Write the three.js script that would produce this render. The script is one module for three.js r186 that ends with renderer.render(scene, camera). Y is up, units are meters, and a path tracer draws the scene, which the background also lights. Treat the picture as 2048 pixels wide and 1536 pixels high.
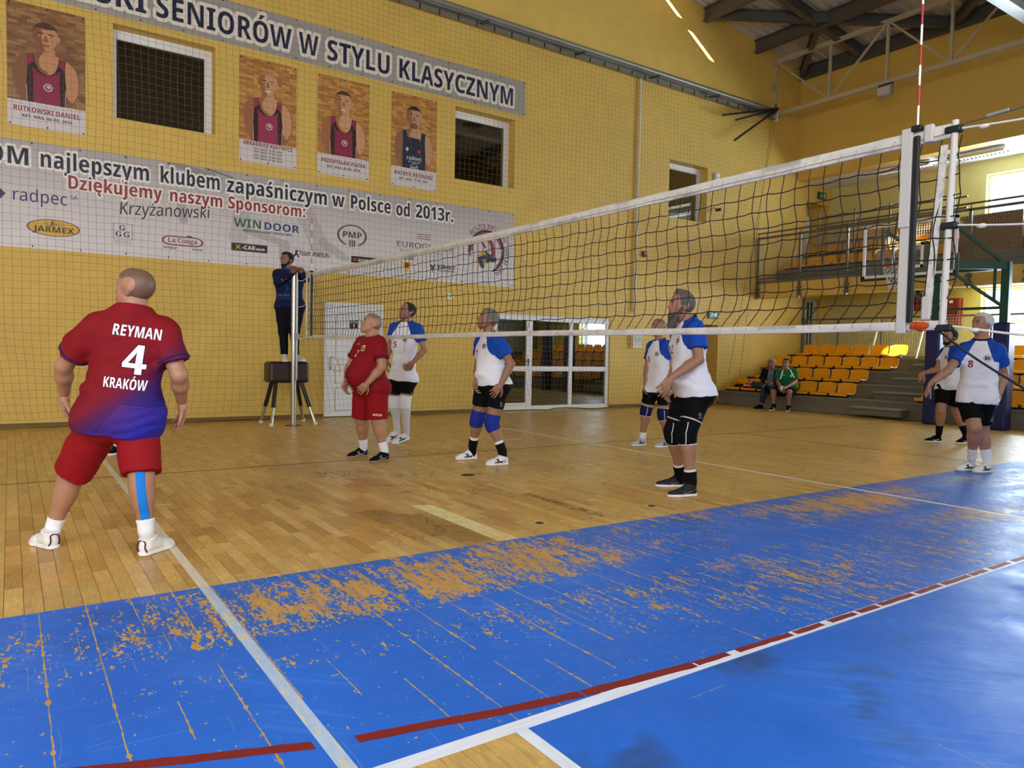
import * as THREE from 'three';
import { mergeGeometries } from 'three/addons/utils/BufferGeometryUtils.js';
import { RoundedBoxGeometry } from 'three/addons/geometries/RoundedBoxGeometry.js';
import { RectAreaLightUniformsLib } from 'three/addons/lights/RectAreaLightUniformsLib.js';

// ---------------------------------------------------------------- camera, sky, sun, daylight, exposure
const V = (x, y, z) => new THREE.Vector3(x, y, z);
const scene = new THREE.Scene();
const camera = new THREE.PerspectiveCamera(55.37, 2048 / 1536, 0.05, 200);
camera.position.set(-3.806, 1.26, 10.944);
camera.quaternion.setFromRotationMatrix(new THREE.Matrix4().makeBasis(
  V(0.82471, 0.02, 0.5652), V(0.00768, 0.99889, -0.04655), V(-0.5655, 0.04273, 0.82364)));
const renderer = new THREE.WebGLRenderer({ antialias: true });
renderer.toneMapping = THREE.LinearToneMapping;
renderer.toneMappingExposure = 0.9;
renderer.shadowMap.enabled = true;
RectAreaLightUniformsLib.init();
scene.background = new THREE.Color().setRGB(2.6, 2.9, 3.3);

// the sun stands low on the far left behind the camera and only gets in through unseen openings placed for its streaks
const SUN = V(1, -0.63, -1).normalize();
const sun = new THREE.DirectionalLight(0xfff1d8, 110);
sun.position.copy(SUN).multiplyScalar(-40).add(V(6, 6, 3));
sun.target.position.set(6, 6, 3);
sun.castShadow = true; sun.shadow.mapSize.set(2048, 2048); sun.shadow.bias = -0.0005;
Object.assign(sun.shadow.camera, { left: -26, right: 26, top: 22, bottom: -22, near: 1, far: 90 });
scene.add(sun, sun.target);

// area lights at the windows, many of them out of view: [centre, width, height, facing, radiance, colour]
const NEAR_Z = 12.6, LEFT_X = -15, BACK_X = 16.7;
const DAY = [
  ...[-9.6, -3.9, 1.8, 7.5].map((x, i) => [V(x, 3.7, NEAR_Z - 0.16), 4.8, 3.2, V(0, 0, -1), [16.5, 6.6, 0.9, 0.25][i], 0xe9f0ff]),  // behind the camera, out of view; strengths set to light the banner wall
  ...[1.2, 5.6, 9.6].map((z) => [V(LEFT_X + 0.16, 2.6, z), 3.4, 2.6, V(1, 0, 0), 0.5, 0xf6f8ff]),  // left end, out of view; weak light along the court
  ...[3.75, 8.0].map((z) => [V(BACK_X + 0.5, 5.15, z), 3.1, 1.75, V(-1, 0, 0), 45, 0xe8f2ff]),
  ...[3.75, 8.0].map((z) => [V(BACK_X + 0.5, 2.35, z), 3.1, 1.6, V(-1, 0, 0), 45, 0xe8f2ff]),
];
for (const [c, w, h, dir, power, col] of DAY) {
  const a = new THREE.RectAreaLight(col, power, w, h);
  a.position.copy(c); a.lookAt(c.clone().add(dir)); scene.add(a);
}
// ---------------------------------------------------------------- helpers
let seed = 7;
const rnd = () => { seed = (seed * 1664525 + 1013904223) >>> 0; return seed / 4294967296; };
const rr = (a, b) => a + (b - a) * rnd();
const clamp = (v, a = 0, b = 1) => Math.min(b, Math.max(a, v));
const sstep = (a, b, v) => { const t = clamp((v - a) / (b - a)); return t * t * (3 - 2 * t); };
const hash = (x, y) => { let h = (Math.imul(x, 374761393) + Math.imul(y, 668265263)) | 0; h = Math.imul(h ^ (h >>> 13), 1274126177); return ((h ^ (h >>> 16)) >>> 0) / 4294967296; };
function vnoise(x, y) {
  const xi = Math.floor(x), yi = Math.floor(y); let u = x - xi, v = y - yi; u = u * u * (3 - 2 * u); v = v * v * (3 - 2 * v);
  const a = hash(xi, yi), b = hash(xi + 1, yi), c = hash(xi, yi + 1), d = hash(xi + 1, yi + 1);
  return a + (b - a) * u + (c - a) * v + (a - b - c + d) * u * v;
}
const fbm = (x, y, n = 4) => { let s = 0, a = 0.5, t = 0; for (let i = 0; i < n; i++) { s += a * vnoise(x, y); t += a; x = x * 2.03 + 17; y = y * 2.03 + 31; a *= 0.5; } return s / t; };
function noise3(x, y, z) { return (vnoise(x + z * 0.7, y + 13.7) + vnoise(y - 5.1, z + x * 0.6) + vnoise(z + 9.3, x - y * 0.5)) / 1.5 - 1; }

const taken = new Map();
const numbered = (n) => { const k = taken.get(n) ?? 0; taken.set(n, k + 1); return k ? `${n}_${String(k).padStart(3, '0')}` : n; };
const shade = (o) => { o.castShadow = true; o.receiveShadow = true; return o; };
function part(name, geo, mat, parent, label) {
  const m = shade(new THREE.Mesh(Array.isArray(geo) ? merge(geo) : geo, mat));
  m.name = name; if (label) m.userData.label = label; parent.add(m); return m;
}
function thing(name, label, category, pos = [0, 0, 0], turn = 0, group) {
  const o = new THREE.Group(); o.name = numbered(name); o.position.set(...pos); o.rotation.y = turn;
  o.userData = { label, category }; if (group) o.userData.group = group; scene.add(o); return o;
}
function solid(name, geo, mat, label, category, group) {
  const m = shade(new THREE.Mesh(Array.isArray(geo) ? merge(geo) : geo, mat)); m.name = numbered(name);
  m.userData = { label, category }; if (group) m.userData.group = group; scene.add(m); return m;
}
function struct(name, label) { const o = new THREE.Group(); o.name = name; o.userData = { kind: 'structure', label }; scene.add(o); return o; }
function merge(list) {
  const l = list.flat().map((g) => { g = g.index ? g.toNonIndexed() : g; for (const k of Object.keys(g.attributes)) if (!['position', 'normal', 'uv'].includes(k)) g.deleteAttribute(k); if (!g.attributes.uv) g.setAttribute('uv', new THREE.BufferAttribute(new Float32Array(g.attributes.position.count * 2), 2)); return g; });
  return l.length === 1 ? l[0] : mergeGeometries(l);
}
const span = (x0, x1, y0, y1, z0, z1) => new THREE.BoxGeometry(x1 - x0, y1 - y0, z1 - z0).translate((x0 + x1) / 2, (y0 + y1) / 2, (z0 + z1) / 2);
const rbox = (w, h, d, r = 0.01, x = 0, y = 0, z = 0, s = 2) => new RoundedBoxGeometry(w, h, d, s, Math.min(r, w / 2.01, h / 2.01, d / 2.01)).translate(x, y, z);
const rspan = (x0, x1, y0, y1, z0, z1, r = 0.01) => rbox(x1 - x0, y1 - y0, z1 - z0, r, (x0 + x1) / 2, (y0 + y1) / 2, (z0 + z1) / 2);
const YU = V(0, 1, 0);
function rod(a, b, r, n = 10, r2 = r) {
  a = Array.isArray(a) ? V(...a) : a; b = Array.isArray(b) ? V(...b) : b;
  const d = b.clone().sub(a), L = d.length(), g = new THREE.CylinderGeometry(r2, r, L, n, 1);
  return g.applyQuaternion(new THREE.Quaternion().setFromUnitVectors(YU, d.normalize())).translate((a.x + b.x) / 2, (a.y + b.y) / 2, (a.z + b.z) / 2);
}
function bar(a, b, w, h, up = YU) {  // box section w (sideways) x h (up) from a to b
  a = Array.isArray(a) ? V(...a) : a; b = Array.isArray(b) ? V(...b) : b;
  const d = b.clone().sub(a), L = d.length(); d.normalize();
  const s = new THREE.Vector3().crossVectors(up, d); if (s.lengthSq() < 1e-6) s.set(1, 0, 0); s.normalize();
  const u = new THREE.Vector3().crossVectors(d, s);
  const m = new THREE.Matrix4().makeBasis(s, u, d); m.setPosition(a.clone().add(b).multiplyScalar(0.5));
  return new THREE.BoxGeometry(w, h, L).applyMatrix4(m);
}
const tube = (pts, r, n = 6, seg) => new THREE.TubeGeometry(new THREE.CatmullRomCurve3(pts.map((p) => Array.isArray(p) ? V(...p) : p)), seg ?? pts.length * 4, r, n);
// cheap polyline tube of 3 or 4 sides for nets
function cords(lines, r, n = 3) {
  const P = [], N = [], I = [], t = V(), a = V(), b = V(), q = V();
  for (const L of lines) {
    const base = P.length / 3;
    for (let i = 0; i < L.length; i++) {
      t.subVectors(L[Math.min(i + 1, L.length - 1)], L[Math.max(i - 1, 0)]).normalize();
      a.set(Math.abs(t.y) > 0.7 ? 1 : 0, Math.abs(t.y) > 0.7 ? 0 : 1, 0.001).cross(t).normalize(); b.crossVectors(t, a);
      for (let k = 0; k < n; k++) {
        const w = k / n * Math.PI * 2; q.copy(a).multiplyScalar(Math.cos(w)).addScaledVector(b, Math.sin(w));
        P.push(L[i].x + q.x * r, L[i].y + q.y * r, L[i].z + q.z * r); N.push(q.x, q.y, q.z);
        if (i) { const c = base + i * n, k2 = (k + 1) % n; I.push(c - n + k, c - n + k2, c + k, c + k, c - n + k2, c + k2); }
      }
    }
  }
  const g = new THREE.BufferGeometry(); g.setAttribute('position', new THREE.Float32BufferAttribute(P, 3)); g.setAttribute('normal', new THREE.Float32BufferAttribute(N, 3)); g.setIndex(I); return g;
}
// textures
function tex(w, h, f, srgb = true) {
  const d = new Uint8Array(w * h * 4), o = [0, 0, 0];
  for (let y = 0, i = 0; y < h; y++) for (let x = 0; x < w; x++, i += 4) { f(x / w, y / h, o, x, y); d[i] = o[0]; d[i + 1] = o[1]; d[i + 2] = o[2]; d[i + 3] = 255; }
  const t = new THREE.DataTexture(d, w, h); t.wrapS = t.wrapT = THREE.RepeatWrapping; t.magFilter = THREE.LinearFilter; if (srgb) t.colorSpace = THREE.SRGBColorSpace; t.needsUpdate = true; return t;
}
function paint(w, h, f) { const c = document.createElement('canvas'); c.width = w; c.height = h; f(c.getContext('2d'), w, h); const t = new THREE.CanvasTexture(c); t.colorSpace = THREE.SRGBColorSpace; return t; }
const wrapNoise = (u, v, s) => { // tileable value noise
  const x = u * s, y = v * s, xi = Math.floor(x), yi = Math.floor(y); let a = x - xi, b = y - yi; a = a * a * (3 - 2 * a); b = b * b * (3 - 2 * b);
  const h = (i, j) => hash((i % s + s) % s + s * 131, (j % s + s) % s); return h(xi, yi) * (1 - a) * (1 - b) + h(xi + 1, yi) * a * (1 - b) + h(xi, yi + 1) * (1 - a) * b + h(xi + 1, yi + 1) * a * b;
};
const std = (color, roughness = 0.7, extra = {}) => new THREE.MeshStandardMaterial({ color, roughness, ...extra });
const plasterBump = tex(256, 256, (u, v, o) => { o[0] = o[1] = o[2] = 90 + 90 * wrapNoise(u, v, 64) + 60 * wrapNoise(u, v, 17); }, false);
plasterBump.repeat.set(0.9, 0.9);
function plaster(r, g, b, amt = 0.05) {
  const t = tex(256, 256, (u, v, o) => { const n = 1 + amt * ((wrapNoise(u, v, 5) + wrapNoise(u, v, 13) + wrapNoise(u, v, 61) * 0.8) / 1.4 - 1); o[0] = r * n; o[1] = g * n; o[2] = b * n; });
  t.repeat.set(0.31, 0.31); return new THREE.MeshStandardMaterial({ map: t, bumpMap: plasterBump, bumpScale: 0.0012, roughness: 0.62 });
}
const M = {
  yellow: plaster(219, 180, 84), pale: plaster(216, 200, 124), drab: plaster(128, 122, 108), white: std(0xe9e6df, 0.5), ceil: std(0xe4e6e8, 0.8), dark: std(0x16140f, 0.9),  // drab: tone of the unseen walls, picked to cut bounced light
  grey: std(0x6b6b68, 0.55), steel: std(0x9a9890, 0.38, { metalness: 0.75 }), chrome: std(0xb9b4a6, 0.25, { metalness: 0.9 }), darkSteel: std(0x57544c, 0.6, { metalness: 0.2 }),
  concrete: plaster(118, 112, 96, 0.16), green: std(0x0d4a33, 0.45), pad: std(0x101c56, 0.42), black: std(0x0b0b0c, 0.6), rubber: std(0x151515, 0.85),
  seat: new THREE.MeshPhysicalMaterial({ color: 0xeca012, roughness: 0.34 }), rope: std(0xe6e0d2, 0.85), redBox: std(0x7d0d14, 0.5), cream: std(0xded2b0, 0.6),
  glass: new THREE.MeshPhysicalMaterial({ color: 0xf4fbff, roughness: 0.03, transmission: 1, thickness: 0, ior: 1.5 }),
  dimGlass: new THREE.MeshPhysicalMaterial({ color: 0xaab6ac, roughness: 0.03, transmission: 1, thickness: 0, ior: 2.7 }),
};
function wallShape(w0, w1, h0, h1, holes, depth) { // wall in (u, v) with rectangular holes, extruded
  const s = new THREE.Shape([[w0, h0], [w1, h0], [w1, h1], [w0, h1]].map(([a, b]) => new THREE.Vector2(a, b)));
  for (const [a, b, c, d] of holes) s.holes.push(new THREE.Path([[a, c], [a, d], [b, d], [b, c]].map(([x, y]) => new THREE.Vector2(x, y))));
  return new THREE.ExtrudeGeometry(s, { depth, bevelEnabled: false });
}
// ---------------------------------------------------------------- floor: oak staves, blue paint, court lines
const WZ = -2.07;                                   // face of the long wall
const FLOOR = struct('floor', 'wooden sports floor with blue painted border and court lines');
part('subfloor', span(-15.3, 17, -0.35, -0.014, -2.4, 13), std(0x6b4a22, 0.8), FLOOR);
const grain = tex(512, 512, (u, v, o) => {
  const g = 0.5 * wrapNoise(u, v * 0.125, 128) + 0.3 * wrapNoise(u, v * 0.25, 64) + 0.35 * wrapNoise(u, v, 9) + 0.12 * wrapNoise(u, v, 128);
  const k = 0.80 + 0.24 * g; o[0] = 218 * k; o[1] = 178 * k; o[2] = 100 * k;
});
const gloss = tex(256, 256, (u, v, o) => { o[0] = o[1] = o[2] = 62 + 40 * wrapNoise(u, v, 9) + 34 * wrapNoise(u, v, 33) + 22 * wrapNoise(u, v, 101); }, false);
gloss.repeat.set(0.37, 0.37);
const woodMat = (hex, more = {}) => new THREE.MeshPhysicalMaterial({ map: grain, roughnessMap: gloss, roughness: 0.9, color: hex, ...more });
const TINTS = [0xffffff, 0xf3e8d6, 0xfff6e2, 0xe6d8c4, 0xf8ecd8, 0xeadcc0, 0xf1e2c8, 0xdccbb0];
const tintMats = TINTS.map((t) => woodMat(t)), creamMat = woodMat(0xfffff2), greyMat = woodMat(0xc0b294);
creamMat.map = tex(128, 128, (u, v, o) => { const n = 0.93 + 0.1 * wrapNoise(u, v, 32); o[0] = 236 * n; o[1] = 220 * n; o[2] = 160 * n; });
const restMat = woodMat(0xffffff, { vertexColors: true });
function stave(w, l, u, v) { // top face and skirts, origin at the stave's centre, top at y = 0
  const a = w / 2, b = l / 2, t = 0.0012, h = -0.012, P = [], U = [], I = [];
  const q = (...c) => { const k = P.length / 3; for (const [x, y, z] of c) { P.push(x, y, z); U.push(u + x, v + z); } I.push(k, k + 1, k + 2, k, k + 2, k + 3); };
  q([-a + t, 0, b - t], [a - t, 0, b - t], [a - t, 0, -b + t], [-a + t, 0, -b + t]);
  q([-a, h, b], [a, h, b], [a - t, 0, b - t], [-a + t, 0, b - t]); q([a, h, -b], [-a, h, -b], [-a + t, 0, -b + t], [a - t, 0, -b + t]);
  q([a, h, b], [a, h, -b], [a - t, 0, -b + t], [a - t, 0, b - t]); q([-a, h, -b], [-a, h, b], [-a + t, 0, b - t], [-a + t, 0, -b + t]);
  const g = new THREE.BufferGeometry(); g.setAttribute('position', new THREE.Float32BufferAttribute(P, 3)); g.setAttribute('uv', new THREE.Float32BufferAttribute(U, 2)); g.setIndex(I); g.computeVertexNormals(); return g;
}
const SW = 0.08, SL = 0.48, variants = Array.from({ length: 8 }, (_, i) => stave(SW, SL, i * 0.131, i * 0.377));
camera.updateMatrixWorld(); const frustum = new THREE.Frustum().setFromProjectionMatrix(new THREE.Matrix4().multiplyMatrices(camera.projectionMatrix, camera.matrixWorldInverse));
const staves = [], pt = V();
function laySection(x0, x1, z0, z1) {
  for (let i = 0, x = x0; x < x1 - 0.01; x += SW, i++) {
    const w = Math.min(SW, x1 - x);
    for (let z = z0 - rr(0, SL); z < z1; z += SL) {
      const a = Math.max(z, z0), b = Math.min(z + SL, z1); if (b - a < 0.03) continue;
      const c = [x + w / 2, (a + b) / 2]; pt.set(c[0], 0, c[1]);
      staves.push({ x: c[0], z: c[1], w, l: b - a, full: w > SW - 1e-4 && b - a > SL - 1e-4, d: pt.distanceTo(camera.position), seen: frustum.containsPoint(pt), k: Math.floor(rr(0, 8)), t: rr(0.82, 1.04), e: rnd() });
    }
  }
}
laySection(-8.4, 11.85, WZ, 6.92); laySection(-5.6, -2.43, 9.0, 12.6);
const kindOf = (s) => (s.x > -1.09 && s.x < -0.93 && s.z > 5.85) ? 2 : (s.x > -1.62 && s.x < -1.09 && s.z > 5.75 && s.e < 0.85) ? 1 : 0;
const near300 = new Set(staves.filter((s) => s.full && s.seen).sort((a, b) => a.d - b.d).slice(0, 290));
{ const P = [], N = [], U = [], C = [], I = [];
  for (const s of staves) {
    const kind = kindOf(s);
    if (near300.has(s)) { const m = part('stave', variants[s.k], kind === 2 ? creamMat : kind === 1 ? greyMat : tintMats[Math.floor(s.e * 8)], FLOOR); m.position.set(s.x, 0, s.z); continue; }
    const g = stave(s.w, s.l, s.k * 0.131, s.k * 0.377), p = g.attributes.position, base = P.length / 3; let t = s.t, c = [t, t * 0.985, t * 0.95];
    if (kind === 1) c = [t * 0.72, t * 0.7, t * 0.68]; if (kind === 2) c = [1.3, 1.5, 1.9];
    for (let i = 0; i < p.count; i++) { P.push(p.getX(i) + s.x, p.getY(i), p.getZ(i) + s.z); N.push(g.attributes.normal.getX(i), g.attributes.normal.getY(i), g.attributes.normal.getZ(i)); U.push(g.attributes.uv.getX(i), g.attributes.uv.getY(i)); C.push(...c); }
    for (const k of g.index.array) I.push(base + k);
  }
  const g = new THREE.BufferGeometry(); for (const [n, a, k] of [['position', P, 3], ['normal', N, 3], ['uv', U, 2], ['color', C, 3]]) g.setAttribute(n, new THREE.Float32BufferAttribute(a, k)); g.setIndex(I);
  part('staves', g, restMat, FLOOR).userData.kind = 'stuff';
}
for (const [x0, x1, z0, z1] of [[-15, -8.4, WZ, 6.92], [-15, -5.6, 9.0, 12.6]]) part('far_boards', span(x0, x1, -0.012, 0, z0, z1), tintMats[1], FLOOR);

// blue floor paint, flaked down to the wood where feet land
const WEAR = [ // [x, z, half x, half z, strength]
  [-2.45, 7.42, 0.6, 0.38, 0.36], [-1.75, 7.4, 0.55, 0.42, 0.38], [-1.15, 7.3, 0.5, 0.38, 0.37], [-0.75, 7.45, 0.35, 0.3, 0.26], [-3.05, 7.5, 0.5, 0.35, 0.22], [-0.2, 7.3, 0.6, 0.35, 0.1],
  [-0.7, 8.25, 0.6, 0.3, 0.15], [-0.1, 8.35, 0.6, 0.4, 0.19], [0.4, 8.5, 0.7, 0.35, 0.14], [0.6, 7.05, 0.4, 0.14, 0.25], [2.3, 7.35, 0.75, 0.33, 0.46], [2.9, 7.3, 0.6, 0.3, 0.33], [1.5, 7.2, 0.5, 0.2, 0.26],
  [2.7, 8.2, 0.7, 0.22, 0.28], [3.4, 8.3, 0.8, 0.3, 0.17], [1.3, 8.55, 0.9, 0.3, 0.13], [2.2, 8.7, 0.8, 0.2, 0.1], [-1.6, 8.1, 0.5, 0.2, 0.12], [4.6, 7.3, 0.8, 0.3, 0.15],
];
const fade = (x, z) => { let m = 0; for (const [a, b, c, d, s] of WEAR) { const u = (x - a) / c, v = (z - b) / d, q = u * u + v * v; if (q < 6) m = Math.max(m, s * Math.exp(-q * 0.75)); } if (z > 7.78 && z < 7.95 - 0.02 * x) m *= 0.06; return m; };
function bluePatch(x0, x1, z0, z1, W, H, heavy) {
  const scratches = []; for (let i = 0; i < 46 * heavy + (z0 > 8.9 ? 30 : 0); i++) scratches.push([rr(x0, x1), rr(z0, z1), rr(-1, 1) * 0.35, rr(0.04, 0.3), rr(0.0006, 0.002)]);
  const scratch = new Float32Array(W * H);
  for (const [sx, sz, sl, len, wd] of scratches) for (let k = 0; k < 1; k += 0.0015) {
    const vertical = len * 1000 % 2 > 0.7, z = sz + (vertical ? k * len : k * len * sl * 0.4), x = sx + (vertical ? 0.03 * Math.sin(k * 3 + sl) * sl : k * len), px = Math.floor((x - x0) / (x1 - x0) * W), py = Math.floor((z - z0) / (z1 - z0) * H);
    if (px > 1 && py > 1 && px < W - 2 && py < H - 2) scratch[py * W + px] = Math.max(scratch[py * W + px], vnoise(k * 40, sx * 9) > 0.35 ? 1 : 0.2);
  }
  return tex(W, H, (u, v, o, i, j) => {
    const x = x0 + u * (x1 - x0), z = z0 + v * (z1 - z0), w = heavy ? fade(x, z) : 0;
    const brd = Math.floor(x / 0.19 + 0.5), fine = fbm(x * 110, z * 48, 3), mid = fbm(x * 24 + 5, z * 8 + brd * 3.7, 4), soft = fbm(x * 1.7, z * 1.7 + 40, 3);
    let bare = 0;
    if (w > 0.02) bare = fine * 0.52 + mid * 0.5 + w * (0.56 + 0.3 * hash(brd, 77)) > 0.70 ? 1 : 0;
    if (heavy) { // joints of the boards underneath, worn through in runs
      const col = Math.floor(x / 0.19), jx = (x - (col + 0.5) * 0.19) + 0.004 * (fbm(z * 14, col * 7.1, 2) - 0.5), run = vnoise(z * 2.1 + col * 5.3, col * 3.7);
      const width = 0.0022 + 0.006 * sstep(0.55, 0.9, fbm(z * 21, col * 3.3, 2)), on = run > 0.60 - w * 1.1 - 0.12 * (z < 7.75) ? 1 : 0;
      if (on && Math.abs(jx) < width * (0.5 + vnoise(z * 60, col))) bare = 1;
      const c2 = Math.floor(x / 0.0633), j2 = x - (c2 + 0.5) * 0.0633; if (w > 0.05 && Math.abs(j2) < 0.0011 && vnoise(z * 8, c2 * 1.7) > 0.62) bare = 1;
      const spot = fbm(x * 62 + 9, z * 40, 2); if (spot > 0.87 - w * 0.25) bare = 1;
    }
    const scuff = scratch[j * W + i]; const n = 0.93 + 0.1 * soft + 0.05 * (fine - 0.5);
    let r = 24 * n, g = 106 * n, b = 208 * n;
    const grime = sstep(0.6, 0.78, fbm(x * 2.3 + 11, z * 3.1 + 3, 4)) * (z > 9 ? 0.62 : 0.16) + (w > 0.05 ? 0.25 * sstep(0.45, 0.6, fine) * w * 2 : 0);
    r += (44 - r) * grime; g += (66 - g) * grime; b += (104 - b) * grime;
    const rub = sstep(0.62, 0.7, fbm(x * 3 + z * 2.2, (z - x) * 40, 2)) * 0.14 * sstep(0.4, 0.6, soft); r += (150 - r) * rub; g += (180 - g) * rub; b += (235 - b) * rub;
    if (bare) { const k = 0.86 + 0.22 * fbm(x * 60, z * 9, 2); r = 204 * k; g = 154 * k; b = 78 * k; }
    else if (scuff > 0) { r += (196 - r) * scuff * 0.8; g += (160 - g) * scuff * 0.8; b += (120 - b) * scuff * 0.7; }
    o[0] = clamp(r, 0, 255); o[1] = clamp(g, 0, 255); o[2] = clamp(b, 0, 255);
  });
}
const paintGloss = tex(256, 256, (u, v, o) => { o[0] = o[1] = o[2] = 74 + 46 * wrapNoise(u, v, 7) + 34 * wrapNoise(u, v, 31) + 24 * wrapNoise(u, v, 90); }, false);
paintGloss.repeat.set(2, 2);
function blue(x0, x1, z0, z1, W, H, heavy) {
  const t = bluePatch(x0, x1, z0, z1, W, H, heavy); t.wrapS = t.wrapT = THREE.ClampToEdgeWrapping;
  const g = span(x0, x1, -0.013, 0.0004, z0, z1), p = g.attributes.position, u = g.attributes.uv;
  for (let i = 0; i < p.count; i++) u.setXY(i, (p.getX(i) - x0) / (x1 - x0), (p.getZ(i) - z0) / (z1 - z0));
  part('blue_paint', g, new THREE.MeshPhysicalMaterial({ map: t, roughnessMap: paintGloss, roughness: 0.92 }), FLOOR, 'scuffed blue floor paint');
}
blue(-4.4, -1.9, 6.92, 9.0, 1600, 1330, 1); blue(-1.9, 0.6, 6.92, 9.0, 1600, 1330, 1); blue(0.6, 4.2, 6.92, 9.0, 1600, 930, 1); blue(4.2, 11.85, 6.92, 9.0, 1024, 280, 0.5); blue(-15, -4.4, 6.92, 9.0, 256, 64, 0);
blue(-2.38, 1.1, 9.0, 12.6, 1024, 1060, 0.0); blue(1.1, 11.85, 9.0, 12.6, 512, 170, 0);

// court lines: thin paint films [name, outline points, colour]
const lineTex = (r, g, b, wear) => tex(64, 1024, (u, v, o) => { const n = fbm(u * 5, v * 60, 3), y = sstep(0.52, 0.6, fbm(u * 3 + 7, v * 26, 3)) * wear; o[0] = (r + (222 - r) * y) * (0.94 + 0.1 * n); o[1] = (g + (204 - g) * y) * (0.94 + 0.1 * n); o[2] = (b + (158 - b) * y) * (0.94 + 0.1 * n); });
function strip(name, x0, x1, z0, z1, mat, along = 'z', top = 0.0012) {
  const g = span(x0, x1, 0.0002, top, z0, z1), p = g.attributes.position, u = g.attributes.uv;
  for (let i = 0; i < p.count; i++) { const a = (p.getX(i) - x0) / (x1 - x0), b = (p.getZ(i) - z0) / (z1 - z0); u.setXY(i, along === 'z' ? a : b, along === 'z' ? b : a); }
  return part(name, g, mat, FLOOR);
}
const tape = (wear, r = 214, g = 216, b = 218) => new THREE.MeshStandardMaterial({ map: lineTex(r, g, b, wear), roughness: 0.45 });
strip('attack_line', -3.0, -2.95, 0, 6.92, tape(0.25, 222, 208, 178)); strip('attack_line', -3.0, -2.95, 6.92, 8.95, tape(0.75, 176, 196, 216));
strip('attack_line', 2.95, 3.0, 0, 8.95, tape(0.3, 228, 222, 205));
strip('side_line', -15, -6, 8.95, 9.0, tape(0), 'x'); strip('side_line', -6, 3, 8.942, 9.002, tape(0.1, 226, 230, 236), 'x'); strip('side_line', 3, 11.85, 8.942, 9.002, tape(0.1), 'x');
strip('boundary_line', -2.43, -2.38, 9.0, 12.6, tape(0.05, 224, 228, 232));
strip('corner_mark', 2.0, 2.36, 2.22, 2.26, tape(0.2), 'x'); strip('corner_mark', -2.86, -2.76, 4.64, 4.665, tape(0.1), 'x');
const thinRed = new THREE.MeshStandardMaterial({ color: 0x6d2a12, roughness: 0.5 });
strip('red_line', -8.4, 11.8, 3.07, 3.1, thinRed, 'x'); strip('red_line', 6.2, 6.23, 3.1, 6.9, thinRed);
{ // broken red tape running beside the white line, laid in short lengths
  const redMat = new THREE.MeshStandardMaterial({ map: lineTex(128, 26, 22, 0), roughness: 0.55 });
  const path = [[-3.9, 8.40], [-3.56, 8.53], [-3.03, 8.72], [-2.88, 8.765], [-2.61, 8.815], [-2.39, 8.86], [-2.08, 8.905], [-1.54, 8.95], [-0.76, 8.965], [11.8, 8.965]].map(([x, z]) => new THREE.Vector2(x, z));
  const at = (x) => { for (let i = 1; i < path.length; i++) if (x <= path[i].x) { const a = path[i - 1], b = path[i], t = (x - a.x) / (b.x - a.x); return a.y + (b.y - a.y) * t; } return 8.965; };
  let x = -3.9; const cuts = [-3.02, -2.9, -2.1, -2.07, -1.5];
  while (x < 7) {
    let e = x + (x < -1.6 ? (x < -3 ? 0.88 : x < -2.2 ? 0.82 : 0.55) : rr(0.16, 0.42)); if (x > -3.05 && x < -2.9) { x = -2.89; continue; }
    const w = x < -1.6 ? 0.05 : 0.036, P = [], n = Math.max(2, Math.round((e - x) / 0.04));
    const sh = new THREE.Shape(); const jag = () => rr(-0.0025, 0.0025);
    for (let i = 0; i <= n; i++) { const q = x + (e - x) * i / n; sh[i ? 'lineTo' : 'moveTo'](q, -(at(q) - w / 2 + jag())); }
    for (let i = n; i >= 0; i--) { const q = x + (e - x) * i / n; sh.lineTo(q, -(at(q) + w / 2 + jag())); }
    part('red_tape', new THREE.ExtrudeGeometry(sh, { depth: 0.001, bevelEnabled: false }).rotateX(-Math.PI / 2).translate(0, 0.0008, 0), redMat, FLOOR);
    x = e + (x < -1.6 ? 0.012 : rr(0.012, 0.06));
  }
}
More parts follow.
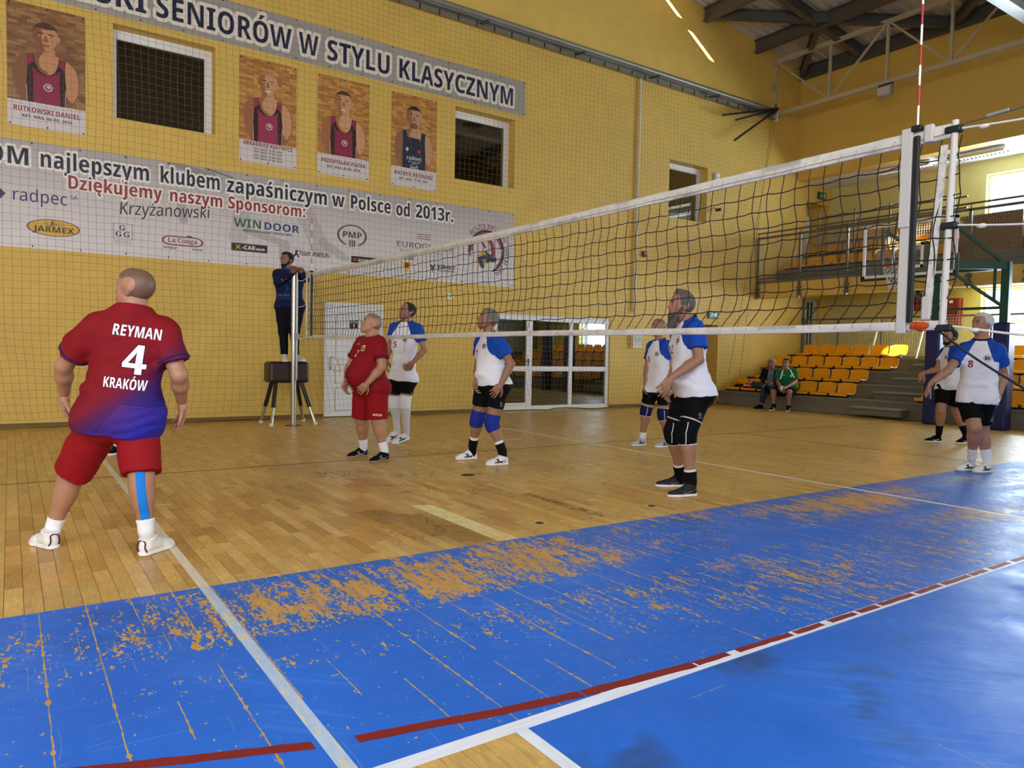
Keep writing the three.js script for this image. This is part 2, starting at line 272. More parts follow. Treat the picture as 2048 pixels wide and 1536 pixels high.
// floor sockets and scuffs
for (const [x, z, r] of [[0.05, 4.56, 0.07], [-0.57, 6.63, 0.032], [0.62, 6.6, 0.032]]) {
  part('floor_socket', new THREE.LatheGeometry([[0, 0.003], [r * 0.78, 0.003], [r * 0.84, 0.0012], [r * 0.9, 0.004], [r, 0.001], [r, 0]].map(([a, b]) => new THREE.Vector2(a, b)), 28).translate(x, 0, z), std(0x3b3a30, 0.4, { metalness: 0.5 }), FLOOR, 'dark metal floor socket cover');
}
{ const c = document.createElement('canvas'); c.width = c.height = 1024; const x = c.getContext('2d'); // black rubber scuffs with their own outlines
  const rub = (cx, cy, w, h, n, al) => { for (let i = 0; i < n; i++) { x.strokeStyle = `rgba(30,26,18,${al * rr(0.3, 1)})`; x.lineWidth = rr(1, 4); x.beginPath(); const a = cx + rr(-w, w), b = cy + rr(-h, h); x.moveTo(a, b); x.lineTo(a + rr(-14, 14), b + rr(-22, 22)); x.stroke(); } };
  for (const [wx, wz, w, h, n] of [[-1.0, 3.9, 0.3, 0.22, 90], [-1.5, 3.2, 0.25, 0.2, 40], [-0.4, 4.3, 0.25, 0.2, 50], [0.4, 2.8, 0.25, 0.25, 70], [0.9, 3.2, 0.4, 0.4, 60], [-0.8, 4.9, 0.2, 0.2, 40], [0.3, 4.3, 0.35, 0.3, 50], [1.2, 4.4, 0.3, 0.3, 40], [-0.3, 5.3, 0.2, 0.2, 26], [2.2, 3.0, 0.4, 0.4, 40], [-2.2, 4.6, 0.1, 0.1, 14], [0.0, 6.2, 0.025, 0.55, 120], [-1.4, 6.3, 0.28, 0.35, 46]]) rub((wx + 3) / 6 * 1024, (wz - 1) / 6 * 1024, w / 6 * 1024, h / 6 * 1024, n, 0.34);
  const t = new THREE.CanvasTexture(c); t.colorSpace = THREE.SRGBColorSpace; t.flipY = false;
  const g = new THREE.PlaneGeometry(6, 5.9).rotateX(-Math.PI / 2).translate(0, 0.0007, 3.95), p = g.attributes.position, u = g.attributes.uv; for (let i = 0; i < p.count; i++) u.setXY(i, (p.getX(i) + 3) / 6, (p.getZ(i) - 1) / 6);
  part('scuff_marks', g, new THREE.MeshStandardMaterial({ map: t, transparent: true, roughness: 0.5 }), FLOOR).userData.kind = 'stuff';
}
// ---------------------------------------------------------------- walls, roof, openings
const roofY = (x) => 11.63 - 0.14 * Math.abs(x);
function gable(holes, z0, depth) {
  const s = new THREE.Shape([[-15.3, -0.3], [17, -0.3], [17, 6.5], [15.3, 6.5], [15.3, roofY(15.3)], [0, roofY(0)], [-15.3, roofY(15.3)]].map(([a, b]) => new THREE.Vector2(a, b)));
  for (const [a, b, c, d] of holes) s.holes.push(new THREE.Path([[a, c], [a, d], [b, d], [b, c]].map(([x, y]) => new THREE.Vector2(x, y))));
  return new THREE.ExtrudeGeometry(s, { depth, bevelEnabled: false }).translate(0, 0, z0);
}
const WIN = [[-2.46, -0.96, 4.78, 6.21], [3.62, 5.08, 4.75, 6.19], [9.75, 11.15, 4.72, 6.14]];
const WALL = struct('wall_far', 'long yellow plaster wall with banners');
part('plaster', gable([...WIN, [4.66, 7.93, 0, 2.1], [11.2, 11.75, 0, 2.1], [15.45, 16.6, 3.36, 5.85], [15.42, 16.3, 1.31, 3.06]], WZ - 0.3, 0.3), M.yellow, WALL);
struct('wall_near', 'unseen wall behind the camera, drab to cut bounced light').add(shade(new THREE.Mesh(gable([...[-9.6, -3.9, 1.8, 7.5].map((x) => [x - 2.4, x + 2.4, 2.1, 5.3]), [2.75, 3.65, 8.6, 9.15]], NEAR_Z, 0.3), M.drab)));  // out of view: drab against bounce, high opening placed for sun on the seats
scene.getObjectByName('wall_near').children[0].name = 'plaster';
{ const wl = struct('wall_left', 'unseen end wall left of the court, drab to cut bounced light'); // unseen, drab against bounced light; built in (z, y) and turned
  part('plaster', wallShape(-12.9, 2.4, -0.3, roofY(15) + 0.02, [1.2, 5.6, 9.6].map((z) => [-z - 1.7, -z + 1.7, 1.3, 3.9]), 0.3).rotateY(Math.PI / 2).translate(-15.3, 0, 0), M.drab, wl);
  const wb = struct('wall_back', 'yellow wall behind the stand with bright windows');
  part('plaster', wallShape(-12.9, 2.4, -0.3, 6.5, [3.75, 8.0].flatMap((z) => [[-z - 1.55, -z + 1.55, 4.28, 6.02], [-z - 1.55, -z + 1.55, 1.55, 3.13]]), 0.3).rotateY(Math.PI / 2).translate(BACK_X, 0, 0), M.pale, wb);
  const wu = struct('wall_right', 'dark yellow end wall above the gallery');
  part('plaster', span(15, 15.3, 6.38, roofY(15.2), WZ - 0.3, 12.9), M.yellow, wu);
  const gc = struct('ceiling_gallery', 'white gallery ceiling'); gc.name = 'ceiling_002';
  part('panel', span(15.3, 17, 6.38, 6.5, WZ - 0.3, 12.9), M.ceil, gc);
}
// roof deck: trapezoidal sheet running down the slope, with unseen slits placed for the sun streaks
{ const deckMat = std(0xc2baac, 0.6, { metalness: 0.1 }), roof = struct('ceiling', 'corrugated metal roof deck');
  const sheet = (x0, x1, z0, z1) => {
    const P = [], pitch = 0.26; let z = z0; const prof = [];
    while (z < z1) { prof.push([z, 0], [z + 0.10, 0], [z + 0.13, 0.05], [z + 0.23, 0.05], [z + 0.26, 0]); z += pitch; }
    const I = [], pts = prof.filter((p) => p[0] <= z1 + 1e-6); pts.push([z1, 0]);
    const xs = x0 < 0 && x1 > 0 ? [x0, 0, x1] : [x0, x1];
    for (const x of xs) for (const [pz, h] of pts) P.push(x, roofY(x) + h, pz);
    const n = pts.length; for (let s = 0; s < xs.length - 1; s++) for (let i = 0; i < n - 1; i++) { const a = s * n + i; I.push(a, a + 1, a + n, a + 1, a + n + 1, a + n); }
    const g = new THREE.BufferGeometry(); g.setAttribute('position', new THREE.Float32BufferAttribute(P, 3)); g.setAttribute('uv', new THREE.Float32BufferAttribute(new Float32Array(P.length / 3 * 2), 2)); g.setIndex(I);
    const f = g.toNonIndexed(); f.computeVertexNormals(); return f;
  };
  const cuts = [[-15.3, 4.0, []], [4.0, 4.7, [[11.35, 12.1]]], [4.7, 8.3, []], [9.0, 15.3, []]];  // the gap is an unseen opening placed for sun on the gallery seats
  for (const [x0, x1, gaps] of cuts) { let z = WZ - 0.3; for (const [a, b] of [...gaps, [12.9, 13]]) { part('deck_sheet', sheet(x0, x1, z, a), deckMat, roof); z = b; } }
  const flat = (x0, x1, z0, z1) => { const g = span(x0, x1, -0.004, 0.004, z0, z1), p = g.attributes.position; for (let i = 0; i < p.count; i++) p.setY(i, p.getY(i) + roofY(p.getX(i)) + 0.055); return g; };
  for (const a of [[8.2, 8.55, WZ - 0.3, 12.9], [8.74, 9.1, WZ - 0.3, 12.9], [8.55, 8.74, -0.76, -0.38], [8.55, 8.74, 0.46, 12.9], [8.55, 8.74, WZ - 0.3, -1.9]]) part('flashing', flat(...a), deckMat, roof);  // unseen strips around the slits, laid to shape the sun streaks
}
// steel under the roof
function beamI(a, b, h = 0.34, w = 0.16, mat = M.darkSteel) { // I section
  a = V(...a); b = V(...b); const up = YU, o = (dy) => [a.clone().add(V(0, dy, 0)), b.clone().add(V(0, dy, 0))];
  const [a1, b1] = o(-0.012), [a2, b2] = o(-h / 2), [a3, b3] = o(-h + 0.012); return merge([bar(a1, b1, w, 0.024, up), bar(a2, b2, 0.02, h - 0.04, up), bar(a3, b3, w, 0.024, up)]);
}
const ry = (x, d = 0.01) => roofY(x) - d;
for (const [x, where] of [[10.85, 'third from the end wall'], [12.9, 'second from the end wall'], [14.9, 'against the end wall']]) solid('roof_beam', beamI([x, ry(x), WZ + 0.01], [x, ry(x), 12.5]), M.darkSteel, `dark steel roof beam across the hall, ${where}`, 'beam', 'cross beams under the roof');
solid('roof_beam', beamI([10.85, ry(10.85), -0.2], [14.8, ry(14.8), -0.2], 0.28), M.darkSteel, 'dark steel roof beam running down the slope beside the banner wall', 'beam');
solid('roof_beam', beamI([0.5, ry(0.5), 6.4], [14.8, ry(14.8), 6.4], 0.28), M.darkSteel, 'dark steel roof beam running down the slope over the court', 'beam');
solid('roof_brace', beamI([10.85, ry(10.85, 0.03), -2.0], [14.85, ry(14.85, 0.03), 2.0], 0.26, 0.14), M.darkSteel, 'diagonal steel roof brace, the longer one running away from the banner wall', 'beam', 'roof braces');
solid('roof_brace', beamI([12.95, ry(12.95, 0.03), -0.22], [14.9, ry(14.9, 0.03), -2.0], 0.26, 0.14), M.darkSteel, 'diagonal steel roof brace ending in the corner above the net track', 'beam', 'roof braces');
solid('roof_brace', beamI([10.85, ry(10.85, 0.03), 6.4], [14.85, ry(14.85, 0.03), 2.2], 0.26, 0.14), M.darkSteel, 'diagonal steel roof brace at the top right near the light beam', 'beam', 'roof braces');
{ const t = thing('roof_truss', 'white tubular truss spanning the hall in front of the end wall', 'truss', [13.8, 0, 0]);
  const zs = [WZ + 0.03, -0.41, 1.1, 2.58, 4.05, 5.5, 7, 8.5, 10, 11.4, 12.55], m = std(0xb5a98c, 0.5);
  part('top_chord', bar([0, 9.45, WZ + 0.02], [0, 9.45, 12.55], 0.09, 0.1), m, t); part('bottom_chord', bar([0, 8.0, WZ + 0.02], [0, 8.0, 12.55], 0.09, 0.1), m, t);
  zs.forEach((z, i) => { part('vertical', bar([0, 8.05, z], [0, 9.41, z], 0.06, 0.06, V(1, 0, 0)), m, t); if (i < zs.length - 1) part('diagonal', i % 2 ? bar([0, 8.05, z + 0.05], [0, 9.41, zs[i + 1] - 0.05], 0.045, 0.045, V(1, 0, 0)) : bar([0, 9.41, z + 0.05], [0, 8.05, zs[i + 1] - 0.05], 0.045, 0.045, V(1, 0, 0)), m, t); });
  for (const y of [8.06, 8.75, 9.4]) part('wall_plate', rbox(0.2, 0.18, 0.05, 0.01, -0.06, y, WZ + 0.03), std(0xb39c74, 0.6), t);
  const l = thing('floodlight', 'small unlit floodlight hanging under the white truss', 'lamp', [13.8, 7.94, 1.15]);
  part('bracket', [bar([-0.1, -0.02, -0.17], [-0.1, -0.02, 0.17], 0.02, 0.03), bar([-0.1, -0.02, -0.17], [-0.1, -0.16, -0.17], 0.02, 0.02, V(1, 0, 0)), bar([-0.1, -0.02, 0.17], [-0.1, -0.16, 0.17], 0.02, 0.02, V(1, 0, 0)), bar([-0.1, -0.02, 0], [0, 0.02, 0], 0.03, 0.03)], M.black, l);
  part('housing', rbox(0.16, 0.24, 0.36, 0.02, -0.12, -0.2, 0), std(0x9a948a, 0.5), l); part('lens', rbox(0.01, 0.18, 0.3, 0.004, -0.205, -0.2, 0), std(0xb9b6ae, 0.2), l);
  const d = thing('ceiling_beam', 'light grey box beam running toward the end wall at top right', 'beam', [0, 0, 0]);
  part('box', rspan(4, 13.7, 8.06, 8.24, 4.3, 4.56, 0.015), std(0xb9b8b2, 0.35, { metalness: 0.3 }), d); for (const x of [5, 7.5, 10, 12.4]) part('hanger', bar([x, 8.2, 4.43], [x, roofY(x), 4.43], 0.03, 0.03, V(1, 0, 0)), M.steel, d);
}
// windows in the long wall: white frames, dim glass, dark rooms behind
WIN.forEach(([x0, x1, y0, y1], i) => {
  const w = struct(`window_${i + 1}`, ['white framed window between the first two posters', 'white framed window right of the last poster', 'white framed window near the corner, bright at its foot'][i]);
  part('room', [span(x0 - 0.4, x1 + 0.4, y0 - 0.4, y0 - 0.3, -4.2, WZ - 0.3), span(x0 - 0.4, x1 + 0.4, y1 + 0.3, y1 + 0.4, -4.2, WZ - 0.3), span(x0 - 0.5, x0 - 0.4, y0 - 0.4, y1 + 0.4, -4.2, WZ - 0.3), span(x1 + 0.4, x1 + 0.5, y0 - 0.4, y1 + 0.4, -4.2, WZ - 0.3), span(x0 - 0.5, x1 + 0.5, y0 - 0.4, y1 + 0.4, -4.3, -4.2)], std(0x3a3a2c, 0.9), w);
  const f = 0.075, zf = WZ - 0.26, frame = [rspan(x0, x0 + f, y0, y1, zf - 0.05, zf + 0.02, 0.008), rspan(x1 - f * 1.6, x1, y0, y1, zf - 0.05, zf + 0.02, 0.008), rspan(x0 + f, x1 - f * 1.6, y1 - f * 1.9, y1, zf - 0.05, zf + 0.02, 0.008), rspan(x0 + f, x1 - f * 1.6, y0, y0 + 0.03, zf - 0.05, zf + 0.02, 0.008)];
  part('frame', frame, M.white, w); part('pane', span(x0 + f, x1 - f * 1.6, y0 + 0.03, y1 - f * 1.9, zf - 0.012, zf - 0.006), M.dimGlass, w);
});
{ // end windows, open to the sky
  let n = 4; for (const [lvl, y0, y1] of [['upper', 4.28, 6.02], ['lower', 1.55, 3.13]]) [3.75, 8.0].forEach((z, k) => {
    const w = struct(`window_${n++}`, `bright ${lvl} window behind the stand, ${k ? 'farther from' : 'nearer to'} the banner wall`), f = 0.06, x = BACK_X + 0.2;
    const bars = [rspan(x - 0.04, x + 0.04, y0, y1, z - 1.55, z - 1.55 + f), rspan(x - 0.04, x + 0.04, y0, y1, z + 1.55 - f, z + 1.55), rspan(x - 0.04, x + 0.04, y1 - f, y1, z - 1.49, z + 1.49), rspan(x - 0.04, x + 0.04, y0, y0 + f, z - 1.49, z + 1.49), rspan(x - 0.03, x + 0.03, y0, y1, z - 0.03, z + 0.03)];
    if (lvl === 'lower') bars.push(rspan(x - 0.03, x + 0.03, 2.28, 2.32, z - 1.49, z + 1.49), rspan(x - 0.03, x + 0.03, 2.05, 2.08, z - 1.49, z + 1.49));
    part('frame', bars, M.white, w);
    for (const s of [-1, 1]) part('pane', span(x - 0.004, x + 0.004, y0 + f, y1 - f, z + (s < 0 ? -1.49 : 0.03), z + (s < 0 ? -0.03 : 1.49)), M.glass, w);
  });
  // unseen glowing panels behind the camera and at the left end, lighting the hall
  const unseenGlow = new THREE.MeshStandardMaterial({ color: 0xe8e6e0, roughness: 0.6, emissive: 0xf6f8ff, emissiveIntensity: 1.6 });
  [-9.6, -3.9, 1.8, 7.5].forEach((x, k) => { const w = struct(`window_${n++}`, `unseen milky window panel behind the camera, placed to light the banner wall, number ${k + 1} from the left`); part('pane', span(x - 2.4, x + 2.4, 2.1, 5.3, NEAR_Z + 0.02, NEAR_Z + 0.05), unseenGlow, w); part('frame', [-2.4, -0.8, 0.8, 2.36].map((d) => span(x + d, x + d + 0.04, 2.1, 5.3, NEAR_Z, NEAR_Z + 0.08)), M.white, w); });
  [1.2, 5.6, 9.6].forEach((z, k) => { const w = struct(`window_${n++}`, `unseen milky window panel in the left end wall, placed to light the court, number ${k + 1} from the banner wall`); part('pane', span(LEFT_X - 0.05, LEFT_X - 0.02, 1.3, 3.9, z - 1.7, z + 1.7), unseenGlow, w); part('frame', [-1.7, -0.02, 1.66].map((d) => span(LEFT_X - 0.08, LEFT_X, 1.3, 3.9, z + d, z + d + 0.04)), M.white, w); });
}
// doors
{ const d1 = struct('door_1', 'white panelled changing room door with long handle'), z = WZ;
  part('frame', [rspan(0.93, 1.0, 0, 2.12, z, z + 0.04, 0.008), rspan(2.02, 2.09, 0, 2.12, z, z + 0.04, 0.008), rspan(1.0, 2.02, 2.04, 2.12, z, z + 0.04, 0.008)], M.white, d1);
  part('leaf', rspan(1.0, 2.02, 0.01, 2.04, z, z + 0.03, 0.006), M.white, d1);
  for (const [y0, y1] of [[0.12, 0.55], [0.62, 0.98], [1.06, 1.9]]) { const fz = z + 0.031; part('panel_moulding', [span(1.14, 1.9, y0, y0 + 0.014, fz - 0.004, fz + 0.008), span(1.14, 1.9, y1 - 0.014, y1, fz - 0.004, fz + 0.008), span(1.14, 1.154, y0, y1, fz - 0.004, fz + 0.008), span(1.886, 1.9, y0, y1, fz - 0.004, fz + 0.008)], std(0xb9b2a2, 0.5), d1); }
  const h = part('handle', tube([[1.05, 0.92, z + 0.03], [1.05, 1.12, z + 0.08], [1.12, 1.1, z + 0.09], [1.22, 0.9, z + 0.09], [1.24, 0.86, z + 0.06], [1.1, 0.87, z + 0.04]], 0.012, 8, 40), M.cream, d1); part('lock_plate', rbox(0.04, 0.24, 0.012, 0.004, 1.05, 1.0, z + 0.036), M.steel, h); part('keyhole', [rbox(0.014, 0.03, 0.006, 0.002, 1.05, 1.05, z + 0.044), rbox(0.012, 0.03, 0.006, 0.002, 1.05, 0.94, z + 0.044)], M.black, h);
  const sign = paint(128, 128, (c) => { c.fillStyle = '#2a0d0a'; c.fillRect(0, 0, 128, 128); c.fillStyle = '#efe7da'; c.font = 'bold 26px sans-serif'; c.textAlign = 'center'; c.fillText('SZATNIA', 64, 30, 118); c.fillRect(0, 38, 128, 4); c.font = 'bold 74px sans-serif'; c.fillText('1', 64, 112); });
  const s = solid('room_sign', new THREE.BoxGeometry(0.15, 0.15, 0.012), [M.black, M.black, M.black, M.black, new THREE.MeshStandardMaterial({ map: sign, roughness: 0.4 }), M.black], 'small dark brown room sign with a 1 on white door', 'sign'); s.position.set(1.495, 1.725, z + 0.037);

  const d2 = struct('door_2', 'white framed glass double door reflecting the orange seats'), zf = WZ - 0.06;
  const bars = [rspan(4.66, 4.76, 0, 2.1, zf - 0.05, zf + 0.03), rspan(5.52, 5.68, 0, 2.1, zf - 0.05, zf + 0.03), rspan(6.72, 6.82, 0, 2.1, zf - 0.05, zf + 0.03), rspan(7.83, 7.93, 0, 2.1, zf - 0.05, zf + 0.03)];
  for (const [a, b] of [[4.76, 5.52], [5.68, 6.72], [6.82, 7.83]]) bars.push(rspan(a, b, 1.97, 2.1, zf - 0.05, zf + 0.03), rspan(a, b, 0.86, 0.97, zf - 0.05, zf + 0.03), rspan(a, b, 0, a < 5 ? 0.17 : 0.1, zf - 0.05, zf + 0.03));
  part('frame', bars, M.white, d2);
  const mirror = new THREE.MeshPhysicalMaterial({ color: 0x9fb4ae, roughness: 0.02, transmission: 1, thickness: 0, ior: 2.7 });
  for (const [a, b] of [[4.76, 5.52], [5.68, 6.72], [6.82, 7.83]]) for (const [c, d] of [[0.97, 1.97], [a < 5 ? 0.17 : 0.1, 0.86]]) part('pane', span(a, b, c, d, zf - 0.006, zf), mirror, d2);
  const hd = part('handle', [rbox(0.03, 0.16, 0.015, 0.005, 5.57, 1.06, zf + 0.035), rod([5.57, 1.08, zf + 0.04], [5.57, 1.08, zf + 0.09], 0.01), rod([5.57, 1.08, zf + 0.09], [5.46, 1.08, zf + 0.09], 0.01)], M.darkSteel, d2);
  part('corridor', [span(4.3, 8.3, -0.05, 0, -5, WZ - 0.3), span(4.3, 8.3, 2.5, 2.6, -5, WZ - 0.3), span(4.2, 4.3, 0, 2.6, -5, WZ - 0.3), span(8.3, 8.4, 0, 2.6, -5, WZ - 0.3), span(4.2, 8.4, 0, 2.6, -5.1, -5)], std(0x5d5a4a, 0.8), d2);

  const d3 = struct('door_3', 'recessed yellow doorway beside the stand');
  part('recess', [span(11.1, 11.2, 0, 2.2, -3.2, WZ - 0.3), span(11.75, 11.85, 0, 2.2, -3.2, WZ - 0.3), span(11.1, 11.85, 2.1, 2.2, -3.2, WZ - 0.3), span(11.1, 11.85, 0, 2.2, -3.3, -3.2), span(11.1, 11.85, -0.1, 0, -3.2, WZ - 0.3)], M.yellow, d3); part('leaf', rspan(11.22, 11.73, 0, 2.05, -3.2, -3.16), M.pale, d3);

  const d4 = struct('door_4', 'white gallery door with two dark glass strips'); const zz = WZ - 0.6;
  part('recess', [span(15.35, 15.45, 3.36, 5.95, zz, WZ - 0.3), span(16.6, 16.7, 3.36, 5.95, zz, WZ - 0.3), span(15.35, 16.7, 5.85, 5.95, zz, WZ - 0.3), span(15.35, 16.7, 3.3, 5.95, zz - 0.1, zz)], M.yellow, d4);
  part('leaf', [rspan(15.47, 15.95, 3.4, 5.6, zz, zz + 0.06), rspan(15.97, 16.45, 3.4, 5.6, zz, zz + 0.06)], M.white, d4);
  for (const x of [15.55, 16.02]) part('glass_strip', rspan(x, x + 0.16, 3.9, 5.35, zz + 0.055, zz + 0.065, 0.003), std(0x1b1c1a, 0.1), d4);
  const d5 = struct('door_5', 'grey steel door under the gallery with exit pictogram');
  part('recess', [span(15.32, 15.42, 1.31, 3.16, zz, WZ - 0.3), span(16.3, 16.4, 1.31, 3.16, zz, WZ - 0.3), span(15.32, 16.4, 3.06, 3.16, zz, WZ - 0.3), span(15.32, 16.4, 1.25, 3.16, zz - 0.1, zz)], M.pale, d5);
  part('leaf', rspan(15.44, 15.68, 1.33, 3.03, WZ - 0.12, WZ - 0.08), M.grey, d5); part('leaf', rspan(15.72, 16.24, 1.33, 3.03, WZ - 0.12, WZ - 0.08), std(0xb9bab6, 0.4), d5);
  for (const x of [15.78, 15.95]) part('glass_strip', rspan(x, x + 0.09, 1.5, 2.95, WZ - 0.09, WZ - 0.07, 0.003), M.black, d5);
}
// kerb along the wall foot
const base = struct('baseboard_far', 'brown skirting along the long wall'); for (const [a, b] of [[-15, 0.93], [2.09, 4.66], [7.93, 11.2], [11.75, 11.85]]) part('board', rspan(a, b, 0, 0.07, WZ, WZ + 0.02, 0.004), std(0x6f5426, 0.6), base);
// roller track under the roof on the long wall
{ const t = thing('net_track', 'long grey steel track along the banner wall that carries the netting', 'track', [0, 0, 0.022]), m = std(0x8f897c, 0.42, { metalness: 0.4 });
  part('tube', rod([-9, 8.06, WZ + 0.11], [13.7, 8.06, WZ + 0.11], 0.06, 14), m, t); part('channel', [span(-9, 13.7, 7.86, 7.98, WZ + 0.01, WZ + 0.03), span(-9, 13.7, 7.84, 7.87, WZ + 0.01, WZ + 0.13), span(-9, 13.7, 7.97, 8.0, WZ + 0.01, WZ + 0.13)], m, t);
  for (const x of [-6, -3, 0.2, 4.1, 6.59, 8.87, 11.01]) part('bracket', bar([x, 7.9, WZ], [x, 7.84, WZ + 0.42], 0.05, 0.05), M.darkSteel, t);
  part('end_plate', rbox(0.05, 0.3, 0.16, 0.01, 13.72, 7.95, WZ + 0.08), M.cream, t);
  const p = solid('downpipe', [rod([8.63, 2.3, WZ + 0.06], [8.63, 7.83, WZ + 0.06], 0.035, 10), ...[3, 5, 7].map((y) => rbox(0.1, 0.03, 0.04, 0.005, 8.63, y, WZ + 0.045))], std(0xd8cdb4, 0.5), 'thin white downpipe on the wall right of the banners', 'pipe');
}
// ---------------------------------------------------------------- banners and posters on the long wall
const vinyl = (map) => new THREE.MeshStandardMaterial({ map, roughness: 0.42 });
function sheetOn(name, x0, x1, y0, y1, map, label, category, group) {
  const w = x1 - x0, h = y1 - y0, g = new THREE.PlaneGeometry(w, h, Math.ceil(w * 5), 6), p = g.attributes.position;
  for (let i = 0; i < p.count; i++) { const x = p.getX(i), y = p.getY(i), edge = 1 - Math.max(Math.abs(x) / (w / 2), Math.abs(y) / (h / 2)); p.setZ(i, 0.006 + 0.012 * fbm(x * 1.3 + x0, y * 2.2, 2) * sstep(0, 0.2, edge)); }
  g.computeVertexNormals();
  const t = thing(name, label, category, [(x0 + x1) / 2, (y0 + y1) / 2, WZ], 0, group); part('print', g, vinyl(map), t);
  part('backing', new THREE.BoxGeometry(w, h, 0.004).translate(0, 0, 0.003), std(0xcfcac0, 0.7), t);
  const n = Math.max(2, Math.round(w / 0.62)), e = []; for (let i = 0; i <= n; i++) for (const s of [-1, 1]) e.push(new THREE.CylinderGeometry(0.011, 0.011, 0.014, 10).rotateX(Math.PI / 2).translate(-w / 2 + 0.03 + (w - 0.06) * i / n, s * (h / 2 - 0.03), 0.012));
  for (const q of e) part('eyelet', q, M.black, t); return t;
}
{ // ---- upper banner
  const X0 = -6.4, X1 = 5.32, Y0 = 6.32, Y1 = 7.03, W = 2048, H = 128, sx = W / (X1 - X0), sy = H / (Y1 - Y0);
  const word = (c, s, a, b, base, cap, fill, edge, lw, font = 'bold') => { // text between wall coordinates a and b
    c.save(); c.font = `${font} 100px sans-serif`; const m = c.measureText(s).width; c.translate((a - X0) * sx, H - (base - Y0) * sy); c.scale((b - a) * sx / m, cap * sy / 72); c.lineJoin = 'round';
    if (edge) { c.strokeStyle = edge; c.lineWidth = lw; c.strokeText(s, 0, 0); } c.fillStyle = fill; c.fillText(s, 0, 0); c.restore();
  };
  const t = paint(W, H, (c) => {
    c.fillStyle = '#a39b8e'; c.fillRect(0, 0, W, H); for (let i = 0; i < 60; i++) { c.fillStyle = `rgba(${rnd() < 0.5 ? '190,182,170' : '130,124,114'},0.06)`; c.fillRect(rr(0, W), 0, rr(10, 120), H); }
    for (const [s, a, b] of [['MISTRZOWIE', -6.35, -3.75], ['POLSKI', -3.6, -1.98], ['SENIORÓW', -1.87, 0.3], ['W', 0.43, 0.78], ['STYLU', 0.93, 2.2], ['KLASYCZNYM', 2.33, 5.04]]) word(c, s, a, b, 6.47, 0.36, '#101c3c', '#e9ddc6', 24);
  });
  sheetOn('championship_banner', X0, X1, Y0, Y1, t, 'long grey banner with dark blue SENIORÓW W STYLU KLASYCZNYM lettering, above the posters', 'banner');
}
